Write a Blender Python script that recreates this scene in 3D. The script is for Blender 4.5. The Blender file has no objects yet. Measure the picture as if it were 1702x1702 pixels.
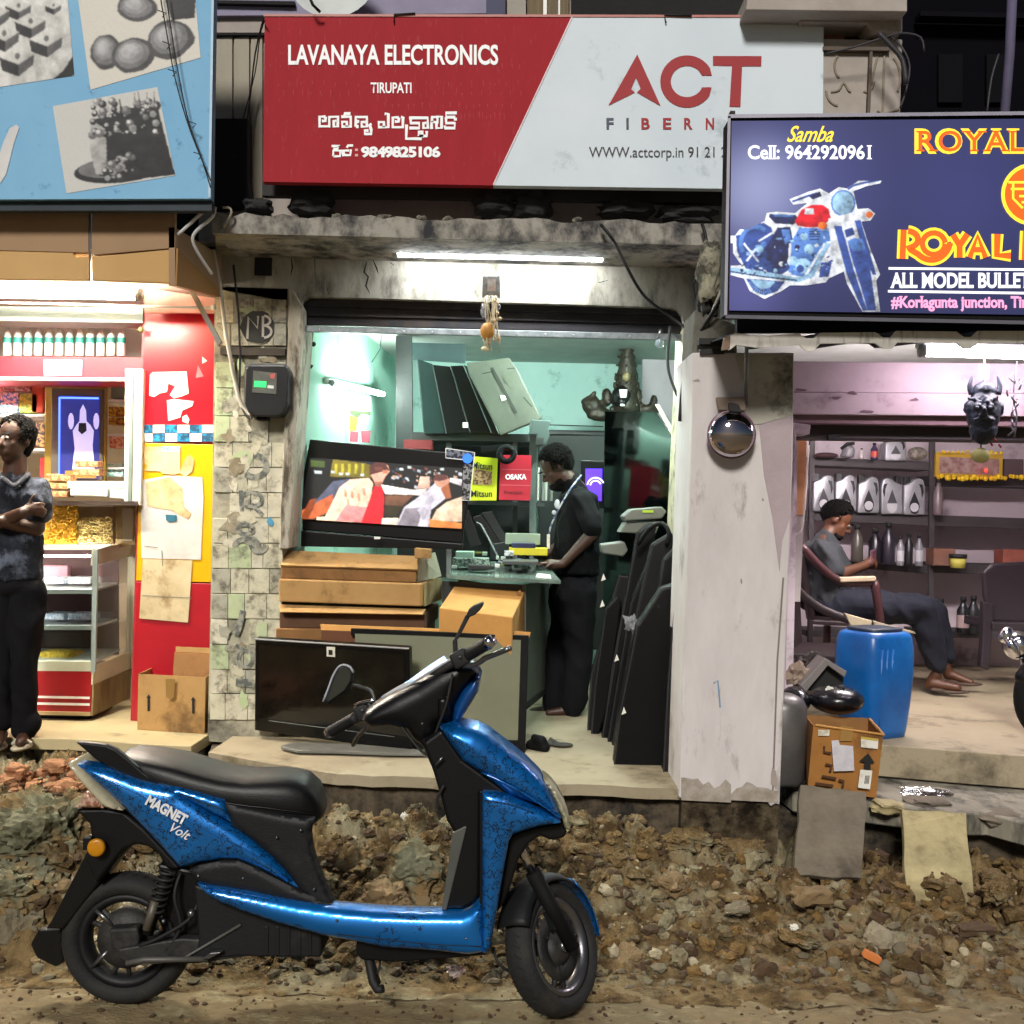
import bpy,bmesh,math,random
from mathutils import Vector,Matrix,noise
from mathutils.geometry import delaunay_2d_cdt,tessellate_polygon
random.seed(7)
PI=math.pi
scene=bpy.context.scene
COL=scene.collection
ROLL=math.radians(1.2)
FPX=1800.0
CAMZ=1.63
cam_d=bpy.data.cameras.new("camera")
cam_d.sensor_width=36.0
cam_d.lens=36.0*FPX/1702.0
cam_d.clip_end=500.0
cam_d.clip_start=0.05
cam=bpy.data.objects.new("camera",cam_d)
cam.location=(0,0,CAMZ)
COL.objects.link(cam)
cam.matrix_world=Matrix.Translation((0,0,CAMZ))@Matrix.Rotation(math.radians(90),4,'X')@Matrix.Rotation(ROLL,4,'Z')
scene.camera=cam
SUN_EL,SUN_AZ=math.radians(33),math.radians(190)
world=bpy.data.worlds.new("World")
scene.world=world
world.use_nodes=True
wn=world.node_tree.nodes
wl=world.node_tree.links
for n in list(wn):
 wn.remove(n)
sky=wn.new('ShaderNodeTexSky')
sky.sky_type='NISHITA'
sky.sun_disc=False
sky.sun_elevation=SUN_EL
sky.sun_rotation=SUN_AZ
bg=wn.new('ShaderNodeBackground')
bg.inputs['Strength'].default_value=0.009
wo=wn.new('ShaderNodeOutputWorld')
wl.new(sky.outputs['Color'],bg.inputs['Color'])
wl.new(bg.outputs['Background'],wo.inputs['Surface'])
sun_d=bpy.data.lights.new("sun",'SUN')
sun_d.energy=1.5
sun_d.angle=math.radians(11)
sun_d.color=(1.0,0.955,0.88)
sun=bpy.data.objects.new("sun",sun_d)
COL.objects.link(sun)
sd=Vector((math.sin(SUN_AZ)*math.cos(SUN_EL),math.cos(SUN_AZ)*math.cos(SUN_EL),math.sin(SUN_EL)))
sun.rotation_euler=sd.to_track_quat('Z','Y').to_euler()
sun.location=sd*20
scene.view_settings.view_transform='Standard'
scene.view_settings.look='None'
scene.view_settings.exposure=1.12
scene.view_settings.gamma=1.0
scene.view_settings.use_curve_mapping=False
scene.cycles.max_bounces=6
scene.cycles.transparent_max_bounces=12
scene.cycles.use_denoising=True
CR,SR=math.cos(ROLL),math.sin(ROLL)
def P(u,v,Y):
 """real place, at distance Y, of what the photograph shows at (u, v)"""
 dx,dy=(u-851)/FPX,(v-851)/FPX
 return Vector((Y*(dx*CR+dy*SR),Y,CAMZ-Y*(-dx*SR+dy*CR)))
def G(u,v,z):
 dx,dy=(u-851)/FPX,(v-851)/FPX
 d=-dx*SR+dy*CR
 Y=(CAMZ-z)/d
 return Vector((Y*(dx*CR+dy*SR),Y,z))
def PX(w,Y):
 return w*Y/FPX
MATS={}
def srgb(c):
 if isinstance(c,str):
  c=tuple(int(c[i:i+2],16)/255 for i in(0,2,4))
  return tuple((x/12.92 if x<=0.04045 else((x+0.055)/1.055)**2.4) for x in c)
 return tuple(c)
def M(name,col,rough=0.6,metal=0.0,col2=None,mix=0.5,scale=6.0,bump=0.0,bscale=40.0,spec=0.5,coat=0.0,emit=None,estr=0.0,trans=0.0,dirt=None,dirt_amt=0.4,dirt_scale=2.5,alpha=1.0,stretch=(1,1,1),rvar=0.0,sharp=0.12):
 if name in MATS:
  return MATS[name]
 m=bpy.data.materials.new(name)
 m.use_nodes=True
 nt=m.node_tree
 N,L=nt.nodes,nt.links
 b=N['Principled BSDF']
 c1=srgb(col)
 b.inputs['Roughness'].default_value=rough
 b.inputs['Metallic'].default_value=metal
 b.inputs['Specular IOR Level'].default_value=spec
 b.inputs['Coat Weight'].default_value=coat
 b.inputs['Coat Roughness'].default_value=0.08
 b.inputs['Transmission Weight'].default_value=trans
 b.inputs['Alpha'].default_value=alpha
 tc=N.new('ShaderNodeTexCoord')
 mp=N.new('ShaderNodeMapping')
 mp.inputs['Scale'].default_value=stretch
 L.new(tc.outputs['Object'],mp.inputs['Vector'])
 c2=srgb(col2) if col2 is not None else tuple(x*0.72 for x in c1)
 nz=N.new('ShaderNodeTexNoise')
 nz.inputs['Scale'].default_value=scale
 nz.inputs['Detail'].default_value=6
 nz.inputs['Roughness'].default_value=0.65
 L.new(mp.outputs['Vector'],nz.inputs['Vector'])
 rp=N.new('ShaderNodeMapRange')
 rp.inputs['From Min'].default_value=0.5-sharp
 rp.inputs['From Max'].default_value=0.5+sharp
 rp.inputs['To Min'].default_value=0.0
 rp.inputs['To Max'].default_value=mix
 L.new(nz.outputs['Fac'],rp.inputs['Value'])
 mx=N.new('ShaderNodeMix')
 mx.data_type='RGBA'
 mx.inputs[6].default_value=(*c1,1)
 mx.inputs[7].default_value=(*c2,1)
 L.new(rp.outputs['Result'],mx.inputs[0])
 out=mx.outputs[2]
 if dirt is not None:
  nz2=N.new('ShaderNodeTexNoise')
  nz2.inputs['Scale'].default_value=dirt_scale
  nz2.inputs['Detail'].default_value=8
  nz2.inputs['Roughness'].default_value=0.7
  L.new(mp.outputs['Vector'],nz2.inputs['Vector'])
  r2=N.new('ShaderNodeMapRange')
  r2.inputs['From Min'].default_value=0.62-dirt_amt*0.35
  r2.inputs['From Max'].default_value=0.72-dirt_amt*0.2
  L.new(nz2.outputs['Fac'],r2.inputs['Value'])
  m2=N.new('ShaderNodeMix')
  m2.data_type='RGBA'
  m2.inputs[7].default_value=(*srgb(dirt),1)
  L.new(out,m2.inputs[6])
  L.new(r2.outputs['Result'],m2.inputs[0])
  out=m2.outputs[2]
 L.new(out,b.inputs['Base Color'])
 if rvar:
  r3=N.new('ShaderNodeMapRange')
  r3.inputs['To Min'].default_value=max(0.0,rough-rvar)
  r3.inputs['To Max'].default_value=min(1.0,rough+rvar)
  L.new(nz.outputs['Fac'],r3.inputs['Value'])
  L.new(r3.outputs['Result'],b.inputs['Roughness'])
 if bump:
  nb=N.new('ShaderNodeTexNoise')
  nb.inputs['Scale'].default_value=bscale
  nb.inputs['Detail'].default_value=5
  L.new(mp.outputs['Vector'],nb.inputs['Vector'])
  bp=N.new('ShaderNodeBump')
  bp.inputs['Strength'].default_value=bump
  bp.inputs['Distance'].default_value=0.01
  L.new(nb.outputs['Fac'],bp.inputs['Height'])
  L.new(bp.outputs['Normal'],b.inputs['Normal'])
 if emit is not None:
  b.inputs['Emission Color'].default_value=(*srgb(emit),1)
  b.inputs['Emission Strength'].default_value=estr
 MATS[name]=m
 return m
def glow(name,col,s):
 return M(name,(0.02,0.02,0.02),rough=0.4,emit=col,estr=s,mix=0)
def obj(name,data,mat=None,parent=None,smooth=False,label=None):
 if isinstance(data,bmesh.types.BMesh):
  bm=data
  bmesh.ops.recalc_face_normals(bm,faces=bm.faces)
  me=bpy.data.meshes.new(name)
  bm.to_mesh(me)
  bm.free()
 else:
  me=data
 if smooth:
  for p in me.polygons:
   p.use_smooth=True
 if mat is not None and not me.materials:
  me.materials.append(mat)
 o=bpy.data.objects.new(name,me)
 COL.objects.link(o)
 if parent is not None:
  o.parent=parent
 if label:
  o['label']=label
 return o
def thing(name,label,cat,group=None):
 o=bpy.data.objects.new(name,None)
 o.empty_display_size=0.05
 COL.objects.link(o)
 return tag(o,label,cat,group)
def tag(o,label,cat,group=None,kind=None):
 o['label']=label
 o['category']=cat
 if group:
  o['group']=group
 if kind:
  o['kind']=kind
 return o
def struct(o):
 o['kind']='structure'
 return o
def B():
 return bmesh.new()
def add_box(bm,x0,x1,y0,y1,z0,z1,mtx=None):
 vs=[bm.verts.new(p) for p in((x0,y0,z0),(x1,y0,z0),(x1,y1,z0),(x0,y1,z0),(x0,y0,z1),(x1,y0,z1),(x1,y1,z1),(x0,y1,z1))]
 for f in((0,1,5,4),(1,2,6,5),(2,3,7,6),(3,0,4,7),(4,5,6,7),(3,2,1,0)):
  bm.faces.new([vs[i] for i in f])
 if mtx is not None:
  for v in vs:
   v.co=mtx@v.co
 return vs
def add_prism(bm,pts,dvec):
 """closed outline of 3D points pushed along dvec"""
 a=[bm.verts.new(p) for p in pts]
 b=[bm.verts.new(Vector(p)+Vector(dvec)) for p in pts]
 n=len(a)
 if n<=4:
  bm.faces.new(a)
  bm.faces.new(b[::-1])
 else:
  for t in tessellate_polygon([[Vector(p) for p in pts]]):
   try:
    bm.faces.new([a[i] for i in t])
    bm.faces.new([b[i] for i in reversed(t)])
   except ValueError:
    pass
 for i in range(n):
  j=(i+1)%n
  try:
   bm.faces.new((a[i],b[i],b[j],a[j]))
  except ValueError:
   pass
 return a,b
def bevel(bm,w,seg=2,ang=30):
 bmesh.ops.remove_doubles(bm,verts=bm.verts,dist=1e-6)
 bmesh.ops.recalc_face_normals(bm,faces=bm.faces)
 bmesh.ops.dissolve_limit(bm,angle_limit=0.01,verts=bm.verts,edges=bm.edges)
 es=[e for e in bm.edges if len(e.link_faces)==2 and e.calc_face_angle(0)>math.radians(ang)]
 if es and w>0:
  bmesh.ops.bevel(bm,geom=es,offset=w,segments=seg,affect='EDGES',clamp_overlap=True,profile=0.5)
def pslab(name,px,Y,d,mat,parent=None,bev=0.0,seg=2,smooth=False,label=None,dv=None):
 """outline given where the photograph shows it, on the plane Y, with its own thickness d"""
 bm=B()
 add_prism(bm,[P(u,v,Y) for u,v in px],dv if dv is not None else(0,d,0))
 if bev:
  bevel(bm,bev,seg)
 return obj(name,bm,mat,parent,smooth,label)
def rect(u0,v0,u1,v1):
 return[(u0,v0),(u1,v0),(u1,v1),(u0,v1)]
def pbox(name,u0,v0,u1,v1,Y,d,mat,parent=None,bev=0.0,label=None,seg=2,smooth=False):
 """upright box whose front is where the photograph shows it"""
 a,c=P((u0+u1)/2,v0,Y),P((u0+u1)/2,v1,Y)
 l,r=P(u0,(v0+v1)/2,Y),P(u1,(v0+v1)/2,Y)
 bm=B()
 add_box(bm,l.x,r.x,Y,Y+d,c.z,a.z)
 if bev:
  bevel(bm,bev,seg)
 return obj(name,bm,mat,parent,smooth,label)
def flat(name,px,Y,mat,parent=None,label=None):
 bm=B()
 pts=[P(u,v,Y) for u,v in px]
 vs=[bm.verts.new(p) for p in pts]
 if len(vs)<=4:
  bm.faces.new(vs)
 else:
  for t in tessellate_polygon([pts]):
   try:
    bm.faces.new([vs[i] for i in t])
   except ValueError:
    pass
 o=obj(name,bm,mat,parent,False,label)
 return o
def blob_px(cx,cy,rx,ry,n=14,jit=0.0,seed=0,rot=0.0):
 r=random.Random(seed)
 out=[]
 for i in range(n):
  a=2*PI*i/n
  k=1+jit*(r.random()-0.5)*2
  x,y=rx*k*math.cos(a),ry*k*math.sin(a)
  out.append((cx+x*math.cos(rot)-y*math.sin(rot),cy+x*math.sin(rot)+y*math.cos(rot)))
 return out
def add_tube(bm,pts,r,n=8,closed=False,flatx=1.0):
 pts=[Vector(p) for p in pts]
 rs=r if isinstance(r,(list,tuple)) else[r]*len(pts)
 rings=[]
 up=Vector((0,0,1))
 prev=None
 for i,p in enumerate(pts):
  if closed:
   t=pts[(i+1)%len(pts)]-pts[i-1]
  else:
   t=pts[min(i+1,len(pts)-1)]-pts[max(i-1,0)]
  if t.length<1e-9:
   t=Vector((1,0,0))
  t.normalize()
  if prev is None:
   a=up if abs(t.z)<0.9 else Vector((1,0,0))
   s=t.cross(a).normalized()
  else:
   s=prev-t*prev.dot(t)
   s=s.normalized() if s.length>1e-6 else t.cross(Vector((1,0,0))).normalized()
  prev=s
  q=t.cross(s)
  rings.append([bm.verts.new(p+(s*math.cos(2*PI*k/n)*flatx+q*math.sin(2*PI*k/n))*rs[i]) for k in range(n)])
 m=len(rings)
 for i in range(m if closed else m-1):
  A,Bq=rings[i],rings[(i+1)%m]
  for k in range(n):
   bm.faces.new((A[k],A[(k+1)%n],Bq[(k+1)%n],Bq[k]))
 if not closed:
  bm.faces.new(rings[0][::-1])
  bm.faces.new(rings[-1])
def smooth_path(pts,k=4):
 pts=[Vector(p) for p in pts]
 out=[]
 for i in range(len(pts)-1):
  p0,p1,p2,p3=pts[max(i-1,0)],pts[i],pts[i+1],pts[min(i+2,len(pts)-1)]
  for j in range(k):
   t=j/k
   out.append(0.5*((2*p1)+(p2-p0)*t+(2*p0-5*p1+4*p2-p3)*t*t+(3*p1-p0-3*p2+p3)*t**3))
 out.append(pts[-1])
 return out
def tube(name,pts,r,mat,parent=None,n=8,k=0,label=None):
 bm=B()
 add_tube(bm,smooth_path(pts,k) if k else pts,r,n)
 return obj(name,bm,mat,parent,True,label)
def ptube(name,px,r,mat,parent=None,n=8,k=0,Y=None,label=None):
 """px: list of (u, v) with Y, or (u, v, Y)"""
 pts=[P(p[0],p[1],p[2] if len(p)>2 else Y) for p in px]
 return tube(name,pts,r,mat,parent,n,k,label)
def add_lathe(bm,prof,n=24,mtx=None,cap=True):
 """prof: list of (r, z)"""
 rings=[]
 for r,z in prof:
  ring=[bm.verts.new(((mtx or Matrix())@Vector((r*math.cos(2*PI*i/n),r*math.sin(2*PI*i/n),z)))) for i in range(n)]
  rings.append(ring)
 for a,b in zip(rings,rings[1:]):
  for i in range(n):
   j=(i+1)%n
   bm.faces.new((a[i],a[j],b[j],b[i]))
 if cap:
  bm.faces.new(rings[0][::-1])
  bm.faces.new(rings[-1])
def lathe(name,prof,mat,parent=None,n=24,mtx=None,smooth=True,label=None,cap=True):
 bm=B()
 add_lathe(bm,prof,n,mtx,cap)
 return obj(name,bm,mat,parent,smooth,label)
def add_ball(bm,c,r,mtx=None,seg=12):
 rr=r if isinstance(r,(tuple,list)) else(r,r,r)
 m=Matrix.Translation(c)@(mtx or Matrix())@Matrix.Diagonal((*rr,1))
 bmesh.ops.create_uvsphere(bm,u_segments=seg,v_segments=max(6,seg*2//3),radius=1,matrix=m)
def ball(name,c,r,mat,parent=None,seg=16,mtx=None,label=None):
 bm=B()
 add_ball(bm,c,r,mtx,seg)
 return obj(name,bm,mat,parent,True,label)
def ribbon_pts(pts,w):
 """flat ribbon outline pieces along a 2D px path"""
 L,R=[],[]
 n=len(pts)
 for i in range(n):
  x0,y0=pts[max(i-1,0)]
  x1,y1=pts[min(i+1,n-1)]
  dx,dy=x1-x0,y1-y0
  d=math.hypot(dx,dy) or 1
  ww=w[i] if isinstance(w,(list,tuple)) else w
  L.append((pts[i][0]-dy/d*ww/2,pts[i][1]+dx/d*ww/2))
  R.append((pts[i][0]+dy/d*ww/2,pts[i][1]-dx/d*ww/2))
 return L,R
def add_ribbon(bm,pts,w,Y):
 L,R=ribbon_pts(pts,w)
 a=[bm.verts.new(P(u,v,Y)) for u,v in L]
 b=[bm.verts.new(P(u,v,Y)) for u,v in R]
 for i in range(len(a)-1):
  bm.faces.new((a[i],a[i+1],b[i+1],b[i]))
def ribbons(name,paths,w,Y,mat,parent=None,label=None):
 """printed or painted line work"""
 bm=B()
 for i,p in enumerate(paths):
  add_ribbon(bm,p,w,Y-0.00004*i)
 return obj(name,bm,mat,parent,False,label)
def text_mesh(s,offset=0.0,shear=0.0,spacing=1.0):
 cu=bpy.data.curves.new("t",'FONT')
 cu.body=s
 cu.size=1.0
 cu.offset=offset
 cu.shear=shear
 cu.space_character=spacing
 cu.resolution_u=4
 o=bpy.data.objects.new("t",cu)
 COL.objects.link(o)
 dg=bpy.context.evaluated_depsgraph_get()
 me=bpy.data.meshes.new_from_object(o.evaluated_get(dg))
 COL.objects.unlink(o)
 bpy.data.objects.remove(o)
 me.materials.clear()
 return me
def text(name,s,u0,v0,u1,v1,Y,mat,parent=None,bold=0.0,shear=0.0,ang=0.0,spacing=1.0,serif=0.0,label=None,remap=None):
 """print s so that its outline fills the box (u0,v0)-(u1,v1), turned by ang about the lower left corner"""
 me=text_mesh(s,bold,shear,spacing)
 if serif:
  bm=bmesh.new()
  bm.from_mesh(me)
  add_serifs(bm,s,serif,spacing)
  bm.to_mesh(me)
  bm.free()
 xs=[v.co.x for v in me.vertices]
 ys=[v.co.y for v in me.vertices]
 x0,x1,y0,y1=min(xs),max(xs),min(ys),max(ys)
 ca,sa=math.cos(ang),math.sin(ang)
 for v in me.vertices:
  a=(v.co.x-x0)/(x1-x0)*(u1-u0)
  b=(v.co.y-y0)/(y1-y0)*(v1-v0)
  uu,vv=u0+a*ca+b*sa,v1+a*sa-b*ca
  v.co=remap(uu,vv) if remap else P(uu,vv,Y)
 return obj(name,me,mat,parent,False,label)
SERIF_W={}
def add_serifs(bm,s,k,spacing):
 """slab feet on the stems: found where outline touches baseline or top with a short flat edge"""
 bm.verts.ensure_lookup_table()
 ys=[v.co.y for v in bm.verts]
 ymax,ymin,ymid=max(ys),0.0,0.7*max(ys)
 done=[]
 for e in list(bm.edges):
  a,b=e.verts[0].co,e.verts[1].co
  if len(e.link_faces)==1 and abs(a.y-b.y)<0.004 and 0.05<abs(a.x-b.x)<0.2:
   y=a.y
   if min(abs(y-ly) for ly in(ymin,ymax,ymid))>0.03:
    continue
   x0,x1=min(a.x,b.x),max(a.x,b.x)
   f=e.link_faces[0]
   cy=f.calc_center_median().y
   up=cy>y
   h=0.055
   w=0.07*k
   if up:
    q=((x0-w,y),(x1+w,y),(x1+w,y+h),(x0-w,y+h))
   else:
    q=((x0-w,y-h),(x1+w,y-h),(x1+w,y),(x0-w,y))
   done.append(q)
 for q in done:
  bm.faces.new([bm.verts.new((x,y,0.002)) for x,y in q])
def pillow(outline,Y,depth,bulge,R,mat,name,parent,mirror=None,step=0.012,label=None,curve=None):
 """moulded body panel: outline where the photograph shows it, domed towards the viewer, with real depth behind.
    mirror = mid-plane Y of the vehicle; the same panel is built on its far side."""
 pts=[P(u,v,Y) for u,v in outline]
 P2=[Vector((p.x,p.z)) for p in pts]
 res=[]
 n=len(P2)
 for i in range(n):
  a,b=P2[i],P2[(i+1)%n]
  k=max(1,int((b-a).length/step))
  for j in range(k):
   res.append(a.lerp(b,j/k))
 n=len(res)
 xs=[p.x for p in res]
 zs=[p.y for p in res]
 inner=[]
 def dist_edge(p):
  d=1e9
  for i in range(len(P2)):
   a,b=P2[i],P2[(i+1)%len(P2)]
   ab=b-a
   t=max(0,min(1,(p-a).dot(ab)/(ab.dot(ab) or 1)))
   d=min(d,(p-a-ab*t).length)
  return d
 def inside(p):
  c=False
  for i in range(len(P2)):
   a,b=P2[i],P2[(i+1)%len(P2)]
   if(a.y>p.y)!=(b.y>p.y) and p.x<(b.x-a.x)*(p.y-a.y)/(b.y-a.y)+a.x:
    c=not c
  return c
 x=min(xs)
 row=0
 while x<max(xs):
  z=min(zs)+(step/2 if row%2 else 0)
  while z<max(zs):
   q=Vector((x,z))
   if inside(q) and dist_edge(q)>step*0.55:
    inner.append(q)
   z+=step
  x+=step*0.87
  row+=1
 allp=res+inner
 vo,eo,fo,*_=delaunay_2d_cdt(allp,[(i,(i+1)%n) for i in range(n)],[],1,1e-7)
 bm=B()
 def yy(p):
  d=min(dist_edge(p)/R,1.0)
  c=curve(p) if curve else 0.0
  return Y+c-bulge*math.sqrt(max(0.0,1-(1-d)**2))
 front=[bm.verts.new((p.x,yy(p),p.y)) for p in vo]
 for f in fo:
  try:
   bm.faces.new([front[i] for i in f])
  except ValueError:
   pass
 bnd=[e for e in bm.edges if len(e.link_faces)==1]
 r=bmesh.ops.extrude_edge_only(bm,edges=bnd)
 for g in r['geom']:
  if isinstance(g,bmesh.types.BMVert):
   g.co.y+=depth
 bmesh.ops.recalc_face_normals(bm,faces=bm.faces)
 def done():
  me=bpy.data.meshes.new(name)
  bm.to_mesh(me)
  for p in me.polygons:
   p.use_smooth=True
  me.set_sharp_from_angle(angle=math.radians(50))
  return obj(name,me,mat,parent,False,label)
 o=done()
 if mirror is not None:
  for v in bm.verts:
   v.co.y=2*mirror-v.co.y
   v.co.z-=LEAN*(v.co.y-mirror+0.17)
   v.co.x-=0.20*(v.co.y-mirror+0.17)
  bmesh.ops.reverse_faces(bm,faces=bm.faces)
  done()
 bm.free()
 return o
LEAN=0.30
def loft(name,stations,mat,parent=None,n=20,e=2.6,label=None):
 """stations: (point, up half, side half, up vector, side vector) -> closed body along a spine"""
 bm=B()
 rings=[]
 for c,hu,hs,uv,sv in stations:
  ring=[]
  for i in range(n):
   a=2*PI*i/n
   ca,sa=math.cos(a),math.sin(a)
   x=math.copysign(abs(ca)**(2/e),ca)*hs
   y=math.copysign(abs(sa)**(2/e),sa)*hu
   ring.append(bm.verts.new(Vector(c)+Vector(sv)*x+Vector(uv)*y))
  rings.append(ring)
 for a,b in zip(rings,rings[1:]):
  for i in range(n):
   bm.faces.new((a[i],a[(i+1)%n],b[(i+1)%n],b[i]))
 bm.faces.new(rings[0][::-1])
 bm.faces.new(rings[-1])
 return obj(name,bm,mat,parent,True,label)
def xloft(name,tb,Yc,mat,parent=None,e=2.8,n=22,label=None):
 """tb: (u_top, v_top, u_bottom, v_bottom, half width) at the mid-plane Yc of a vehicle"""
 st=[]
 for ut,vt,ub,vb,hw in tb:
  a,b=P(ut,vt,Yc),P(ub,vb,Yc)
  c=(a+b)/2
  up=(a-b)
  h=up.length/2
  st.append((c,h,hw,up.normalized(),Vector((0,1,0))))
 return loft(name,st,mat,parent,n,e,label)
def skin(name,caps,mat,parent=None,voxel=0.01,iters=4,label=None,rough=0.0,rscale=12,seed=0,fold=False):
 """one continuous surface over tapered limbs: caps = (p0, r0, p1, r1) or (centre, (rx, ry, rz)[, matrix])"""
 bm=B()
 for c in caps:
  if len(c)==4 and not isinstance(c[1],(tuple,list)):
   p0,r0,p1,r1=Vector(c[0]),c[1],Vector(c[2]),c[3]
   add_ball(bm,p0,r0,seg=14)
   add_ball(bm,p1,r1,seg=14)
   if(p1-p0).length>1e-4:
    add_tube(bm,[p0,p0.lerp(p1,0.5),p1],[r0,(r0+r1)/2,r1],14)
  else:
   add_ball(bm,Vector(c[0]),c[1],c[2] if len(c)>2 else None,seg=18)
 bmesh.ops.recalc_face_normals(bm,faces=bm.faces)
 me=bpy.data.meshes.new("tmp")
 bm.to_mesh(me)
 bm.free()
 o=bpy.data.objects.new("tmp",me)
 COL.objects.link(o)
 md=o.modifiers.new("r",'REMESH')
 md.mode='VOXEL'
 md.voxel_size=voxel
 if iters:
  ms=o.modifiers.new("s",'SMOOTH')
  ms.factor=0.5
  ms.iterations=iters
 dg=bpy.context.evaluated_depsgraph_get()
 me2=bpy.data.meshes.new_from_object(o.evaluated_get(dg))
 me2.name=name
 bpy.data.objects.remove(o)
 bpy.data.meshes.remove(me)
 if rough:
  for v,nn in[(v,v.normal.copy()) for v in me2.vertices]:
   q=v.co*rscale+Vector((seed,0,0))
   if fold:
    q=Vector((q.x+q.z*0.5,q.y,q.z*0.5))
    v.co+=nn*rough*(0.9-2.4*abs(noise.noise(q))+0.4*noise.noise(q*2.6))
   else:
    v.co+=nn*rough*(noise.noise(q)+0.5*noise.noise(q*2.3))
 me2.materials.clear()
 return obj(name,me2,mat,parent,True,label)
import numpy as np
def painting(name,corner,W_,H_,shapes,parent,s,emit,base,noise_amt=0.10,blur=1,shade=0.35,spec=0.4,seed=1):
 """a printed or shown picture: shapes rasterised in code and carried as vertex colours.
    corner(a, b) -> place, a and b in 0..1 from the top left; shapes = (outline in 0..1, colour, strength)"""
 rg=np.random.RandomState(seed)
 yy,xx=np.mgrid[0:H_,0:W_]
 X=(xx+0.5)/W_
 Y_=(yy+0.5)/H_
 img=np.zeros((H_,W_,3))
 img[:]=srgb(base)
 def cloud(n):
  g=rg.rand(H_//n+3,W_//n+3)
  fy,fx=yy/n,xx/n
  iy,ix=fy.astype(int),fx.astype(int)
  ty,tx=fy-iy,fx-ix
  ty,tx=ty*ty*(3-2*ty),tx*tx*(3-2*tx)
  return(g[iy,ix]*(1-ty)*(1-tx)+g[iy+1,ix]*ty*(1-tx)+g[iy,ix+1]*(1-ty)*tx+g[iy+1,ix+1]*ty*tx)
 cl=cloud(12)*0.5+cloud(5)*0.3+cloud(2)*0.2
 for pts,c,k in shapes:
  p=np.array(pts)
  if callable(c):
   pass
  ins=np.zeros((H_,W_),bool)
  n=len(p)
  for i in range(n):
   x0,y0=p[i]
   x1,y1=p[(i+1)%n]
   if y0==y1:
    continue
   cond=((y0>Y_)!=(y1>Y_))&(X<(x1-x0)*(Y_-y0)/(y1-y0)+x0)
   ins^=cond
  if not ins.any():
   continue
  bx0,bx1,by0,by1=p[:,0].min(),p[:,0].max(),p[:,1].min(),p[:,1].max()
  gr=1+shade*(0.5-0.6*(X-bx0)/(bx1-bx0+1e-6)-0.5*(Y_-by0)/(by1-by0+1e-6)+0.9*(cl-0.5)*2)
  col=np.array(srgb(c))*k
  img[ins]=(col[None,:]*np.clip(gr[ins],0.15,2.2)[:,None])
 for _ in range(blur):
  q=np.pad(img,((1,1),(1,1),(0,0)),'edge')
  img=(q[1:-1,1:-1]*4+q[:-2,1:-1]*2+q[2:,1:-1]*2+q[1:-1,:-2]*2+q[1:-1,2:]*2+q[:-2,:-2]+q[2:,2:]+q[:-2,2:]+q[2:,:-2])/16
 img*=(1+noise_amt*(rg.rand(H_,W_,1)-0.5)*2)
 img=np.clip(img,0,1.5)
 vs=[corner((i+0.5)/W_,(j+0.5)/H_) for j in range(H_) for i in range(W_)]
 fs=[(j*W_+i,j*W_+i+1,(j+1)*W_+i+1,(j+1)*W_+i) for j in range(H_-1) for i in range(W_-1)]
 me=bpy.data.meshes.new(name)
 me.from_pydata(vs,[],fs)
 at=me.color_attributes.new('print','FLOAT_COLOR','POINT')
 at.data.foreach_set('color',np.concatenate([img.reshape(-1,3),np.ones((H_*W_,1))],axis=1).astype(np.float32).ravel())
 m=M('print_'+name+str(seed),(0.1,0.1,0.1),0.5,mix=0,spec=spec)
 nt=m.node_tree
 a_=nt.nodes.new('ShaderNodeVertexColor')
 a_.layer_name='print'
 b_=nt.nodes['Principled BSDF']
 for l in list(b_.inputs['Base Color'].links):
  nt.links.remove(l)
 if emit:
  b_.inputs['Base Color'].default_value=(0.02,0.02,0.02,1)
  nt.links.new(a_.outputs['Color'],b_.inputs['Emission Color'])
  b_.inputs['Emission Strength'].default_value=s
 else:
  nt.links.new(a_.outputs['Color'],b_.inputs['Base Color'])
 return obj(name,me,m,parent)
def finish():
 """give every Empty and single mesh its origin at the base of the thing"""
 bpy.context.view_layer.update()
 kids={}
 for o in bpy.data.objects:
  if o.parent:
   kids.setdefault(o.parent,[]).append(o)
 def bounds(o,acc):
  if o.type=='MESH':
   for c in o.bound_box:
    acc.append(o.matrix_world@Vector(c))
  for k in kids.get(o,[]):
   bounds(k,acc)
 for o in list(bpy.data.objects):
  if o.parent or o.type not in{'EMPTY','MESH'}or o.get('kind')=='structure':
   continue
  acc=[]
  bounds(o,acc)
  if not acc:
   continue
  c=Vector(((min(p.x for p in acc)+max(p.x for p in acc))/2,(min(p.y for p in acc)+max(p.y for p in acc))/2,min(p.z for p in acc)))
  if o.type=='MESH':
   if o.data.users>1 or o.matrix_world!=Matrix():
    continue
   o.data.transform(Matrix.Translation(-c))
   o.location=c
   for k in kids.get(o,[]):
    k.matrix_parent_inverse=Matrix.Translation(-c)@k.matrix_parent_inverse
  else:
   if o.location.length>1e-6:
    continue
   o.location=c
   for k in kids.get(o,[]):
    k.matrix_parent_inverse=Matrix.Translation(-c)@k.matrix_parent_inverse
def copy_tree(o,parent=None):
 c=o.copy()
 COL.objects.link(c)
 if parent is not None:
  c.parent=parent
 for ch in[x for x in COL.objects if x.parent==o]:
  copy_tree(ch,c)
 return c
WHITE=M('white_paint','e8e8e6',0.5,mix=0.3,col2='cfcfca')
BLACKP=M('black_plastic','050506',0.35,spec=0.35,mix=0.4,col2='060607',bump=0.05,bscale=200)
BLACKM=M('black_matte','060607',0.75,spec=0.2,mix=0.5,col2='141414',bump=0.15,bscale=90)
SCREEN=M('dark_screen','060708',0.12,mix=0.2,spec=0.6)
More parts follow.
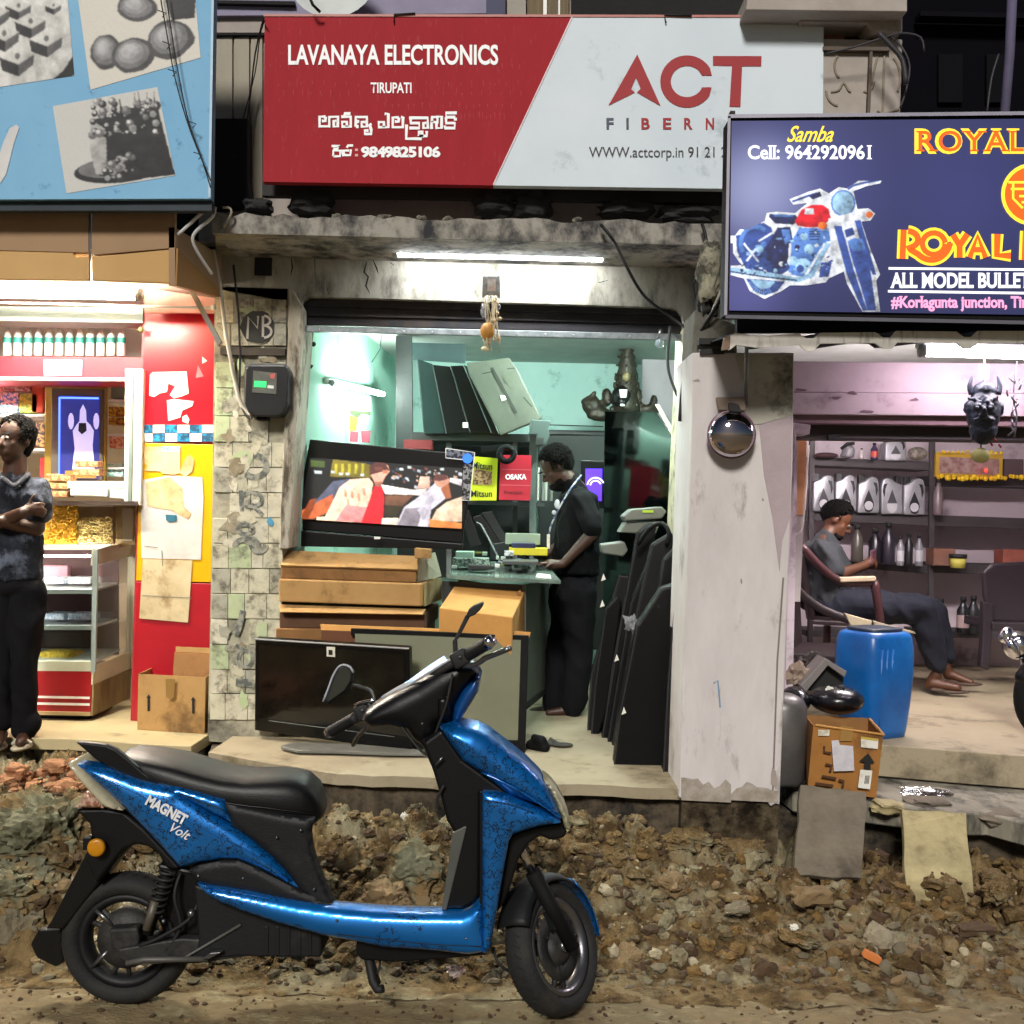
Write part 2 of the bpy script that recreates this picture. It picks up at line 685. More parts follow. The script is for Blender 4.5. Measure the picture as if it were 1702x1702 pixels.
CARD=M('cardboard','a98552',0.85,col2='94703f',scale=5,bump=0.12,bscale=60,dirt='6b4f2c',dirt_amt=0.25)
CARD2=M('cardboard_dark','8a6236',0.85,col2='6f4b27',scale=6,bump=0.12,bscale=60,dirt='4a3018',dirt_amt=0.3)
CARD3=M('cardboard_orange','b98746',0.85,col2='9c6d33',scale=5,bump=0.1,bscale=60)
TAPE=M('brown_tape','96743f',0.35,mix=0.3)
PAPERW=M('white_paper','dcdad2',0.8,col2='c6c2b4',mix=0.6,dirt='a89c80',dirt_amt=0.2,dirt_scale=9)
INK=M('black_ink','111111',0.7)
METAL=M('bare_metal','9a9a98',0.32,metal=0.9,mix=0.4,rvar=0.12)
CHROME=M('chrome','d8d8dc',0.12,metal=1.0,mix=0.1)
GREYM=M('grey_metal','6d6e70',0.5,metal=0.4,mix=0.5,dirt='3a3733',dirt_amt=0.3)
GLASS=M('clear_glass',(0.9,0.95,0.95),0.03,mix=0,trans=1.0,alpha=0.22,spec=0.5)
PLAST=M('plaster_cream','b3ad9d',0.9,col2='8a8373',scale=3.5,mix=0.75,bump=0.35,bscale=18,dirt='4b463c',dirt_amt=0.42,dirt_scale=3.2,stretch=(1.4,1,0.7))
PLASTU=M('plaster_upper','a89f98',0.9,col2='948b84',scale=4,mix=0.7,bump=0.25,bscale=22,dirt='6b6155',dirt_amt=0.2)
CONC=M('weathered_concrete','8d8879',0.95,col2='5d594f',scale=4,bump=0.5,bscale=25,dirt='23221f',dirt_amt=0.5,dirt_scale=3,stretch=(1.6,1,0.45))
CONCF=M('cement_floor','9c9078',0.8,col2='7a6f58',scale=2.2,bump=0.15,bscale=30,dirt='6a5f49',dirt_amt=0.25,dirt_scale=3.5)
TILEF=M('pale_tile_floor','b8aa84',0.45,col2='a39570',scale=2,dirt='7d7258',dirt_amt=0.2)
PLINTH=M('plinth_earth','5d5140',0.95,col2='2f281f',scale=7,bump=0.9,bscale=28,dirt='16130f',dirt_amt=0.5,dirt_scale=5)
DARK=M('plain_dark','1a191b',0.9,col2='0e0d0f',scale=5,bump=0.3)  # plain near-black shared by recesses, beams, backing and rack sheets
MINT=M('mint_wall','a2cdbd',0.7,col2='94c2b2',scale=1.6,mix=0.8,bump=0.1,bscale=14,dirt='5f8a78',dirt_amt=0.15)
TEAL=M('teal_wall','bddcd6',0.7,col2='aed2cb',scale=1.6,mix=0.8,bump=0.1,bscale=14,dirt='4f8078',dirt_amt=0.15)
PINK=M('pink_wall','b39fa8',0.85,col2='9f8b94',scale=2.5,mix=0.7,bump=0.2,bscale=20,dirt='7c6470',dirt_amt=0.25)
PINKIN=M('pale_pink_wall','ccbfc6',0.85,col2='bcaeb6',scale=2.5,mix=0.6,bump=0.12,bscale=20,dirt='84747c',dirt_amt=0.2)
PILW=M('whitewash','cac4c4',0.9,col2='b4aeae',scale=3,mix=0.6,bump=0.35,bscale=16,dirt='8d8480',dirt_amt=0.14,dirt_scale=4,stretch=(1.5,1,0.5))
RUST=M('rusty_iron','4a3a30',0.8,col2='2a211c',scale=12,bump=0.3)
def hpro(x,y):
 """height of the dug-up roadside"""
 n1=noise.noise(Vector((x*0.9,y*0.9,0.3)))
 n2=noise.noise(Vector((x*3.1,y*3.1,4.1)))
 n3=noise.noise(Vector((x*8,y*8,7.7)))
 n4=noise.noise(Vector((x*22,y*22,2.7)))
 n5=noise.noise(Vector((x*55,y*55,1.7)))
 def ss(a,b,t):
  t=max(0,min(1,(t-a)/(b-a)))
  return t*t*(3-2*t)
 left=1-ss(-1.75,-1.25,x)
 top=0.275-0.15*ss(0.2,1.3,x)+0.06*left
 y0=3.80-0.10*left+0.08*n1
 rise=ss(y0,4.75-0.45*left,y)
 back=1-ss(4.68,4.95,y)*(0.30+0.3*ss(0.55,1.0,x))*(1-0.8*left)
 dip=-0.06*math.exp(-((x-1.25)/0.2)**2-((y-4.75)/0.18)**2)
 h=top*rise*back+dip*rise
 amp=0.25+0.85*rise
 rg=ss(y0-0.12,y0+0.12,y)
 vd=noise.voronoi(Vector((x*7,y*7,h*5)))[0]
 ve=noise.voronoi(Vector((x*19+n3,y*19,3)))[0]
 h+=rg*(0.045-0.10*(vd[0]/max(vd[1],1e-3))**2+0.012-0.032*(ve[0]/max(ve[1],1e-3))**2)*amp
 h+=rg*(0.05*n2+0.03*abs(n3)+0.034*abs(n4)+0.020*n5+0.008*noise.noise(Vector((x*110,y*110,3))))*amp
 h+=(1-rg)*(0.009*n2+0.008*n3+0.006*n4+0.002*n5)
 h+=(1-rg)*0.008*noise.noise(Vector((x*0.8,y*9,9)))
 return max(h,-0.03)
SOIL=M('dry_soil','76634480'[:6],0.97,col2='3f301e',scale=9,mix=0.9,bump=1.0,bscale=90,dirt='8a836a',dirt_amt=0.4,dirt_scale=2.6,sharp=0.1,spec=0.1)
ROADM=M('trodden_dirt','7a6a4c',0.95,col2='574830',scale=9,mix=0.8,bump=0.6,bscale=60,dirt='918564',dirt_amt=0.35,dirt_scale=9,stretch=(0.8,1.5,1))
x0,x1,ya,yb,st=-2.75,3.1,3.62,5.75,0.0105
nx,ny=int((x1-x0)/st),int((yb-ya)/st)
vv,ff=[],[]
for j in range(ny+1):
 for i in range(nx+1):
  x,y=x0+(x1-x0)*i/nx,ya+(yb-ya)*j/ny
  vv.append((x,y,hpro(x,y)))
for j in range(ny):
 for i in range(nx):
  a=j*(nx+1)+i
  ff.append((a,a+1,a+nx+2,a+nx+1))
me=bpy.data.meshes.new('trench_soil')
me.from_pydata(vv,[],ff)
soil=struct(obj('trench_soil',me,SOIL,smooth=True))
vv,ff=[],[]
nx,ny=260,70
x0,x1,ya,yb=-3.4,3.4,2.3,3.70
for j in range(ny+1):
 for i in range(nx+1):
  x,y=x0+(x1-x0)*i/nx,ya+(yb-ya)*j/ny
  z=hpro(x,y) if y>ya+0.02 else-0.012
  vv.append((x,y,min(z,0.02) if y<3.5 else z))
for j in range(ny):
 for i in range(nx):
  a=j*(nx+1)+i
  ff.append((a,a+1,a+nx+2,a+nx+1))
me=bpy.data.meshes.new('road')
me.from_pydata(vv,[],ff)
for v in me.vertices:
 if v.co.y>3.60:
  v.co.z+=0.014*noise.noise(Vector((v.co.x*9,v.co.y*14,2)))-0.003
road=struct(obj('road',me,ROADM,smooth=True))
bm=B()
vs=[bm.verts.new(p) for p in((-150,-150,-0.05),(150,-150,-0.05),(150,150,-0.05),(-150,150,-0.05))]
bm.faces.new(vs)
struct(obj('ground',bm,ROADM))
def stone_mesh(name,seed,flatz=0.7,sub=1):
 r=random.Random(seed)
 bm=B()
 bmesh.ops.create_icosphere(bm,subdivisions=sub,radius=1.0)
 for v in bm.verts:
  k=0.75+0.5*r.random() if sub==1 else 0.8+0.45*noise.noise(v.co*1.3+Vector((seed,0,0)))
  v.co=Vector((v.co.x*k,v.co.y*k,v.co.z*k*flatz))
 me=bpy.data.meshes.new(name)
 bm.to_mesh(me)
 bm.free()
 return me
STM=[M('stone_tan','786446',0.95,col2='564329',scale=9,bump=0.5,bscale=60),M('stone_grey','6d6450',0.95,col2='4c4434',scale=9,bump=0.5,bscale=60),M('stone_brown','4a3722',0.95,col2='2c2014',scale=9,bump=0.5,bscale=60),M('stone_pale','a59a80',0.9,col2='7d7259',scale=9,bump=0.4,bscale=60),M('brick_orange','94694a',0.9,col2='74502f',scale=9,bump=0.5,bscale=60)]
def scatter(name,n,mat,smin,smax,seed,region,pexp=2.2,lab=None):
 r=random.Random(seed)
 V,F=[],[]
 protos=[]
 for k in range(6):
  m_=stone_mesh('p',seed*10+k)
  protos.append(([v.co.copy() for v in m_.vertices],[tuple(p.vertices) for p in m_.polygons]))
  bpy.data.meshes.remove(m_)
 for i in range(n):
  x,y=region(r)
  s=smin+(smax-smin)*r.random()**pexp
  z=hpro(x,y)
  pv,pf=protos[r.randrange(6)]
  rot=Matrix.Rotation(r.random()*6.3,3,'Z')@Matrix.Rotation(r.random()*0.9,3,'X')
  b0=len(V)
  sc=Vector((s*(0.8+0.6*r.random()),s*(0.7+0.5*r.random()),s*(0.6+0.5*r.random())))
  for c in pv:
   q=rot@Vector((c.x*sc.x,c.y*sc.y,c.z*sc.z))
   V.append((x+q.x,y+q.y,z+q.z+s*0.2))
  F+=[tuple(b0+a for a in f) for f in pf]
 me=bpy.data.meshes.new(name)
 me.from_pydata(V,[],F)
 o=obj(name,me,mat)
 return tag(o,lab,'rubble',kind='stuff')
def clods(name,n,mat,smin,smax,seed,region,lab):
 r=random.Random(seed)
 V,F=[],[]
 bm=B()
 bmesh.ops.create_icosphere(bm,subdivisions=2,radius=1.0)
 bm.verts.ensure_lookup_table()
 base=[v.co.copy() for v in bm.verts]
 fc=[tuple(v.index for v in f.verts) for f in bm.faces]
 bm.free()
 for i in range(n):
  x,y=region(r)
  s=smin+(smax-smin)*r.random()**3.2
  z=hpro(x,y)
  o_=Vector((r.uniform(-50,50),r.uniform(-50,50),0))
  sx,sy,sz=r.uniform(0.8,1.6),r.uniform(0.7,1.1),r.uniform(0.5,0.9)
  a_=r.random()*3
  ca_,sa_=math.cos(a_),math.sin(a_)
  b0=len(V)
  for c in base:
   k=s*(0.8+0.55*noise.noise(c*1.4+o_)+0.3*noise.noise(c*3.5+o_))
   px,py=c.x*sx*k,c.y*sy*k
   V.append((x+px*ca_-py*sa_,y+px*sa_+py*ca_,z+c.z*sz*k+s*0.15))
  F+=[tuple(b0+q for q in f) for f in fc]
 me=bpy.data.meshes.new(name)
 me.from_pydata(V,[],F)
 return tag(obj(name,me,mat),lab,'rubble',kind='stuff')
def reg_heap(r):
 return r.uniform(-2.4,2.7),3.80+1.15*r.random()**0.8
def reg_left(r):
 return r.uniform(-2.3,-1.25),r.uniform(3.85,5.2)
def reg_edge(r):
 return r.uniform(-2.3,2.5),r.gauss(3.83,0.07)
def reg_road(r):
 return r.uniform(-2.3,2.5),r.uniform(3.2,3.8)
clods('earth_clods',1500,SOIL,0.007,0.055,31,reg_heap,'crumbly tan earth clods of all sizes heaped over the spoil')
clods('earth_clods',420,STM[2],0.010,0.045,32,reg_heap,'dark damp earth clods between the tan ones')
clods('earth_clods',260,M('clod_ochre','735c3a',0.97,col2='564226',scale=14,bump=0.9,bscale=80,spec=0.1),0.010,0.04,33,lambda r:(r.uniform(0.3,2.6),r.uniform(3.85,4.7)),'ochre earth clods at the right of the heap')
scatter('rubble',1700,STM[0],0.003,0.03,1,reg_heap,lab='tan broken stones and clods strewn over the dug-up roadside')
scatter('rubble',1600,STM[2],0.003,0.024,2,reg_heap,lab='dark brown clods of earth mixed through the spoil heap')
scatter('rubble',450,STM[1],0.003,0.026,3,reg_heap,lab='grey stone chips mixed through the spoil heap')
scatter('rubble',330,STM[3],0.003,0.018,4,reg_heap,lab='pale whitish chips sprinkled over the spoil heap')
scatter('rubble',300,STM[4],0.006,0.042,5,lambda r:(r.uniform(-2.45,-1.75),r.uniform(4.85,5.25)),pexp=1.2,lab='orange brick rubble heaped at the left behind the scooter tail')
scatter('rubble',220,STM[3],0.004,0.02,6,lambda r:(r.gauss(-1.42,0.14),r.gauss(4.15,0.14)),pexp=1.4,lab='pale gravel pile seen above the rear tyre')
scatter('rubble',300,STM[1],0.006,0.032,7,reg_edge,lab='grey stones along the foot of the spoil heap')
scatter('rubble',900,STM[2],0.002,0.012,8,reg_road,lab='small dark crumbs on the trodden dirt strip')
scatter('rubble',900,STM[0],0.002,0.012,9,lambda r:(r.uniform(-2.3,2.5),r.uniform(2.9,3.8)),lab='fine tan grit on the trodden dirt strip')
def chunk(name,u,v,Y,r,mat,label,cat='rock',seed=0,group=None,flatz=0.75,rot=(0,0,0),sub=3,sink=0.3):
 """a stone that can be picked out, resting in the spoil"""
 bm=B()
 bmesh.ops.create_icosphere(bm,subdivisions=sub,radius=1.0)
 rr=r if isinstance(r,tuple) else(r,r,r*flatz)
 R=Matrix.Rotation(rot[2],4,'Z')@Matrix.Rotation(rot[1],4,'Y')@Matrix.Rotation(rot[0],4,'X')
 p=P(u,v,Y)
 for q in bm.verts:
  d=q.co.normalized()
  k=1.0/max(abs(d.x),abs(d.y),abs(d.z))**0.45
  k*=0.82+0.35*noise.noise(d*1.7+Vector((seed*3.1,0,0)))+0.12*noise.noise(d*5+Vector((seed,5,0)))+(0.10*noise.noise(d*11)+0.07*noise.noise(d*23) if sub>3 else 0)
  q.co=R@Vector((d.x*rr[0]*k,d.y*rr[1]*k,d.z*rr[2]*k))+p
 o=obj(name,bm,mat,smooth=False)
 return tag(o,label,cat,group)
BOULD=M('boulder_greygreen','757460',0.97,col2='45432f',scale=9,mix=0.9,bump=1.0,bscale=40,dirt='7d6442',dirt_amt=0.4,dirt_scale=5,spec=0.1)
chunk('boulder',70,1392,4.3,(0.24,0.2,0.19),BOULD,'big grey green lump of broken concrete heaped at the left edge','boulder',3,sub=5)
chunk('boulder',-5,1480,4.05,(0.2,0.15,0.13),BOULD,'brown grey earth boulder low at the left edge under the grey lump','boulder',8,sub=5)
chunk('concrete_block',32,1555,3.95,(0.10,0.09,0.12),STM[1],'upright broken concrete block left of the rear tyre','block',5,rot=(0,0.1,0.2),sub=4)
chunk('boulder',690,1440,4.3,(0.12,0.1,0.10),BOULD,'large grey clay lump seen through the scooter footwell','boulder',11,sub=4)
chunk('boulder',640,1495,4.1,(0.11,0.1,0.07),STM[0],'tan clay lump low in the scooter footwell gap','boulder',12,sub=4)
chunk('rock',1462,1565,4.05,(0.07,0.05,0.062),M('rock_pale','8f8570',0.95,col2='6a604c',bump=0.6,bscale=40),'pale grey rounded rock beside the orange brick piece','rock',21,rot=(0,0.5,0))
chunk('rock',1268,1618,3.85,(0.045,0.04,0.062),STM[2],'dark pointed rock at the front edge of the heap','rock',22,rot=(0,0.5,0))
chunk('rock',1184,1613,3.86,(0.03,0.03,0.03),STM[0],'tan cube shaped stone near the front of the heap','rock',23)
chunk('rock',1225,1510,4.2,(0.06,0.04,0.02),STM[1],'flat grey slate half buried in the middle of the heap','rock',24,rot=(0.2,-0.2,0))
chunk('rock',1620,1545,4.15,(0.09,0.05,0.022),STM[2],'long dark brick shard under the leaning yellow slab','rock',25,rot=(0,-0.05,0))
chunk('rock',1620,1610,3.95,(0.05,0.04,0.06),STM[0],'mustard clay lump at the right front of the heap','rock',26,rot=(0,0.4,0))
chunk('rock',1350,1490,4.3,(0.1,0.06,0.045),STM[0],'wide tan clod below the grey leaning slab','rock',27)
chunk('rock',1520,1665,3.72,(0.035,0.03,0.025),STM[1],'small grey stone at the lower right on the trodden strip','rock',28)
chunk('rock',1090,1585,3.9,(0.025,0.02,0.02),STM[3],'whitish stone right of the front tyre','rock',29)
chunk('rock',30,1282,5.0,(0.06,0.05,0.045),STM[4],'orange brick lump at the left below the sandals','rock',30)
chunk('rock',92,1274,5.05,(0.07,0.05,0.04),STM[4],'rust brown brick lump below the step beside the scooter tail','rock',31)
for i,(u,v,Yq,w_,h_,m_,lab) in enumerate(((1010,1425,4.5,0.10,0.05,SOIL,'wide tan clod at the top of the heap right of the scooter apron'),(1120,1470,4.35,0.08,0.045,STM[0],'broad flat clod halfway up the heap below the plinth'),(1330,1560,4.05,0.09,0.035,SOIL,'low crumbly mound in the middle of the heap, left of the pale rock'),(1540,1600,4.0,0.08,0.05,STM[2],'dark brown clod right of the pale rock'),(1660,1480,4.35,0.10,0.05,SOIL,'tan clod at the right edge beside the yellow slab'),(1040,1590,3.95,0.07,0.03,STM[0],'flat tan shard leaning beside the front tyre'),(560,1425,4.5,0.09,0.05,SOIL,'tan clod behind the end of the seat'))):
 chunk('earth_clod',u,v,Yq,(w_,0.06,h_),m_,lab,'clod',160+i,rot=(0.1*i,0.15*(i%3-1),i),sub=4)
rr=random.Random(44)
for i in range(46):
 u,v=rr.uniform(985,1700),rr.uniform(1450,1630)
 Yq=4.35-(v-1450)/180*0.5
 s=rr.uniform(0.016,0.036)
 x=P(u,v,Yq).x
 pz=hpro(x,Yq)+s*0.3
 c=chunk('rubble_stone',u,v,Yq,(s*rr.uniform(0.8,1.4),s,s*rr.uniform(0.6,1.0)),STM[rr.choice((0,0,1,2,3))],'loose fist sized stone in the spoil heap right of the scooter','stone',50+i,'loose stones in the spoil heap',rot=(rr.random(),rr.random(),rr.random()),sub=2)
 dz=pz-P(u,v,Yq).z
 for q in c.data.vertices:
  q.co.z+=dz
o=obj('brick_piece',(lambda b:(add_box(b,-0.032,0.032,-0.016,0.016,-0.014,0.014,Matrix.Translation(P(1449,1590,3.93))@Matrix.Rotation(0.45,4,'Y')),bevel(b,0.004))[0] and b or b)(B()),M('bright_brick','c9773c',0.9,col2='a85c2c',bump=0.4,bscale=60))
tag(o,'bright orange piece of brick lying below the pale rock','brick')
def crumple(name,u,v,Y,r,mat,label,cat,seed=1,flatz=0.6):
 bm=B()
 bmesh.ops.create_icosphere(bm,subdivisions=3,radius=1.0)
 p=P(u,v,Y)
 for q in bm.verts:
  k=0.75+0.55*noise.cell(q.co*2.6+Vector((seed,0,0)))*0.6+0.3*noise.noise(q.co*3+Vector((0,seed,0)))
  q.co=Vector((q.co.x*r[0]*k,q.co.y*r[1]*k,q.co.z*r[2]*k))+p
 return tag(obj(name,bm,mat),label,cat)
w=crumple('plastic_wrapper',757,1614,3.68,(0.035,0.02,0.022),M('wrapper_white','d8d4d0',0.4,col2='b8575a',scale=30,mix=0.7),'crumpled white sachet with red print under the scooter','litter',3)
crumple('paper_scrap',1320,1541,4.05,(0.018,0.012,0.014),PAPERW,'small white paper scrap in the middle of the heap','litter',5)
crumple('paper_scrap',672,1357,4.8,(0.018,0.012,0.018),PAPERW,'white chip lying on top of the heap behind the footwell','litter',6)
crumple('foil_sheet',1540,1316,5.15,(0.14,0.06,0.022),M('foil','d8d8d8',0.22,metal=1.0,col2='8a6a6a',bump=0.6,bscale=60),'crumpled shiny silver foil sheet on the right step','foil',9)
def lean_slab(name,top,bot,mat,label,seed,th=0.03):
 """top, bot: (u0, u1, v, Y)"""
 a,b=P(top[0],top[2],top[3]),P(top[1],top[2]+(top[4] if len(top)>4 else 0),top[3])
 c,d=P(bot[1],bot[2]+(bot[4] if len(bot)>4 else 0),bot[3]),P(bot[0],bot[2],bot[3])
 n=(b-a).cross(d-a).normalized()
 if n.y<0:
  n=-n
 bm=B()
 pts=[]
 r=random.Random(seed)
 for p,q in((a,b),(b,c),(c,d),(d,a)):
  for k in range(5):
   t=k/5
   m=p.lerp(q,t)
   pts.append(m+Vector((r.uniform(-1,1),0,r.uniform(-1,1)))*0.006*(1 if k else 0))
 add_prism(bm,pts,n*th)
 bevel(bm,0.003,1)
 return tag(obj(name,bm,mat),label,'slab')
SLAB1=M('slab_grey','6f6658',0.9,col2='554d41',scale=5,mix=0.8,bump=0.35,bscale=35,dirt='3d352b',dirt_amt=0.2)
SLAB2=M('slab_yellow','a79b72',0.85,col2='7f7554',scale=5,mix=0.9,bump=0.35,bscale=30,dirt='6b5b3c',dirt_amt=0.3)
lean_slab('stone_slab',(1331,1440,1304,4.78,12),(1320,1432,1455,4.5,4),SLAB1,'grey stone slab leaning against the step below the open carton',3)
lean_slab('stone_slab',(1499,1606,1345,4.75,6),(1505,1620,1500,4.42,14),SLAB2,'yellowish stone slab leaning against the step below the foil',4)
def floor_poly(name,pxs,z,mat,backs=(),th=0.3,bev=0.0):
 bm=B()
 pts=[G(u,v,z) for u,v in pxs]+[Vector((x,y,z)) for x,y in backs]
 add_prism(bm,pts,(0,0,-th))
 if bev:
  bevel(bm,bev,1)
 return obj(name,bm,mat)
FZ=0.41
r=random.Random(5)
edge=[]
for i in range(27):
 t=i/26
 u=345+(1145-345)*t
 v=1250+(1286-1250)*min(1,t/0.25)+(1312-1286)*max(0,(t-0.25)/0.75)
 edge.append((u+r.uniform(-6,6),v+r.uniform(-1.3,1.3)))
struct(floor_poly('shop_floor',edge,FZ,CONCF,[(0.98,9.0),(-1.45,9.0),(-1.45,5.9)],0.05))
e2=[(u+r.uniform(-3,3),v+13.5+r.uniform(-2,2)) for u,v in edge]
struct(floor_poly('floor_plinth',e2,FZ-0.052,PLINTH,[(0.98,7.0),(-1.6,7.0),(-1.6,5.9)],0.6))
struct(floor_poly('sweet_shop_floor',[(-150,1215),(30,1226),(116,1228),(170,1231),(235,1236),(318,1240),(345,1222),(372,1209)],FZ+0.004,TILEF,[(-1.1,8.5),(-5,8.5)],0.06,0.003))
struct(floor_poly('broken_ledge',[(-150,1258),(0,1255),(60,1246),(150,1252),(215,1249),(262,1262),(330,1258),(347,1235)],FZ-0.07,CONC,[(-1.3,7.0),(-5,7.0)],0.5))
RZ=0.50
struct(floor_poly('motorcycle_shop_floor',[(1318,1215),(1420,1234),(1480,1239),(1590,1248),(1702,1256),(1850,1266)],RZ,M('right_floor','9c9078',0.8,col2='857a63',scale=2.2,bump=0.12,bscale=30,dirt='5d5444',dirt_amt=0.25),[(4.6,9.2),(1.3,9.2)],0.16,0.004))
struct(floor_poly('lower_step',[(1318,1315),(1420,1330),(1500,1340),(1580,1352),(1640,1352),(1702,1368),(1850,1380)],RZ-0.17,CONC,[(4.6,7.0),(1.2,7.0)],0.10,0.006))
struct(floor_poly('step_earth',[(1290,1345),(1850,1410)],0.22,PLINTH,[(4.6,7.0),(1.0,7.0)],0.5))
for i,(u,v,Y,w,hh) in enumerate(((1475,1341,4.95,0.085,0.03),(1540,1332,5.0,0.11,0.025),(1668,1358,4.85,0.14,0.03))):
 c=chunk('broken_slab',u,v,Y,(w,0.09,hh),SLAB1 if i else SLAB2,('yellowish broken slab lying right of the open carton','grey broken slab lying under the foil','thick broken slab at the right end of the lower step')[i],'slab',90+i,sub=3)
FY=5.75
shop=thing('shop_building','weathered one room electronics shop with stained lintel and tiled pillar, in the middle','shop')
bm=B()
lin=[(358,415),(1215,430),(1215,640),(1150,640),(1136,560),(1136,535)]
lin+=[(1134,524),(1127,515),(1115,511)]+[(530,493),(512,493),(503,500),(500,512),(500,548),(479,548),(470,500),(358,480)]
add_prism(bm,[P(u,v,FY) for u,v in lin],(0,0.25,0))
LINM=M('lintel_plaster','a19d90',0.9,col2='827e72',scale=4,mix=0.7,bump=0.4,bscale=20,dirt='58544a',dirt_amt=0.4,dirt_scale=3.6,stretch=(1.6,1,0.6))
obj('lintel',bm,LINM,shop)
CR_=M('crack_dark','14120f',0.95)
for _p in([[(609,435),(605,452),(612,460),(608,475),(615,488)],[(620,432),(626,446),(629,455)],[(484,428),(486,445),(483,458)],[(523,430),(524,462)],[(543,478),(547,490)],[(648,436),(655,441)],[(995,470),(1010,466)]]):
 ribbons('plaster_crack',[_p],[1.2]+[2.6]*(len(_p)-2)+[0.8],FY-0.004,CR_,shop)
bm=B()
z0=P(780,410,5.25).z
fa=[(352,356)]
for i in range(42):
 u=365+i*21
 fa.append((u,357+7*(u-365)/860*2+r.uniform(-5,4)))
fa+=[(1235,409),(352,387)]
add_prism(bm,[P(u,v,5.25) for u,v in fa],(0,0.55,0))
CAN=M('canopy_concrete','98948c',0.95,col2='77736a',scale=5,bump=0.5,bscale=25,dirt='2c2c30',dirt_amt=0.52,dirt_scale=5,stretch=(1.1,1,0.8))
obj('canopy_slab',bm,CAN,shop)
bm=B()
add_prism(bm,[P(358,392,5.30),P(1235,410,5.30),P(1235,440,FY),P(358,424,FY)],(0,0,0.03))
obj('canopy_soffit',bm,M('soffit_stain','a39a7c',0.9,col2='7d7560',scale=3,bump=0.3,bscale=20,dirt='5a5244',dirt_amt=0.4,stretch=(0.5,2,1)),shop)
bm=B()
add_prism(bm,[P(u,v,FY) for u,v in[(357,476),(478,480),(474,700),(466,960),(462,1240),(345,1232),(352,900)]],(0,0.25,0))
obj('pier',bm,M('pier_mortar','aaa692',0.95,col2='8c8874',scale=6,bump=0.4,bscale=30,dirt='4a473d',dirt_amt=0.3),shop)
TILES=[M('tile_cream','c6c2aa',0.5,col2='a5a18a',scale=14,mix=0.8,dirt='6d695a',dirt_amt=0.3,dirt_scale=14,bump=0.15),M('tile_mint','b2c096',0.45,col2='a6ae90',scale=9,mix=0.8,dirt='6a6e55',dirt_amt=0.36,dirt_scale=14,bump=0.15),M('tile_grey','a3a192',0.6,col2='85836f',scale=14,mix=0.8,dirt='4d4a42',dirt_amt=0.3,dirt_scale=14,bump=0.15),M('tile_bone','d0ccb8',0.5,col2='b4ae98',scale=9,mix=0.8,dirt='6f6a5a',dirt_amt=0.36,dirt_scale=14,bump=0.15)]
rt=random.Random(12)
rows=[(498,536),(538,574),(602,644),(646,690),(692,734),(736,776),(778,818),(820,860),(862,902),(904,944),(946,986),(988,1028),(1030,1070),(1072,1112),(1114,1152),(1154,1196)]
for i,(va,vb) in enumerate(rows):
 t=(va-480)/760
 ua,ub=360-13*t,477-13*t
 n=4
 cuts=[ua,ua+(ub-ua)*(0.2+0.1*rt.random()),ua+(ub-ua)*(0.46+0.1*rt.random()),ua+(ub-ua)*(0.72+0.1*rt.random()),ub]
 for k in range(n):
  if i in(2,) and k in(1,2) or rt.random()<0.06:
   continue
  m=TILES[rt.choices((0,1,2,3),((3,2.2,2,2) if i<8 else(4,1.2,2,3)))[0]]
  dz=rt.uniform(0,0.003)
  pslab('tile',[(cuts[k]+0.4,va-0.5+rt.uniform(-1,1)),(cuts[k+1]-0.4,va+rt.uniform(-0.5,0.5)),(cuts[k+1]-0.4,vb+0.5),(cuts[k]+0.4,vb)],FY-0.012-dz,0.014+dz,m,shop,bev=0.0012,seg=1)
for i in range(34):
 u_,v_=rt.uniform(381,452),rt.uniform(500,1190)
 flat('peeled_patch',blob_px(u_-(v_-480)/60,v_,rt.uniform(4,16),rt.uniform(4,15),11,0.45,i),FY-0.0195-0.00008*i,(TILES[0],TILES[3],TILES[2],M('patch_mint','a9b98c',0.7,col2='c2c4a8',scale=12),M('patch_brown','7c725c',0.9,col2='a29a84',scale=16,mix=0.9))[rt.randrange(5)],shop)
pbox('pier_recess',423,426,452,458,FY-0.004,0.01,DARK,shop)
pbox('cracked_ledge',366,578,474,590,FY-0.03,0.04,M('ledge_brown','4b443c',0.9,col2='2d2824'),shop)
PAINTB=M('faded_black_paint','585c58',0.9,col2='96968a',scale=22,mix=0.95,sharp=0.05)
def arcpts(cx,cy,rx,ry,a0,a1,n=12):
 return[(cx+rx*math.cos(a0+(a1-a0)*i/n),cy+ry*math.sin(a0+(a1-a0)*i/n)) for i in range(n+1)]
ribbons('painted_letter',[arcpts(423,775,20,18,-1.7,2.4)],10,FY-0.022,PAINTB,shop)
ribbons('painted_letter',[arcpts(418,830,18,12,0,6.3),[(400,815),(402,850)],[(418,838),(436,856)]],7,FY-0.022,PAINTB,shop)
ribbons('painted_letter',[arcpts(408,880,13,8,0,6.3)],7,FY-0.022,PAINTB,shop)
ribbons('painted_letter',[arcpts(410,908,20,12,3.1,6.4),arcpts(430,905,12,12,0,3.1)],9,FY-0.022,PAINTB,shop)
ribbons('painted_letter',[[(404,1015),(398,1040),(392,1056)]],10,FY-0.022,PAINTB,shop)
ribbons('painted_letter',[[(392,1072),(404,1080)],arcpts(408,1095,12,14,0,6.3)],6,FY-0.022,PAINTB,shop)
ribbons('painted_letter',[[(392,1134),(422,1136)]],13,FY-0.022,PAINTB,shop)
flat('paint_disc',blob_px(428,544,28,28,20,0.06,3),FY-0.0222,M('disc_black','1e2022',0.8,col2='3b3d3c',scale=10,mix=0.8),shop)
LETW=M('letter_grey','bdbab2',0.7)
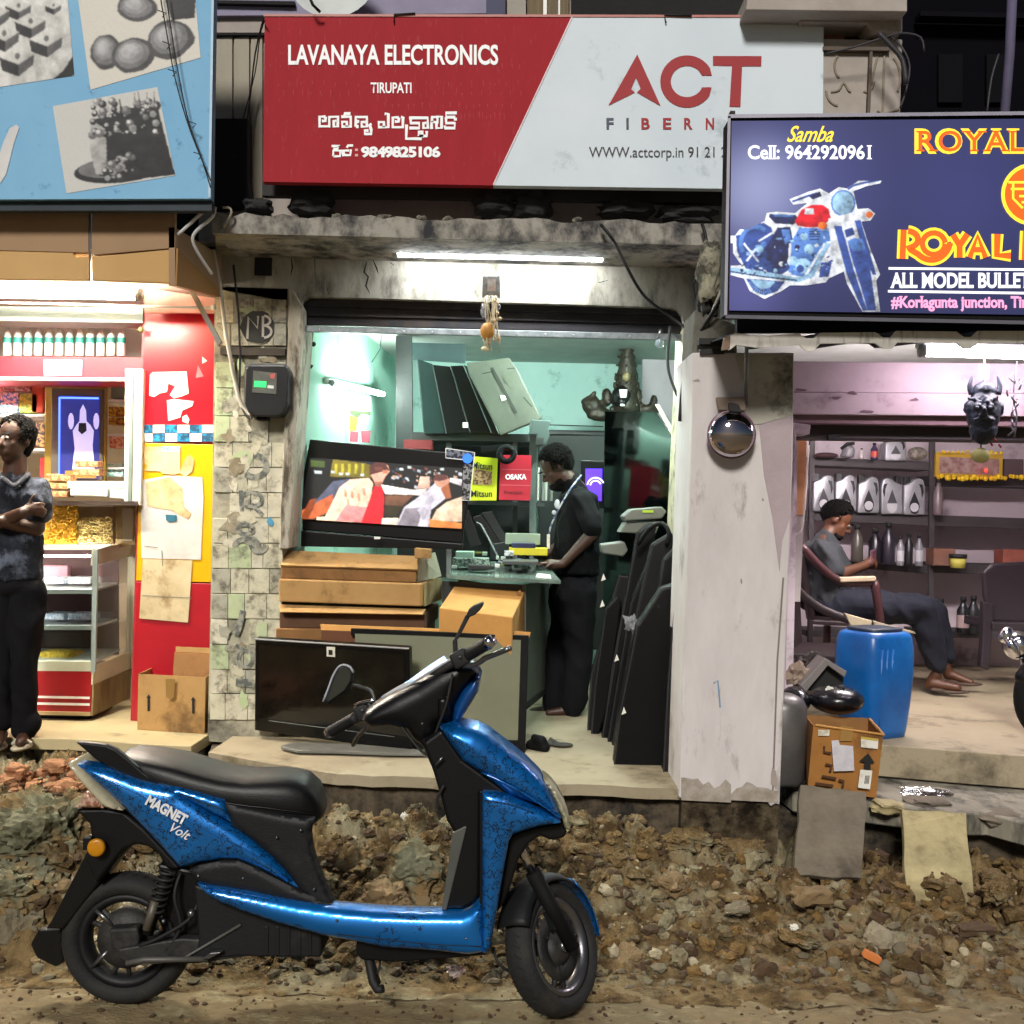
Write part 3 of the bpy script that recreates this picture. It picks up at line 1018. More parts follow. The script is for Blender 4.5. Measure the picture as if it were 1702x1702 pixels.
ribbons('painted_letters_NB',[[(411,563),(413,527),(428,545),(429,525)],[(437,560),(437,525)],arcpts(438,533,11,8,-1.5,1.5),arcpts(438,551,13,10,-1.5,1.5)],4,FY-0.0235,LETW,shop)
flat('blue_paint_dab',blob_px(449,868,5,8,8,0.3,2),FY-0.023,M('dab_blue','4d94b8',0.7),shop)
pslab('door_jamb',[(479,478),(488,484),(504,512),(503,560),(490,745),(480,912),(464,912),(470,760),(478,560)],FY-0.035,0.28,M('jamb_old_paint','a8a294',0.85,col2='8a8474',scale=5,mix=0.8,bump=0.3,dirt='4d4436',dirt_amt=0.34,dirt_scale=9,stretch=(2,1,0.5)),shop,bev=0.006)
pslab('door_jamb',[(1136,545),(1152,548),(1150,760),(1146,1000),(1140,1315),(1112,1315),(1117,960),(1128,720),(1134,600)],FY-0.03,0.28,M('jamb_cream','b1a88c',0.9,col2='958c72',scale=5,mix=0.8,bump=0.3,dirt='5d5542',dirt_amt=0.36,dirt_scale=8),shop,bev=0.006)
for i in range(3):
 va=494+i*15.5
 pslab('shutter_slat',[(496,va),(1142,va+15),(1142,va+30),(496,va+15)],FY+0.05+0.01*i,0.02,M('shutter_dark','2d2b2e',0.55,metal=0.3,col2='1d1c1f',scale=8,dirt='41362f',dirt_amt=0.25),shop,bev=0.004,seg=2)
pslab('shutter_rail',[(496,541),(1140,555),(1140,566),(496,551)],FY+0.03,0.03,M('rail_zinc','8d9496',0.45,metal=0.6,col2='5f6668',scale=14,mix=0.8),shop,bev=0.003)
for i in range(13):
 u=530+i*47
 c=P(u,547+(u-496)*0.0217,FY+0.03)
 lathe('rivet',[(0.006,0),(0.004,0.004)],METAL,shop,8,Matrix.Translation(c)@Matrix.Rotation(PI/2,4,'X'))
YB=8.8
def wall_quad(name,a,b,z0,z1,mat,parent,th=(0,0.06,0)):
 bm=B()
 add_prism(bm,[Vector((a[0],a[1],z0)),Vector((b[0],b[1],z0)),Vector((b[0],b[1],z1)),Vector((a[0],a[1],z1))],th)
 return obj(name,bm,mat,parent)
wall_quad('side_wall',(-1.16,FY+0.2),(-0.965,YB),FZ,2.85,MINT,shop,(-0.1,0,0))
wall_quad('side_wall',(0.97,FY+0.2),(1.32,YB),FZ,2.85,TEAL,shop,(0.1,0,0))
wall_quad('back_wall',(-1.1,YB),(1.45,YB),FZ,2.85,TEAL,shop)
bm=B()
add_box(bm,-1.35,1.5,FY+0.1,YB+0.1,2.85,2.95)
obj('ceiling',bm,M('ceiling_white','b9beb8',0.9),shop)
ptube('wall_conduit',[(700,562,8.75),(960,577,8.75)],0.012,M('conduit_teal','5c857f',0.6),shop)
upper=thing('upper_storey','grey beige upper storey with dark recesses behind and above the shop signs','building')
pslab('wall',[(330,-60),(1290,-60),(1290,402),(330,402)],5.62,0.2,PLASTU,upper)
for(ua,ub) in((356,386),(389,414),(417,436)):
 pslab('wall_panel',[(ua,62),(ub,60),(ub,330),(ua,330)],5.60,0.03,M('panel_beige','a29b8c',0.85,col2='8d8678',scale=4,dirt='6a6458',dirt_amt=0.2,stretch=(2,1,0.4)),upper,bev=0.003)
pslab('wall_panel',[(356,30),(440,28),(440,55),(356,58)],5.60,0.03,PLASTU,upper,bev=0.003)
LIL=M('lilac_wall','8e8aa2',0.8,col2='7a7690')
pslab('lilac_band',[(352,-30),(812,-30),(812,22),(352,26)],5.57,0.04,LIL,upper)
pslab('dark_beam',[(352,0),(490,2),(490,8),(352,5)],5.54,0.03,DARK,upper)
pslab('dark_beam',[(352,54),(440,54),(440,58),(352,58)],5.58,0.03,DARK,upper)
pslab('navy_post',[(808,-30),(840,-30),(840,26),(808,26)],5.54,0.05,M('navy','1c2350',0.6),upper)
pslab('window_frame',[(843,-30),(874,-30),(874,26),(843,26)],5.53,0.05,M('frame_pale','9c978c',0.7),upper)
pslab('window_pane',[(876,-30),(945,-30),(945,26),(876,26)],5.56,0.03,M('curtain_brown','5a4f44',0.8,col2='8a7a4a',scale=20,stretch=(4,1,0.1)),upper)
for u in(903,906,928):
 pslab('window_bar',[(u,-30),(u+3,-30),(u+3,26),(u,26)],5.54,0.015,WHITE,upper)
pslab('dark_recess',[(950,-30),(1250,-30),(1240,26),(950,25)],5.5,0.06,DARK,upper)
pslab('balcony_slab',[(1245,-20),(1508,-20),(1508,19),(1360,17),(1240,16)],5.05,0.5,PLASTU,upper,bev=0.004)
pslab('balcony_slab',[(1330,19),(1500,22),(1500,52),(1450,51),(1443,38),(1330,36)],5.15,0.4,PLASTU,upper,bev=0.003)
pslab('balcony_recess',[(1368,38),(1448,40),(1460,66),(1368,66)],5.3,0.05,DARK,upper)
pslab('red_brick_patch',[(1370,46),(1403,44),(1403,65),(1370,66)],5.28,0.04,M('brick_brown','7a5648',0.9),upper)
pslab('balcony_panel',[(1366,64),(1452,66),(1478,60),(1500,66),(1496,200),(1366,200)],5.22,0.3,PLASTU,upper,bev=0.004)
pslab('balcony_rail',[(1368,77),(1452,78),(1480,78),(1480,84),(1368,83)],5.19,0.05,M('rail_dark','5b5048',0.8),upper)
pslab('balcony_post',[(1446,78),(1451,78),(1446,200),(1441,200)],5.195,0.03,M('rail_dark','5b5048',0.8),upper)
REL=M('relief_shadow','4b443c',0.9)
def relief(paths,w=5):
 bm=B()
 for p in paths:
  add_tube(bm,smooth_path([P(u,v,5.218) for u,v in p],3),0.006,6)
 return obj('carved_ornament',bm,M('relief_stone','8b8173',0.9),upper,True)
relief([arcpts(1405,110,18,24,2.2,3.9)]);relief([[(1381,153),(1394,150),(1402,138),(1410,150),(1414,153)]])
relief([arcpts(1440,125,14,28,0.4,1.9)]);relief([arcpts(1395,150,22,26,1.7,3.1)])
relief([[(1458,95),(1452,120),(1448,140)]]);relief([[(1470,90),(1468,150),(1467,195)]])
relief([arcpts(1472,130,24,40,-1.0,0.6)]);relief([[(1458,184),(1470,188),(1494,182)]])
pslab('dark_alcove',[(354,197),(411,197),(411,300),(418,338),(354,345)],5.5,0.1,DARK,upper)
ball('pipe_hole',P(392,262,5.5),0.012,INK,upper,10)
pslab('sign_bracket',[(436,303),(1210,312),(1205,338),(800,330),(436,325)],5.35,0.05,M('bracket_dark','2c2a2c',0.8,col2='1c1b1c',scale=6),upper)
pole=tag(ptube('utility_pole',[(1684,-40,8.0),(1678,90,8.0),(1664,260,8.0)],0.035,M('pole_paint','5a5470',0.8,col2='3b3448',scale=5),None,10),'grey mauve utility pole in the dark gap above the backlit sign','pole')
nb=thing('night_backdrop','dark backdrop added for the night sky at the upper right','building')  # added dark backdrop that stands in for the black night sky
pslab('wall',[(1480,-200),(1900,-200),(1900,560),(1480,560)],10.5,0.3,M('night_sheet','0b0a10',0.95,col2='07070b',scale=2,spec=0.05),nb)  # dark sheet of the added night sky backdrop, no real wall
pslab('backdrop_ledge',[(1530,18),(1900,26),(1900,34),(1530,26)],10.3,0.15,M('night_backdrop_ledge','111016',0.95,spec=0.05),nb)
for(u,v,w_) in((1560,120,40),(1640,120,30)):
 pslab('backdrop_bay',rect(u,v-30,u+w_,v+50),10.45,0.04,M('night_bay','08080d',0.8,spec=0.1),nb)
BLK=M('sooty_lump','2b2a2a',0.95,col2='171617',scale=8,bump=0.8,bscale=30)
for i,(u,v,w,h,lab) in enumerate(((430,345,0.085,0.045,'black sooty lump at the left end of the canopy'),(518,340,0.125,0.07,'dark grey cement bag lying on the canopy under the red sign'),(822,342,0.12,0.075,'dark concrete block on the canopy under the slanted join of the sign'),(886,342,0.11,0.075,'second dark concrete block on the canopy, against the first'),(1040,350,0.16,0.045,'long black lump on the canopy right of the two blocks'),(1140,358,0.16,0.05,'black lump on the canopy beside the backlit sign'))):
 chunk('rubble_lump',u,v,5.38,(w,0.09,h),BLK,lab,'lump',60+i,sub=3)
for i,(u,w) in enumerate(((560,0.03),(640,0.045),(700,0.03),(745,0.03),(960,0.03))):
 chunk('mortar_crumb',u,361+i*1.5,5.30,(w,0.03,0.018),CONC,'small mortar crumb on the canopy edge','mortar',70+i,'mortar crumbs along the canopy edge',sub=2)
SY=5.2
sg=thing('shop_sign','long red and pale blue shop sign board over the electronics shop','sign')
pslab('red_panel',[(440,26),(950,27),(820,308),(437,302)],SY,0.05,M('sign_red','9c2730',0.7,col2='92232c',scale=2,mix=0.6,spec=0.15,bump=0.25,bscale=2.5,dirt='a2404a',dirt_amt=0.1,dirt_scale=14,stretch=(5,1,1)),sg)
pslab('white_panel',[(950,27),(1369,29),(1367,316),(820,308)],SY,0.05,M('sign_white','cfd9e2',0.6,col2='c4d0da',scale=1.5,mix=0.7,spec=0.3,bump=0.3,bscale=2.2,dirt='9aa6b0',dirt_amt=0.08),sg)
ribbons('edge_trim',[[(438,25),(1370,27)]],4,SY-0.004,M('sign_edge','b06a62',0.5),sg)
ribbons('edge_trim',[[(951,28),(820,307)]],2.2,SY-0.004,M('sign_edge_white','d8c6cc',0.5),sg)
LW=M('letter_white','f0f2f6',0.5,mix=0.1)
LR=M('letter_red','9c2a30',0.7,mix=0.2)
LN=M('letter_navy','2c2f4a',0.5,mix=0.1)
LK=M('letter_black','1c1d22',0.5,mix=0.1)
y=SY-0.003
text('lettering_LAVANAYA_ELECTRONICS','LAVANAYA ELECTRONICS',479,74,828,108,y,LW,sg,bold=0.026)
text('lettering_TIRUPATI','TIRUPATI',616,137,684,155,y,LW,sg,bold=0.02)
def tz(paths,s,ox,oy):
 return[[(ox+a/s,oy+b/s) for a,b in p] for p in paths]
T1=tz([[(225,255),(120,255),(118,425),(290,425),(290,260),(445,255),(440,430),(370,430),(370,330),(430,330)],[(225,255),(220,330),(160,330)],[(500,255),(670,255),(670,430),(520,430),(520,345),(600,345),(600,430)],[(560,240),(565,200),(665,200)],[(760,430),(760,260),(955,260),(955,430),(865,430),(865,350),(940,350)],[(760,340),(820,340)],[(760,430),(810,430)],[(1040,385),(1005,400),(1030,480),(1030,560),(920,560),(920,500),(985,500)],[(1270,205),(1335,205),(1335,440),(1165,440),(1165,350),(1255,350),(1255,440)],[(1520,270),(1415,270),(1412,440),(1590,440),(1595,265),(1560,265)],[(1520,270),(1515,340),(1450,340)]],10.64,520,170)
T2=tz([[(435,450),(428,735),(740,735)],[(485,315),(860,315),(865,520),(775,520),(775,420),(850,420)],[(520,320),(520,420),(690,420),(690,520),(490,520)],[(690,680),(690,590),(750,590),(750,680),(690,680),(840,680),(840,580)],[(940,540),(940,400),(1060,400),(1060,300),(950,300),(950,400)],[(1030,300),(1145,290),(1140,520),(1040,520),(1040,420)],[(1450,215),(1230,215),(1235,300),(1420,300)],[(1235,300),(1235,420),(1410,420),(1405,520),(1210,520),(1210,470)],[(1420,310),(1420,370)]],12.157,640,170)
ribbons('lettering_telugu_name',T1+T2,5.2,y,LW,sg)
T3=tz([[(485,440),(560,440),(535,465),(500,465)],[(500,530),(500,480),(560,480),(560,530),(500,530)],[(590,530),(570,480),(640,480)],[(585,520),(650,520),(655,470)],[(620,455),(630,435),(675,435)],[(590,475),(595,525)]],5.32,460,160)
ribbons('lettering_telugu_cell',T3,4,y,LW,sg)
text('lettering_phone','9849825106',600,243,732,262,y,LW,sg,bold=0.045,spacing=0.9)
for vv_ in(249,258):
 flat('lettering_colon',rect(590,vv_-2,595,vv_+2),y,M('letter_pink','e29aa0',0.5),sg)
dr=random.Random(3)
bm=B()
for row,(v0,n,ua,ub) in enumerate(((112,28,450,880),(142,22,462,880),(158,26,470,880),(178,18,640,860),(196,12,760,845))):
 for i in range(n):
  u=ua+(ub-ua)*i/n+dr.uniform(-2,2)
  if abs(v0-150)<20 and 610<u<690:
   continue
  h=dr.uniform(3,9)
  add_ribbon(bm,[(u,v0-h),(u+0.5,v0+dr.uniform(0,5))],[dr.uniform(1.0,2.6),0.6],SY-0.0015)
o=obj('drip_marks',bm,M('drip_pale','a8424c',0.7,col2='9c343e',scale=40,spec=0.15),sg)
o['kind']='stuff'
def aflat(name,outer,mat,Y=y,par=sg):
 return flat(name,outer,Y,mat,par)
s_,ox,oy=3.546,850,0
def zz(pts):
 return[(ox+a/s_,oy+b/s_) for a,b in pts]
aflat('lettering_A',zz([(742,320),(880,625),(740,545),(762,522),(735,458),(705,525),(728,545),(572,622)]),LR)
cx,cy=850+1035/s_,480/s_
ring=arcpts(cx,cy,44.5,43.5,-0.36,-0.36-2*PI+0.75,30)
inn=arcpts(cx,cy,27,26,-0.36-2*PI+0.75+0.0,-0.5,30)
aflat('lettering_C',[(cx+41.5,125.5)]+ring[1:-1]+[(cx+41,145)]+[(cx+25,145)]+inn[1:-1]+[(cx+25,125.5)],LR)
aflat('lettering_T',zz([(1188,330),(1475,330),(1473,390),(1360,390),(1350,630),(1285,628),(1300,388),(1188,386)]),LR)
for ch,u,m in zip('FIBERN',(1008,1041,1066,1102,1137,1173),(LN,LN,LR,LR,LR,LR)):
 w_={'I':4,'F':12}.get(ch,14)
 text('lettering_'+ch,ch,u,196,u+w_,215,y,m,sg,bold=0.03)
text('lettering_web','WWW.actcorp.in 91 21 2',979,244,1208,267,y,LK,sg,bold=0.004)
ptube('sign_hook',[(655,38),(655,24),(690,22)],0.004,INK,sg,6,0,SY-0.01)
ptube('sign_hook',[(1107,38),(1104,24),(1150,26)],0.004,INK,sg,6,0,SY-0.01)
BY=5.0
sb=thing('shop_sign','light blue sweet shop sign board with grey pictures of sweets, cut by the left edge','sign')
BLUE=M('board_blue','5f9cc8',0.6,spec=0.2,col2='8fbcda',scale=1.1,mix=0.9,sharp=0.35,dirt='4d7ea6',dirt_amt=0.1,dirt_scale=8)
pslab('board',[(-160,-60),(356,-60),(350,330),(-160,332)],BY,0.06,BLUE,sb)
ribbons('edge_trim',[[(354,-40),(348,328)]],4,BY-0.003,M('board_edge','a7c6dc',0.5),sb)
y=BY-0.002
G1,G2,G3,G4='c6c6c6','8f8f91','38383b','68686b'
def photo(nm,quad,shapes,base,seed,res=150):
 u0,u1=min(p[0] for p in quad),max(p[0] for p in quad)
 v0,v1=min(p[1] for p in quad),max(p[1] for p in quad)
 def corner(a_,b_):
  t=[quad[k] for k in range(4)]
  u=(t[0][0]*(1-a_)+t[1][0]*a_)*(1-b_)+(t[3][0]*(1-a_)+t[2][0]*a_)*b_
  v=(t[0][1]*(1-a_)+t[1][1]*a_)*(1-b_)+(t[3][1]*(1-a_)+t[2][1]*a_)*b_
  return P(u,v,y)
 A=np.array([[q[0],q[1],1] for q in quad])
 X_=np.linalg.lstsq(A,np.array([[0,0],[1,0],[1,1],[0,1]]),rcond=None)[0]
 sh=[([(p[0]*X_[0,0]+p[1]*X_[1,0]+X_[2,0],p[0]*X_[0,1]+p[1]*X_[1,1]+X_[2,1]) for p in pts],c,1.0) for pts,c in shapes]
 return painting(nm,corner,res,res,sh,sb,1,False,base,0.05,1,0.45,0.2,seed)
sh=[([(-60,-60),(108,-60),(122,105),(92,134),(-60,148)],'d0d0ce')]
def cube(u,v,s):
 sh.append(([(u-s,v),(u-s*0.1,v-s*0.55),(u+s,v-s*0.1),(u+s*0.1,v+s*0.45)],'c4c4c2'))
 sh.append(([(u-s,v),(u+s*0.1,v+s*0.45),(u+s*0.1,v+s*1.15),(u-s*0.85,v+s*0.75)],'3a3a3c'))
 sh.append(([(u+s*0.1,v+s*0.45),(u+s,v-s*0.1),(u+s*0.95,v+s*0.5),(u+s*0.1,v+s*1.15)],'5c5c5e'))
 sh.append((blob_px(u+1,v-1,s*0.16,s*0.2,8),'6c6c6e'))
for(u,v,s) in((88,8,14),(30,10,22),(-8,20,24),(50,36,26),(6,56,26),(76,66,28),(28,94,29)):
 cube(u,v,s)
sh.append(([(70,150),(105,122),(122,96),(128,130)],'2c2c2e'))
photo('printed_photo',[(-60,-60),(108,-60),(124,126),(-44,152)],sh,'bcbcba',11)
sh=[([(262,-40),(324,-40),(324,30),(285,34)],G3)]
for i,(u,v,rx,ry) in enumerate(((228,12,33,24),(176,84,27,27),(285,70,40,36),(222,92,37,29))):
 for k,c in enumerate(('4c4c4f','77777a','939396','a9a9ac')):
  sh.append((blob_px(u-rx*0.06*k,v-ry*0.08*k,rx*(1-0.2*k),ry*(1-0.2*k),22,0.04,i+k),c))
photo('printed_photo',[(124,-40),(322,-40),(334,96),(150,150)],sh,'cdcac2',12)
sh=[(blob_px(198,282,75,22,26,0,0,-0.1),'2e2e31'),(blob_px(200,277,70,18,26,0,0,-0.1),'6a6a6d'),([(152,200),(210,180),(262,175),(290,290),(225,298),(165,292),(152,260)],'303033'),([(150,198),(176,215),(178,290),(160,290),(150,250)],'a8a8a8')]
rf=random.Random(9)
for i in range(9):
 u=170+i*11
 sh.append(([(u-3,188),(u+3,188),(u-4+rf.uniform(-4,4),152+rf.uniform(-4,8))],rf.choice((G3,G1))))
for i in range(90):
 u=rf.uniform(150,275)
 v=rf.uniform(168,225) if i<66 else rf.uniform(258,296)
 if i>=66:
  u=rf.uniform(172,222)
 q=rf.uniform(2.5,8)
 sh.append((blob_px(u,v,q,q,9),rf.choice((G3,G2,G4,G3))))
 sh.append((blob_px(u-q*0.25,v-q*0.3,q*0.5,q*0.5,7),rf.choice((G1,'b0b0b2',G2))))
photo('printed_photo',[(87,176),(262,144),(292,292),(110,322)],sh,'c2c2c0',13)
flat('printed_spoon',[(-5,268),(0,305),(10,290),(24,235),(32,212),(27,207),(16,213),(6,235)],y-0.001,M('print_pale','c9c9c9',0.6,col2='b4b4b6',scale=8),sb)
pslab('lower_rail',[(-160,332),(352,332),(352,350),(-160,350)],BY+0.03,0.05,M('rail_navy','22303a',0.7,col2='151a20'),sb)
tag(ptube('barbed_wire',[(264,-20),(278,60),(291,130),(312,205),(334,262),(350,300)],0.003,INK,None,6,3,BY-0.05),'black barbed wire hanging in front of the blue sign','wire')
w2=ptube('barbed_wire',[(274,-20),(286,60),(298,130),(314,205),(336,266),(350,312)],0.003,INK,None,6,3,BY-0.06)
tag(w2,'second black wire twisted beside the barbed wire over the blue sign','wire')
for(u,v) in((268,20),(276,72),(285,118),(318,204),(328,256)):
 ptube('barb',[(u-6,v-3),(u+8,v+2),(u+2,v+9)],0.0025,INK,w2,5,0,BY-0.06)
w2['label']='barbed black wire strand with small barbs hanging over the blue sign'
RY=4.3
sr=thing('shop_sign','backlit violet sign board with a red tank motorcycle picture, at the right','sign')
def lit(name,c,s=0.75,c2=None,**k):
 """translucent print with tubes behind it"""
 return M(name,tuple(x*0.25 for x in srgb(c)),rough=0.35,emit=c,estr=s,mix=0.0)
def litgrad(name,ca,cb,s,scale=1.2):
 m=lit(name,ca,s)
 N,L=m.node_tree.nodes,m.node_tree.links
 tc=N.new('ShaderNodeTexCoord')
 nz=N.new('ShaderNodeTexNoise')
 nz.inputs['Scale'].default_value=scale
 nz.inputs['Detail'].default_value=1
 L.new(tc.outputs['Object'],nz.inputs['Vector'])
 rp=N.new('ShaderNodeMapRange')
 rp.inputs['From Min'].default_value=0.35
 rp.inputs['From Max'].default_value=0.65
 L.new(nz.outputs['Fac'],rp.inputs['Value'])
 mx=N.new('ShaderNodeMix')
 mx.data_type='RGBA'
 mx.inputs[6].default_value=(*srgb(ca),1)
 mx.inputs[7].default_value=(*srgb(cb),1)
 L.new(rp.outputs['Result'],mx.inputs[0])
 L.new(mx.outputs[2],N['Principled BSDF'].inputs['Emission Color'])
 return m
ES=0.29
def litradial(name,s_):
 m=lit(name,'3d3d6c',s_)
 N,L=m.node_tree.nodes,m.node_tree.links
 tc=N.new('ShaderNodeTexCoord')
 out=None
 base=N.new('ShaderNodeMix')
 base.data_type='RGBA'
 nz=N.new('ShaderNodeTexNoise')
 nz.inputs['Scale'].default_value=1.4
 L.new(tc.outputs['Object'],nz.inputs['Vector'])
 L.new(nz.outputs['Fac'],base.inputs[0])
 base.inputs[6].default_value=(*srgb('2a2a52'),1)
 base.inputs[7].default_value=(*srgb('42487e'),1)
 out=base.outputs[2]
 for(u,v,rr_,c) in((1310,330,0.55,'6268b4'),(1262,315,0.30,'c6ceff'),(1240,480,0.26,'6c6eb8'),(1600,330,0.5,'464c8c')):
  c0=P(u,v,4.3)
  d=N.new('ShaderNodeVectorMath')
  d.operation='DISTANCE'
  d.inputs[1].default_value=c0
  L.new(tc.outputs['Object'],d.inputs[0])
  r_=N.new('ShaderNodeMapRange')
  r_.interpolation_type='SMOOTHSTEP'
  r_.inputs['From Min'].default_value=0.0
  r_.inputs['From Max'].default_value=rr_
  r_.inputs['To Min'].default_value=0.85
  r_.inputs['To Max'].default_value=0.0
  L.new(d.outputs['Value'],r_.inputs['Value'])
  mx=N.new('ShaderNodeMix')
  mx.data_type='RGBA'
  L.new(r_.outputs['Result'],mx.inputs[0])
  L.new(out,mx.inputs[6])
  mx.inputs[7].default_value=(*srgb(c),1)
  out=mx.outputs[2]
 L.new(out,N['Principled BSDF'].inputs['Emission Color'])
 return m
pslab('light_box',[(1212,196),(1900,188),(1900,536),(1206,522)],RY+0.01,0.12,BLACKM,sr)
flat('backlit_panel',[(1216,201),(1900,196),(1900,526),(1212,516)],RY,litradial('lit_violet',ES),sr)
FRM=M('sign_frame','9a97a6',0.45,metal=0.3)
ribbons('frame_edge',[[(1210,193),(1900,186)]],6,RY-0.004,FRM,sr)
ribbons('frame_edge',[[(1212,193),(1206,524)]],5,RY-0.004,FRM,sr)
ribbons('frame_edge',[[(1206,526),(1900,540)]],6,RY-0.004,M('frame_dull','5c5c66',0.5,metal=0.3),sr)
pslab('frame_lug',rect(1214,184,1222,192),RY,0.03,INK,sr)
LWH,LBL,LMB,LDB,LCY=(lit('lit_white','ffffff',0.61),lit('lit_blue','6f9be0',0.43),lit('lit_midblue','4a66b4',0.40),lit('lit_darkblue','2a3676',0.36),lit('lit_cyan','a9dcf4',0.54))
LRD,LYE,LOR,LPK=(lit('lit_red','e8102a',0.54),lit('lit_yellow','ffd83a',0.65),lit('lit_orange','f0601a',0.58),lit('lit_pink','f4a0c8',0.61))
yb=RY-0.004
text('lettering_Samba','Samba',1308,209,1386,236,yb,LYE,sr,bold=0.012,shear=0.5)
text('lettering_cell','Cell: 9642920961',1243,241,1449,265,yb,LWH,sr,bold=0.02,serif=1)
text('lettering_ROYAL_outline','ROYAL',1520,213,1706,256,yb,LYE,sr,bold=0.05,serif=1.3,spacing=1.1)
text('lettering_ROYAL','ROYAL',1523,217,1702,252,yb-0.001,LOR,sr,bold=0.012,serif=1.0,spacing=1.15)
def letters(pairs):
 for i,(nm,pts,ww) in enumerate(pairs):
  ribbons(nm+'_outline',pts,ww+9,yb-0.00015*i,LYE,sr)
  ribbons(nm,pts,ww,yb-0.003-0.00015*i,LOR,sr)
letters([('lettering_R',[[(1500,430),(1502,382)],arcpts(1508,398,18,14,-1.5,1.5)+[(1512,414)]+arcpts(1548,396,32,36,2.3,0.2,14)],10),('lettering_O',[arcpts(1552,405,19,18,0,6.2,18)],9),('lettering_Y',[[(1584,390),(1595,408),(1595,428)],[(1608,389),(1595,408)]],10),('lettering_A',[[(1612,428),(1625,392),(1638,428)],[(1618,415),(1634,415)]],9),('lettering_L',[[(1658,389),(1657,424),(1680,425)]],11),('lettering_E',[[(1706,384),(1704,432)],[(1704,386),(1740,386)],[(1704,428),(1740,430)]],12)])
ribbons('ruled_line',[[(1477,446),(1900,450)]],4,yb,LWH,sr)
ribbons('ruled_line',[[(1476,484),(1900,490)]],4,yb,LWH,sr)
text('lettering_services','ALL MODEL BULLET',1480,453,1712,479,yb,LWH,sr,bold=0.03,serif=0.35)
text('lettering_address','#Korlagunta junction, Tir',1481,492,1708,518,yb,LPK,sr,bold=0.035,serif=0.8)
flat('badge_outline',blob_px(1716,323,52,52,32),yb,LYE,sr)
flat('badge',blob_px(1716,323,46,46,32),yb-0.001,LOR,sr)
ribbons('badge_wing',[[(1676,303),(1730,303)],[(1680,314),(1730,314)],[(1684,303),(1684,330),(1700,346)],[(1694,326),(1730,326)],[(1698,336),(1730,338)]],4,yb-0.002,LYE,sr)
def zb(pts):
 return[(1200+a/6.079,300+b/6.079) for a,b in pts]
msh=[]
MQ=[(1214,300),(1480,300),(1480,521),(1214,516)]
def mnorm(p):
 return((p[0]-1214)/266,(p[1]-300)/221)
def mc(nm,pts,c,closed=True,w=None):
 if w is None:
  msh.append(([mnorm(p) for p in zb(pts)],c,1.0))
 else:
  for p in pts:
   L_,R_=ribbon_pts(zb(p),w)
   msh.append(([mnorm(q) for q in L_+R_[::-1]],c,1.0))
mc('printed_outline',[(60,560),(130,560),(180,495),(270,500),(430,410),(450,330),(560,315),(740,330),(860,230),(720,250),(680,190),(880,110),(990,80),(1080,130),(1180,65),(1260,80),(1380,0),(1620,-10),(1600,30),(1460,60),(1330,110),(1370,290),(1480,280),(1550,340),(1500,410),(1410,420),(1480,640),(1600,960),(1560,1020),(1600,1340),(1420,1340),(1260,1050),(1230,930),(1080,1000),(1050,1040),(860,1070),(690,1070),(600,1130),(430,1210),(280,1130),(220,1000),(60,960),(60,870),(200,860),(170,830),(110,740),(110,640),(60,640)],'f4f8ff')
mc('printed_rear_wheel',[(240,1000),(640,1030),(560,1130),(430,1175),(320,1130)],'34509c')
mc('printed_rear_hub',[(290,1010),(540,1030),(480,1090),(400,1110),(330,1060)],'a8d4f4')
mc('printed_mudguard',[(140,560),(240,540),(300,460),(420,430),(500,480),(540,620),(700,900),(600,960),(240,900),(150,720)],'34509c')
mc('printed_wheel',[arcpts(340,640,150,170,2.6,5.4,14)],'5a88d4',w=7)
mc('printed_shock',[[(220,640),(370,830)],[(370,620),(530,520)],[(250,820),(340,700)]],'f4f8ff',w=3)
mc('printed_side_cover',[(560,480),(690,470),(720,620),(640,900),(520,900),(430,700)],'232c62')
mc('printed_side_light',[(600,500),(680,500),(700,600),(640,660)],'5a88d4')
mc('printed_seat',[(470,370),(480,340),(740,350),(790,400),(720,450),(540,440)],'232c62')
mc('printed_seat_light',[(520,345),(730,350),(720,370),(530,370)],'5a88d4')
mc('printed_engine',[(690,640),(780,480),(1080,490),(1100,640),(1000,830),(900,1000),(690,960),(680,780)],'5a88d4')
mc('printed_engine_fins',[[(880,520),(990,520)],[(880,545),(990,545)],[(880,570),(990,570)],[(890,600),(980,600)]],'232c62',w=2)
for a,b,s,m in((820,870,80,'a8d4f4'),(930,740,60,'5a88d4'),(880,700,50,'a8d4f4'),(720,820,50,'a8d4f4'),(830,570,40,'a8d4f4'),(790,900,40,'34509c'),(600,850,25,'f4f8ff'),(620,850,14,'232c62'),(380,700,40,'a8d4f4'),(420,650,30,'5a88d4'),(700,920,30,'5a88d4'),(540,920,22,'a8d4f4'),(760,680,28,'232c62')):
 mc('printed_engine_part',[(a+s*math.cos(t*PI/5),b+s*math.sin(t*PI/5)) for t in range(10)],m)
mc('printed_frame',[[(690,640),(680,830)],[(1040,640),(900,880),(820,1010)]],'f4f8ff',w=4)
mc('printed_exhaust',[(60,880),(420,930),(760,990),(900,940),(1060,620),(1090,640),(930,980),(780,1040),(420,990),(60,940)],'a8d4f4')
mc('printed_exhaust_line',[[(70,925),(450,985),(760,1018)]],'232c62',w=2.4)
mc('printed_guard',[(1000,830),(1110,840),(1080,980),(980,990)],'34509c')
mc('printed_tank',[(735,420),(800,300),(900,250),(1010,245),(1080,290),(1100,380),(1060,430),(960,480),(860,480),(760,460)],'f0102c')
mc('printed_tank_mark',[(840,285),(925,285),(930,345),(835,345)],'f4f8ff')
mc('printed_fork',[(1130,460),(1210,460),(1330,900),(1470,1330),(1420,1330),(1260,960)],'34509c')
mc('printed_fork',[(1340,410),(1400,400),(1470,640),(1560,960),(1520,960),(1400,640)],'34509c')
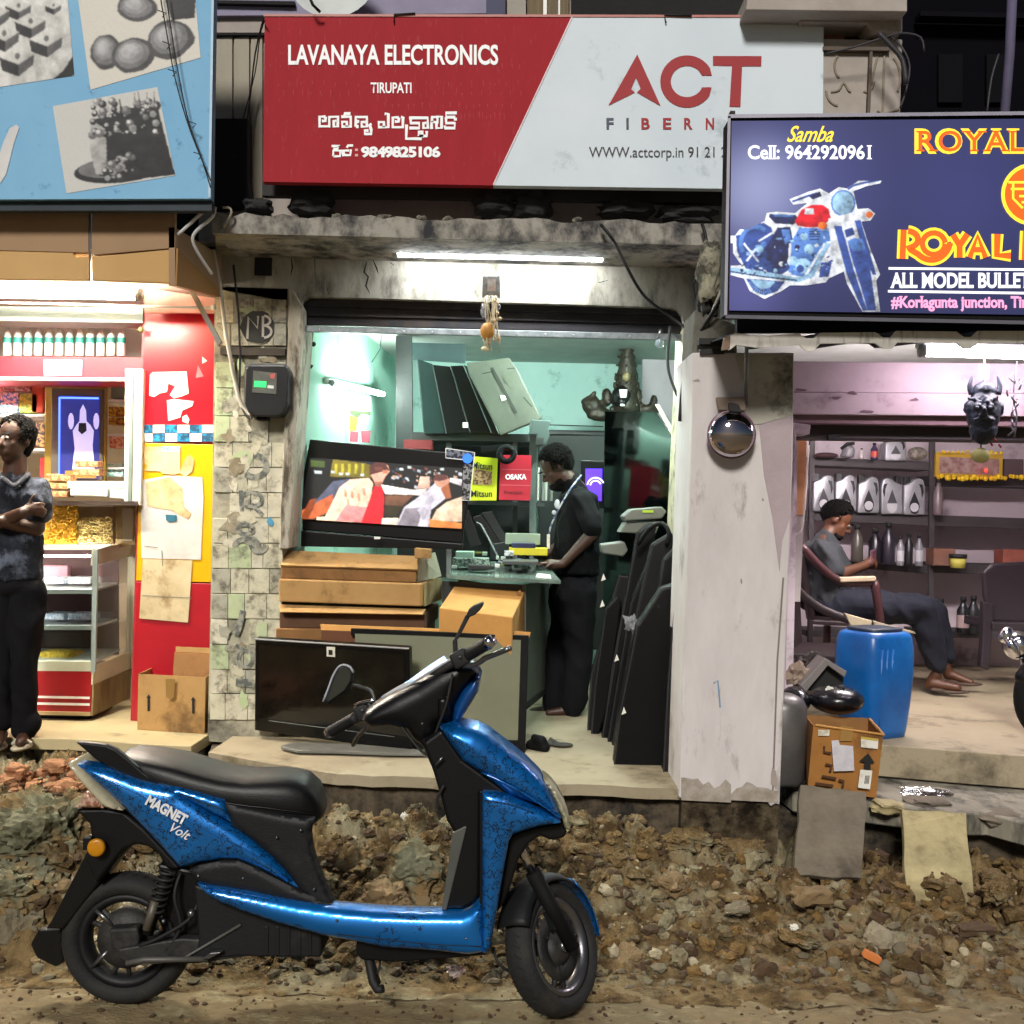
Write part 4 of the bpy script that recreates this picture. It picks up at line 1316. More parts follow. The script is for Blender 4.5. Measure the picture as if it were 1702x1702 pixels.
mc('printed_tyre',[(1270,620),(1330,585),(1420,600),(1470,700),(1560,1330),(1470,1330),(1400,1080),(1300,760)],'34509c')
mc('printed_front_guard',[(1270,620),(1330,585),(1420,600),(1450,700),(1320,720)],'5a88d4')
mc('printed_headlight_ring',[(1225+125*math.cos(t*PI/12),230+135*math.sin(t*PI/12)) for t in range(24)],'5a88d4')
mc('printed_headlight',[(1225+108*math.cos(t*PI/12),230+120*math.sin(t*PI/12)) for t in range(24)],'a8d4f4')
mc('printed_crash_bar',[(1075,390),(1300,330),(1430,290),(1500,285),(1550,340),(1500,400),(1320,390),(1090,455)],'f4f8ff')
mc('printed_indicator',[(1490+38*math.cos(t*PI/6),348+34*math.sin(t*PI/6)) for t in range(12)],'ff7a2a')
mc('printed_indicator',[(1018+48*math.cos(t*PI/6),462+40*math.sin(t*PI/6)) for t in range(12)],'ff7a2a')
mc('printed_handle',[[(710,215),(890,150),(960,130)]],'34509c',w=4)
mc('printed_handle',[[(1270,90),(1330,50),(1450,20),(1590,-5)]],'34509c',w=4)
mc('printed_cap',[(870,160),(990,110),(1010,160),(920,195)],'232c62')
mc('printed_plate',[(1215,490),(1330,450),(1370,560),(1250,610)],'f4f8ff')
mc('printed_plate_inner',[(1235,505),(1320,475),(1345,550),(1258,585)],'34509c')
rm=random.Random(4)
for i in range(90):
 a,b=rm.uniform(150,1100),rm.uniform(500,960)
 if a<700 and b<600+(500-a)*0.3:
  continue
 q,h_=rm.uniform(6,34),rm.uniform(5,22)
 t_=rm.uniform(-1,1)
 msh.append(([mnorm(p) for p in zb([(a-q,b-h_*t_),(a+q*0.4,b-h_),(a+q,b+h_*t_),(a-q*0.3,b+h_)])],rm.choice(('232c62','3a4c98','a8d4f4','8db8f0','1c2350','dfeeff')),1.0))
for i in range(16):
 a=3.4+i*0.16
 msh.append(([mnorm(p) for p in zb([(425+30*math.cos(a),1000-30*math.sin(a)),(425+170*math.cos(a),1000-170*math.sin(a)),(429+170*math.cos(a),1004-170*math.sin(a))])],'a8d4f4',1.0))
for i in range(6):
 b=740+i*95
 msh.append(([mnorm(p) for p in zb([(1330+i*26,b),(1440+i*20,b-20),(1445+i*20,b-4),(1335+i*26,b+16)])],'2f4690',1.0))
def mcorner(a_,b_):
 return P(1214+266*a_,300+219*b_,yb)
mo=painting('printed_motorcycle',mcorner,300,250,msh,sr,0.44,True,'000000',0.06,1,0.8,0.3,21)
outl=msh[0][0]
def in_outline(x,y_):
 c=False
 for i in range(len(outl)):
  (x0,y0),(x1,y1)=outl[i],outl[i-1]
  if(y0>y_)!=(y1>y_) and x<(x1-x0)*(y_-y0)/(y1-y0)+x0:
   c=not c
 return c
bm=bmesh.new()
bm.from_mesh(mo.data)
bm.faces.ensure_lookup_table()
dead=[]
for i,f_ in enumerate(bm.faces):
 j_,i_=divmod(i,299)
 if not in_outline((i_+1)/300,(j_+1)/250):
  dead.append(f_)
bmesh.ops.delete(bm,geom=dead,context='FACES')
bm.to_mesh(mo.data)
bm.free()
LY=5.9
ls=thing('shop_building','brightly lit sweet shop with beige canopy and red and yellow pillar, at the left','shop')
BROWNP=M('panel_brown','9a7c5c',0.7,col2='8a6d4f',scale=2,mix=0.6)
BEIGELIT=M('panel_beige_lit','c09a62',0.7,col2='ae8850',scale=2,mix=0.6)  # lower canopy panels: light from the tube below put into their colour
pslab('canopy_panel',[(-160,352),(147,352),(147,420),(-160,412)],5.15,0.03,BROWNP,ls,bev=0.002)
pslab('canopy_panel',[(152,352),(291,352),(291,412),(152,424)],5.15,0.03,BROWNP,ls,bev=0.002)
pslab('canopy_panel',[(-160,413),(122,412),(122,428),(147,427),(147,466),(-160,462)],5.155,0.03,BEIGELIT,ls,bev=0.002)
pslab('canopy_panel',[(152,427),(291,414),(291,471),(152,466)],5.155,0.03,BEIGELIT,ls,bev=0.002)
ribbons('canopy_joint',[[(149.5,352),(149.5,466)]],4,5.148,M('joint_grey','4c4a48',0.6),ls)
bm=B()
add_prism(bm,[P(291,378,5.15),P(368,425,5.7),P(368,494,5.7),P(291,475,5.15)],(-0.03,0,0))
obj('canopy_return',bm,BROWNP,ls)
bm=B()
add_prism(bm,[P(293,412,5.14),P(312,436,5.3),P(360,465,5.68),P(366,494,5.69),P(291,475,5.145)],(0.008,0,0))
obj('canopy_return_lit',bm,M('panel_ochre_lit','9c7038',0.7,col2='8a6230',scale=2),ls)  # lit lower part of the return, painted as a lighter panel
pslab('dark_backing',[(285,335),(362,335),(362,440),(330,440),(285,400)],5.72,0.05,DARK,ls)
bm=B()
add_box(bm,-4.2,-1.62,5.2,8.4,2.80,2.85)
obj('ceiling',bm,M('soffit_white','e6e0d4',0.6,mix=0.2),ls)
pslab('roof_strip',[(240,478),(362,496),(362,520),(240,520)],LY,0.02,M('strip_salmon','c9897a',0.6,col2='d8b0a0'),ls)
pslab('shutter_case',[(-160,508),(238,510),(238,537),(-160,531)],6.05,0.2,M('case_greygreen','9fb0ac',0.45,metal=0.2,col2='87989a',scale=3),ls,bev=0.004)
ptube('awning_pipe',[(-150,500,5.75),(100,505,5.75),(352,512,5.75)],0.007,WHITE,ls,8)
ball('pipe_end',P(355,511,5.75),0.016,WHITE,ls,10)
pslab('upper_back',[(-200,520),(240,520),(240,600),(-200,600)],6.75,0.03,M('shelf_back_pale','d8e2dc',0.6),ls)
pslab('shelf_fascia',[(-160,592),(238,594),(238,628),(-160,624)],6.1,0.5,M('fascia_red','b02434',0.4,col2='a01e2c',mix=0.4),ls,bev=0.003)
pslab('shelf_trim',[(-160,625),(238,628),(238,633),(-160,630)],6.09,0.04,WHITE,ls)
wall_quad('side_wall',(-1.9,6.45),(-1.9,8.3),FZ,3.0,M('wall_shop_white','ece6da',0.7),ls,(0.08,0,0))
wall_quad('back_wall',(-4.6,7.7),(-2.0,7.7),FZ,3.0,M('wall_shop_back','d8c4a4',0.7,col2='c4ae8c'),ls)
pslab('door_frame',[(208,612),(238,613),(233,840),(206,838)],6.02,0.08,M('frame_cream','e9e4da',0.4),ls,bev=0.003)
pslab('door_frame',[(216,622),(222,622),(218,838),(212,838)],6.01,0.02,M('frame_line','6d7a72',0.4),ls)
PIL=[(240,490),(362,497),(345,1240),(218,1196)]
def pu(v):
 """pillar edges at height v"""
 return 241-(v-490)/706*22,361-(v-490)/706*15
def band(name,v0,v1,mat,Y,d=0.1,bev=0.003):
 a,b=pu(v0),pu(v1)
 return pslab(name,[(a[0],v0),(a[1],v0+3),(b[1],v1+3),(b[0],v1)],Y,d,mat,ls,bev)
LPY=6.06
pslab('pillar',[(238,495),(360,500),(344,1222),(217,1198)],LPY+0.02,0.3,M('pillar_core','8d1520',0.5),ls)
band('pillar_panel',515,706,M('gloss_red','b80d20',0.3,col2='a80b1c',scale=2,mix=0.5),LPY)
band('pillar_panel',736,965,M('gloss_yellow','d0a000',0.32,col2='c09200',scale=2,mix=0.5),LPY)
band('pillar_panel',967,1198,M('gloss_dark_red','9c0f1e',0.35,col2='8d0d1b',scale=2,mix=0.5),LPY)
LABB=M('label_blue','1a7ba6',0.4,col2='0a2a44',scale=30,mix=0.9,sharp=0.05)
for row in range(2):
 for i in range(6):
  a0=pu(720)
  w_=(a0[1]-a0[0])/6
  u0=a0[0]+w_*i
  flat('label_strip',rect(u0,706+row*14.5,u0+w_-0.7,719.5+row*14.5),LPY-0.002,LABB if(i+row)%2==0 else PAPERW,ls)
TORN=M('torn_paper','ded8cc',0.85,col2='c8bfae',scale=9,dirt='a08f70',dirt_amt=0.15)
TORNB=M('torn_brown','a8895c',0.85,col2='c9b48c',scale=9,mix=0.9,dirt='7d6238',dirt_amt=0.3)
def torn(pts,m,k=1,lab=None):
 return flat('torn_poster',pts,LPY-0.003-0.002*k,m,ls,lab)
def z5(pts):
 return[(a/4.255,400+b/4.255) for a,b in pts]
def z6(pts):
 return[(a/4.255,680+b/4.255) for a,b in pts]
torn(z5([(1060,950),(1080,930),(1320,925),(1335,1080),(1290,1100),(1230,1115),(1200,1090),(1240,1030),(1190,1010),(1180,1070),(1130,1080),(1090,1105),(1055,1095)]),TORN)
torn(z5([(1180,1130),(1230,1120),(1370,1135),(1360,1170),(1290,1200),(1275,1250),(1190,1275)]),TORN)
torn(z5([(1290,1245),(1320,1230),(1340,1265),(1330,1295),(1290,1280)]),TORN)
torn(z5([(1400,880),(1440,960),(1385,970)]),M('torn_pink','d06a70',0.7))
torn(z5([(1430,820),(1465,850),(1430,870)]),TORN)
torn(z5([(1065,610),(1095,600),(1080,640),(1060,635)]),TORN)
torn(z6([(1020,265),(1140,265),(1140,440),(1020,435),(1045,400),(1020,380)]),TORNB)
torn(z6([(1143,262),(1275,262),(1272,450),(1230,465),(1140,455)]),M('notice_tan','d0b489',0.8))
torn(z6([(1143,262),(1275,262),(1272,300),(1143,300)]),M('notice_blue_head','5aa8d0',0.7,col2='d8d0c0',scale=60,mix=0.8,sharp=0.03),2)
torn(z6([(1310,350),(1340,320),(1375,360),(1360,440),(1310,480),(1270,450)]),TORNB)
torn(z6([(1015,500),(1180,470),(1430,480),(1440,620),(1420,1065),(1000,1055),(995,700)]),M('poster_grey','bdbbb6',0.8,col2='a7a5a2',scale=6,mix=0.8))
torn(z6([(1030,520),(1200,480),(1290,560),(1300,690),(1355,740),(1330,780),(1200,710),(1100,700),(1040,680)]),TORNB,2)
torn(z6([(1170,745),(1250,750),(1250,790),(1200,800),(1175,785)]),M('stain_blue','12586e',0.7),3)
torn(z6([(1010,1060),(1360,1070),(1330,1510),(985,1480)]),M('poster_cream','bfb08e',0.8,col2='a89872',scale=6,mix=0.8,dirt='8c7650',dirt_amt=0.25,dirt_scale=7),2)
ribbons('poster_line',[[(269,915),(270,940)],[(236,990),(318,994)],[(240,908),(262,910)]],1.4,LPY-0.009,M('faint_ink','7d766a',0.8),ls)
flat('red_band_notice',[(72,598),(137,598),(136,624),(73,624)],6.095,M('notice_pink','e0b8d0',0.7,col2='b488b8',scale=50,mix=0.8,sharp=0.04),ls)
ball('round_bulb',P(234,548,6.0),0.018,M('bulb_olive','6d6a40',0.3),ls,10)
def tube_lamp(name,a,b,r,label,strength,col,fixture=True,back=(0,0.03,0.0),housing=0.022):
 t=thing(name,label,'tube light')
 tube('glass_tube',[a,b],r,glow('tube_glow_'+str(int(strength))+col,col,strength),t,10)
 d=(b-a).normalized()
 if fixture:
  f=Vector(back)
  tube('housing',[a-d*0.03+f,b+d*0.03+f],housing,M('housing_white','d6d6d0',0.5),t,8)
  for e_,s_ in((a,-1),(b,1)):
   tube('end_cap',[e_+d*s_*0.002,e_+d*s_*0.028],r*1.25,M('cap_grey','a8a8a8',0.5),t,8)
 return t
tube_lamp('tube_light',P(-120,484,5.6),P(225,490,5.6),0.026,'white tube light under the beige canopy of the sweet shop',300,'fff4e2')
tube_lamp('tube_light',P(-90,650,6.55),P(-10,652,6.55),0.015,'white tube light inside the sweet shop behind the standing man',420,'fff6ea')
ptube_=ptube
tag(pslab('metal_strut',[(291,440),(299,440),(368,568),(362,575)],5.45,0.02,M('strut_grey','7c7a74',0.5,metal=0.4)),'grey metal strut slanting down from the beige canopy','strut')
bt_cap=M('cap_teal','3fae9c',0.4)
def bottle(u,v0,v1,Y,body,band_m,label,group,name='water_bottle',kind='bottle',wpx=20):
 t=thing(name,label,kind,group)
 top,bot=P(u,v0,Y),P(u,v1,Y)
 h,r_=top.z-bot.z,PX(wpx,Y)/2
 mt=Matrix.Translation(bot)
 lathe('glass_body',[(r_*0.92,0),(r_,0.01),(r_,h*0.55),(r_*0.9,h*0.64),(r_*0.4,h*0.85),(r_*0.34,h*0.93)],body,t,12,mt)
 lathe('cap',[(r_*0.4,h*0.93),(r_*0.4,h)],WHITE if band_m is None else M('cap_white','d8e6e2',0.4),t,10,mt)
 if band_m is not None:
  lathe('label_band',[(r_*1.02,h*0.42),(r_*1.02,h*0.60)],band_m,t,12,mt,cap=False)
 return t
clear=M('bottle_clear','dfe9e6',0.15,mix=0.2,spec=0.7)
posw=['first','second','third','fourth','fifth','sixth','seventh','eighth','ninth','tenth','eleventh','twelfth','thirteenth']
for i in range(12):
 u=12+i*17.2
 bottle(u,541,592,6.3,clear,M('band_teal','2aa595',0.4,col2='0f5f58',scale=40),'clear bottle with teal band on the top shelf, %s from the left edge'%posw[i],'clear bottles on the red shelf',wpx=14)
gp=thing('framed_picture','gold and grey framed blue picture of a crowned figure in the sweet shop','picture')
pslab('outer_frame',[(75,634),(176,637),(174,812),(73,812)],6.62,0.04,M('frame_gold','b59a48',0.35,metal=0.5,col2='8d7430'),gp,bev=0.004)
pslab('inner_frame',[(86,645),(172,647),(170,800),(84,800)],6.60,0.03,M('frame_taupe','5d554c',0.5),gp,bev=0.003)
flat('picture_sheet',[(98,657),(166,659),(164,796),(96,796)],6.594,M('pic_blue','1f2560',0.4,emit='2c3490',estr=0.35),gp)
SIL=M('pic_lavender','c9c6e8',0.5,emit='b9b4e8',estr=0.45)
flat('picture_figure',[(138,672),(143,682),(144,700),(150,706),(156,716),(154,740),(157,780),(120,780),(124,745),(121,716),(127,706),(132,700),(133,682)],6.590,SIL,gp)
flat('picture_figure',blob_px(118,700,5,14,10),6.590,SIL,gp)
flat('picture_figure',blob_px(160,700,5,14,10),6.590,SIL,gp)
flat('picture_shade',[(131,703),(143,703),(144,716),(136,722),(130,716)],6.587,M('pic_dark','20244a',0.5),gp)
flat('picture_base',[(108,782),(160,782),(160,795),(108,795)],6.587,M('pic_gold','a8803a',0.5),gp)
ribbons('picture_lights',[[(99,660),(98,794)],[(100,661),(164,662)]],3,6.585,glow('string_blue','4a6cff',2.0),gp)
def carton(name,u0,v0,u1,v1,Y,d,c,label,cat='packet',group=None,c2=None,bev=0.004):
 o=pbox(name,u0,v0,u1,v1,Y,d,M('pack_'+c+(c2 or ''),c,0.6,col2=c2,scale=60 if c2 else 6,mix=0.9 if c2 else 0.4,sharp=0.03 if c2 else 0.12),None,bev)
 return tag(o,label,cat,group)
cab=thing('wall_shelf','white shelves full of bright packets behind the sweet shop counter','shelf')
for v in(688,745,800):
 pslab('shelf_board',[(-160,v),(75,v),(75,v+4),(-160,v+4)],6.7,0.3,WHITE,cab)
 pslab('shelf_board',[(176,v-24),(208,v-24),(208,v-20),(176,v-20)],6.7,0.3,WHITE,cab)
packs=[(0,652,30,686,'1c6fb8','e8e8e0'),(32,655,62,686,'7fae3a','d8d860'),(0,636,50,650,'c8606c','f0d8d8'),(52,640,72,686,'d8563a',None),(-40,650,-4,686,'2a8ac0',None),(60,702,74,743,'3a3a3e','c8a060'),(44,705,58,743,'c04848','e8c0a0'),(66,760,76,798,'b03030',None),(180,676,206,692,'d8a820','7d3018'),(180,694,206,706,'c89018','6d2810'),(182,722,205,745,'d06848','f0c0a8'),(184,640,206,662,'7d8a80',None),(178,770,204,792,'8fd0d0','d8f0f0')]
for i,(a,b,c,d,c1,c2) in enumerate(packs):
 carton('goods_packet',a,b,c,d,6.72,0.08,c1,['blue and white packet behind the standing man','green packet behind the standing man','red checked strip of packets at the top shelf','orange red packet left of the framed picture','bright blue packet at the picture edge','dark small packet beside the gold frame','red packet beside the dark one','small dark red packet low by the gold frame','stack of yellow biscuit packs right of the picture','lower yellow biscuit packs right of the picture','salmon packet on the middle shelf','grey green packet near the door frame','pale turquoise tubs right of the picture'][i],'packet',c2=c2)
ctr=thing('tray_stack','white plastic trays stacked on the counter','tray')
pslab('tray',[(110,800),(212,800),(214,812),(112,812)],6.15,0.2,M('tray_white','e8e6e0',0.4),ctr,bev=0.006)
pslab('tray',[(116,812),(178,812),(178,826),(116,824)],6.12,0.2,M('tray_clear','c9cdc4',0.3),ctr,bev=0.006)
pslab('tray',[(182,812),(213,814),(212,830),(182,828)],6.13,0.2,M('tray_clear','c9cdc4',0.3),ctr,bev=0.006)
for i,(a,b,c,d) in enumerate(((124,766,162,776),(122,779,164,790),(76,788,116,800),(74,803,112,813),(74,816,112,826))):
 carton('sweet_packet',a,b,c,d,6.3 if i<2 else 6.2,0.1,'c89a6a',('upper brown biscuit pack in front of the picture','lower brown biscuit pack in front of the picture','top snack pack in the pile by the standing man','middle snack pack in the pile by the standing man','bottom snack pack in the pile by the standing man')[i],'packet',c2='7d4824')
dc=thing('display_case','lit glass sweet display case with red base beside the red and yellow pillar','display case')
FRW=M('case_frame','d9d6b8',0.4,mix=0.3)
pslab('counter_top',[(-150,832),(228,833),(229,840),(-150,840)],6.0,0.5,M('counter_dark','3a2f28',0.4),dc)
ca,cb=(-150,1000),155
yl,yr=6.15,6.15
def case_side(v0,v1,mat,name,e=0.0):
 """right hand side of the case, running back from the front corner"""
 bm=B()
 add_prism(bm,[P(156,v0[0],6.05),P(219,v0[1],6.50),P(216,v1[1],6.50),P(154,v1[0],6.05)],(-0.01,0,0))
 return obj(name,bm,mat,dc)
case_side((912,902),(940,925),FRW,'side_frame')
case_side((1108,1082),(1138,1112),FRW,'side_frame')
case_side((1138,1112),(1190,1160),M('case_wood','8a7850',0.7,col2='5d4d2e',scale=10,mix=0.9,stretch=(1,1,0.2)),'side_base')
case_side((940,925),(1108,1082),GLASS,'side_glass')
pslab('post',[(214,838),(227,838),(220,1165),(208,1165)],6.50,0.03,FRW,dc)
pslab('post',[(154,915),(162,914),(158,1118),(151,1118)],6.04,0.02,M('post_steel','b4c4c0',0.3,metal=0.4),dc)
pslab('upper_side',[(188,838),(226,838),(224,905),(186,912)],6.35,0.02,M('upper_side_cream','c8b27c',0.5,col2='8d6a3a',scale=5,mix=0.8),dc)
pslab('upper_frame',[(203,845),(222,845),(220,900),(204,898)],6.34,0.02,FRW,dc)
pslab('shelf',[(-150,905),(188,905),(160,914),(-150,914)],6.06,0.02,WHITE,dc)
for v in(968,1028):
 bm=B()
 add_prism(bm,[P(-150,v,6.5),P(195,v,6.5),P(156,v+12,6.08),P(-150,v+12,6.08)],(0,0,-0.012))
 obj('glass_shelf',bm,M('shelf_glass','d3e2e2',0.15,mix=0.3),dc)
 bm=B()
 add_prism(bm,[P(-150,v+12,6.075),P(156,v+12,6.075),P(154,v+19,6.075),P(-150,v+19,6.075)],(0,0.01,0))
 obj('shelf_edge',bm,M('shelf_edge_steel','9fb2ae',0.3,metal=0.5),dc)
bm=B()
add_prism(bm,[P(-150,1078,6.5),P(200,1078,6.5),P(155,1100,6.06),P(-150,1100,6.06)],(0,0,-0.012))
obj('case_floor',bm,M('case_floor_pale','cfe0dc',0.3),dc)
pslab('front_lip',[(-150,1098),(155,1100),(154,1116),(-150,1113)],6.05,0.02,M('lip_pale','d3d8c0',0.4),dc)
pslab('case_back',[(-150,914),(196,914),(196,1088),(-150,1088)],6.52,0.02,M('case_back_maroon','5c3236',0.6,col2='3a2526',scale=3,mix=0.8),dc)
pslab('red_base',[(-150,1112),(153,1116),(150,1186),(-150,1180)],6.05,0.45,M('base_red','a01c24',0.35,col2='8f181f',mix=0.4),dc,bev=0.002)
for v in(1158,1169):
 ribbons('base_stripe',[[(-150,v-4),(149,v+2)]],4,6.046,WHITE,dc)
pslab('base_trim',[(-150,1178),(150,1184),(150,1190),(-150,1184)],6.04,0.02,M('trim_tan','b09a70',0.5),dc)
bm=B()
add_box(bm,P(-150,1100,6.1).x,P(150,1100,6.1).x,6.1,6.45,FZ+0.004,FZ+0.05)
obj('plinth',bm,DARK,dc)
flat('front_glass',[(-150,914),(155,916),(152,1100),(-150,1097)],6.03,GLASS,dc)
tube('case_lamp',[P(-150,922,6.1),P(150,924,6.1)],0.006,glow('case_strip','fff8e8',60),dc,6)
t=thing('snack_bin','open bin heaped with yellow fried flakes in the display case','snacks')
pslab('bin_back',rect(74,840,126,904),6.2,0.04,M('bin_yellow','c8a030',0.6),t)
bm=B()
rq=random.Random(2)
for i in range(520):
 u,v=rq.uniform(75,126),rq.uniform(842,904)
 add_tube(bm,[P(u,v,6.19-rq.random()*0.04),P(u+rq.uniform(-5,5),v+rq.uniform(-5,5),6.17-rq.random()*0.03)],rq.uniform(0.003,0.006),4)
o=obj('flakes',bm,M('flake_yellow','d8a82c',0.7,col2='b88418',scale=30),t)
o['kind']='stuff'
t=thing('snack_bin','open bin of pale ring shaped fried snacks right of the yellow flakes','snacks')
pslab('bin_back',rect(128,842,188,904),6.24,0.04,M('bin_tan','a08058',0.6,col2='c8bfa8',scale=4),t)
bm=B()
for i in range(95):
 u,v=rq.uniform(133,184),rq.uniform(862,902)
 c=P(u,v,6.21-rq.random()*0.05)
 R=Matrix.Rotation(rq.random()*3,3,'X')@Matrix.Rotation(rq.random()*3,3,'Z')
 add_tube(bm,[c+R@Vector((0.015*math.cos(a*PI/4),0.015*math.sin(a*PI/4),0)) for a in range(8)],0.0045,5,True)
o=obj('rings',bm,M('ring_cream','e0cc88',0.6,col2='c8a858',scale=30),t)
o['kind']='stuff'
for i,(v,c) in enumerate(((966,'e8ecf0'),(1026,'dfe8f0'))):
 for k,(a,b) in enumerate(((70,105),(108,150))):
  carton('wrapped_sweet',a+4,v-6,b,v+4,6.25,0.15,c,'white wrapped sweets, %s pile on the %s glass shelf'%(('left','right')[k],('upper','lower')[i]),'sweets',c2='8aa6c8')
carton('wrapped_sweet',66,1084,122,1094,6.2,0.15,'e0c840','yellow sweet box on the floor of the display case','sweets',c2='a89020')
carton('wrapped_sweet',72,940,112,964,6.4,0.05,'c08a9a','pink paper box on the upper shelf of the display case','sweets')
carton('wrapped_sweet',74,1050,150,1076,6.42,0.05,'4a4038','dark tray at the back of the display case floor','sweets')
cb_=thing('cardboard_box','open cardboard carton with two arrows standing before the red pillar','box')
c0,c1_,c2_=G(228,1213,FZ+0.004),G(340,1220,FZ+0.004),G(365,1200,FZ+0.004)
h=P(228,1120,c0.y).z-c0.z
bx=(c1_-c0)
by=(c2_-c1_)
def wallq(a,b,z,name='carton_wall',m=CARD,th=0.004,z0=0.0):
 d=(b-a)
 n=Vector((-d.y,d.x,0)).normalized()*th
 bm=B()
 add_prism(bm,[a+Vector((0,0,z0)),b+Vector((0,0,z0)),b+Vector((0,0,z)),a+Vector((0,0,z))],n)
 return obj(name,bm,m,cb_)
wallq(c0,c1_,h)
wallq(c1_,c2_,h)
wallq(c2_,c0+by,h)
wallq(c0+by,c0,h)
bm=B()
add_prism(bm,[c0,c1_,c2_,c0+by],(0,0,0.004))
obj('carton_bottom',bm,CARD,cb_)
def flap(a,b,out,name='carton_flap',m=CARD):
 bm=B()
 add_prism(bm,[a,b,b+out,a+out],(0,0.003,0.003))
 return obj(name,bm,m,cb_)
H=Vector((0,0,h))
flap(c0+by*0.6+H*0.6+bx*0.35,c0+by*0.6+bx*1.0+H*0.6,Vector((0.0,0.03,0.21)),m=CARD2)
flap(c0+by+H*0.9+bx*0.1,c0+by+H*0.9+bx*0.45,Vector((0,0.08,0.14)))
wallq(c0+by*0.7+bx*0.37+H,c0+by*0.7+bx*1.02+H,0.125,m=CARD,z0=0.095)
def arrow(u,v,Yf,s=1.0,m=INK,par=cb_):
 flat('printed_arrow',[(u,v-14*s),(u+4*s,v-8*s),(u+2*s,v-8*s),(u+2*s,v+14*s),(u-2*s,v+14*s),(u-2*s,v-8*s),(u-4*s,v-8*s)],Yf,m,par)
arrow(247,1168,c0.y-0.02)
arrow(321,1172,c1_.y-0.003)
flat('tape_strip',[(275,1128),(291,1129),(289,1158),(284,1163),(276,1158)],min(c0.y,c1_.y)-0.004,TAPE,cb_)
def quad3(name,pts,dv,mat,parent=None,bev=0.0,label=None):
 """pts: (u, v, Y) corners of the face one sees"""
 bm=B()
 add_prism(bm,[P(*p) for p in pts],dv)
 if bev:
  bevel(bm,bev,2)
 return obj(name,bm,mat,parent,False,label)
tube_lamp('tube_light',P(662,419,5.60),P(1001,427,5.60),0.024,'long white tube light on the lintel over the electronics shop',62,'f6fbff',back=(0,0.035,0.028))
tube_lamp('tube_light',P(553,636,6.40),P(636,655,7.75),0.016,'short looking tube light on the mint side wall above the television',75,'eafff4',back=(-0.035,0,0.01))
tube_lamp('tube_light',P(955,520,6.35),P(1075,524,6.6),0.017,'tube light behind the shutter that is mirrored in the large dark television',420,'eafff6',back=(0,0,0.03))
tv=thing('television','switched on television showing a film scene, propped on the cardboard boxes','television')
quad3('casing',[(515,730,6.0),(788,756,5.9),(768,903,5.9),(487,880,6.0)],(0,0.06,0),BLACKP,tv,0.006)
quad3('lower_bezel',[(487,881,5.97),(769,904,5.87),(768,913,5.87),(486,908,5.97)],(0,0.09,0),BLACKP,tv,0.004)
def tvp(a,b):
 """place on the screen from the zoomed view"""
 u,v=480+a/4.479,500+b/4.479
 t=(u-500)/270
 return P(u,v,5.985-0.1*t)
tsh=[]
def tn(a_,b_):
 """into the square of the screen"""
 t_=(a_-155+(b_-1165)*0.163)/1140
 top_,bot_=1165+80*t_,1625+75*t_
 return(a_-(155-75*(b_-1165)/460))/(1140+70*(b_-1165)/460),(b_-top_)/(bot_-top_)
def tvshape(pts,c,s=1.0):
 tsh.append(([tn(a_,b_) for a_,b_ in pts],c,min(s,1.25)))
tvshape([(330,1180),(610,1215),(620,1320),(310,1310)],'8a7a20')
tvshape([(165,1185),(270,1195),(270,1240),(165,1235)],'5a7030',0.8)
for i in range(5):
 tvshape([(345+i*50,1215),(365+i*50,1217),(362+i*50,1290),(342+i*50,1288)],'d8c838',0.9)
tvshape([(190,1262),(250,1270),(245,1290),(195,1285)],'dfe8e8')
for(a,b) in((330,1275),(390,1290),(440,1290),(548,1298),(880,1325),(840,1255),(900,1240),(1045,1275),(1140,1255),(780,1320)):
 tvshape([(a-14,b-8),(a+14,b-8),(a+14,b+10),(a-12,b+8)],'e4ecec',1.0)
tvshape([(560,1175),(680,1185),(690,1240),(580,1215)],'1c2a48',0.6)
tvshape([(120,1580),(330,1345),(460,1325),(430,1420),(180,1620)],'6a6f88',0.8)
tvshape([(100,1560),(250,1480),(330,1440),(330,1560),(180,1625),(84,1622)],'d86a38',1.1)
tvshape([(80,1625),(160,1480),(210,1470),(180,1560),(140,1630)],'a04820',1.0)
tvshape([(210,1610),(560,1600),(570,1655),(208,1634)],'f4d8b0',1.2)
tvshape([(260,1632),(380,1390),(460,1330),(600,1320),(630,1360),(610,1480),(590,1560),(400,1600),(360,1640)],'ffd2b4',1.5)
tvshape([(350,1640),(430,1520),(590,1540),(560,1655)],'f48a86',1.3)
tvshape([(540,1658),(640,1380),(700,1370),(715,1480),(700,1672)],'e01828',1.3)
tvshape([(610,1290),(610,1240),(660,1200),(740,1225),(755,1270),(720,1310),(700,1355),(640,1350)],'e8a890',1.2)
tvshape([(600,1300),(605,1230),(660,1195),(720,1208),(755,1265),(690,1275)],'6a3830',0.8)
tvshape([(690,1370),(930,1410),(1030,1400),(1000,1450),(720,1440)],'fff0e2',1.6)
tvshape([(720,1450),(930,1450),(850,1530),(720,1520)],'8a5a40',0.8)
tvshape([(720,1520),(850,1530),(800,1610),(715,1600)],'3c3010',0.7)
tvshape([(700,1620),(820,1620),(800,1680),(690,1672)],'f4ddc4',1.2)
tvshape([(800,1680),(860,1540),(1000,1440),(1110,1340),(1190,1380),(1170,1470),(1060,1560),(1040,1690)],'d2cbd4',1.2)
tvshape([(810,1672),(870,1550),(1000,1540),(960,1690)],'9a8f98',0.9)
tvshape([(980,1310),(1050,1310),(1050,1400),(960,1400)],'e8b8a0',1.2)
tvshape([(1080,1330),(1100,1295),(1170,1300),(1200,1340),(1180,1400),(1100,1385)],'d89a80',1.1)
tvshape([(1075,1340),(1095,1290),(1175,1298),(1185,1330),(1120,1345)],'7a4038',0.8)
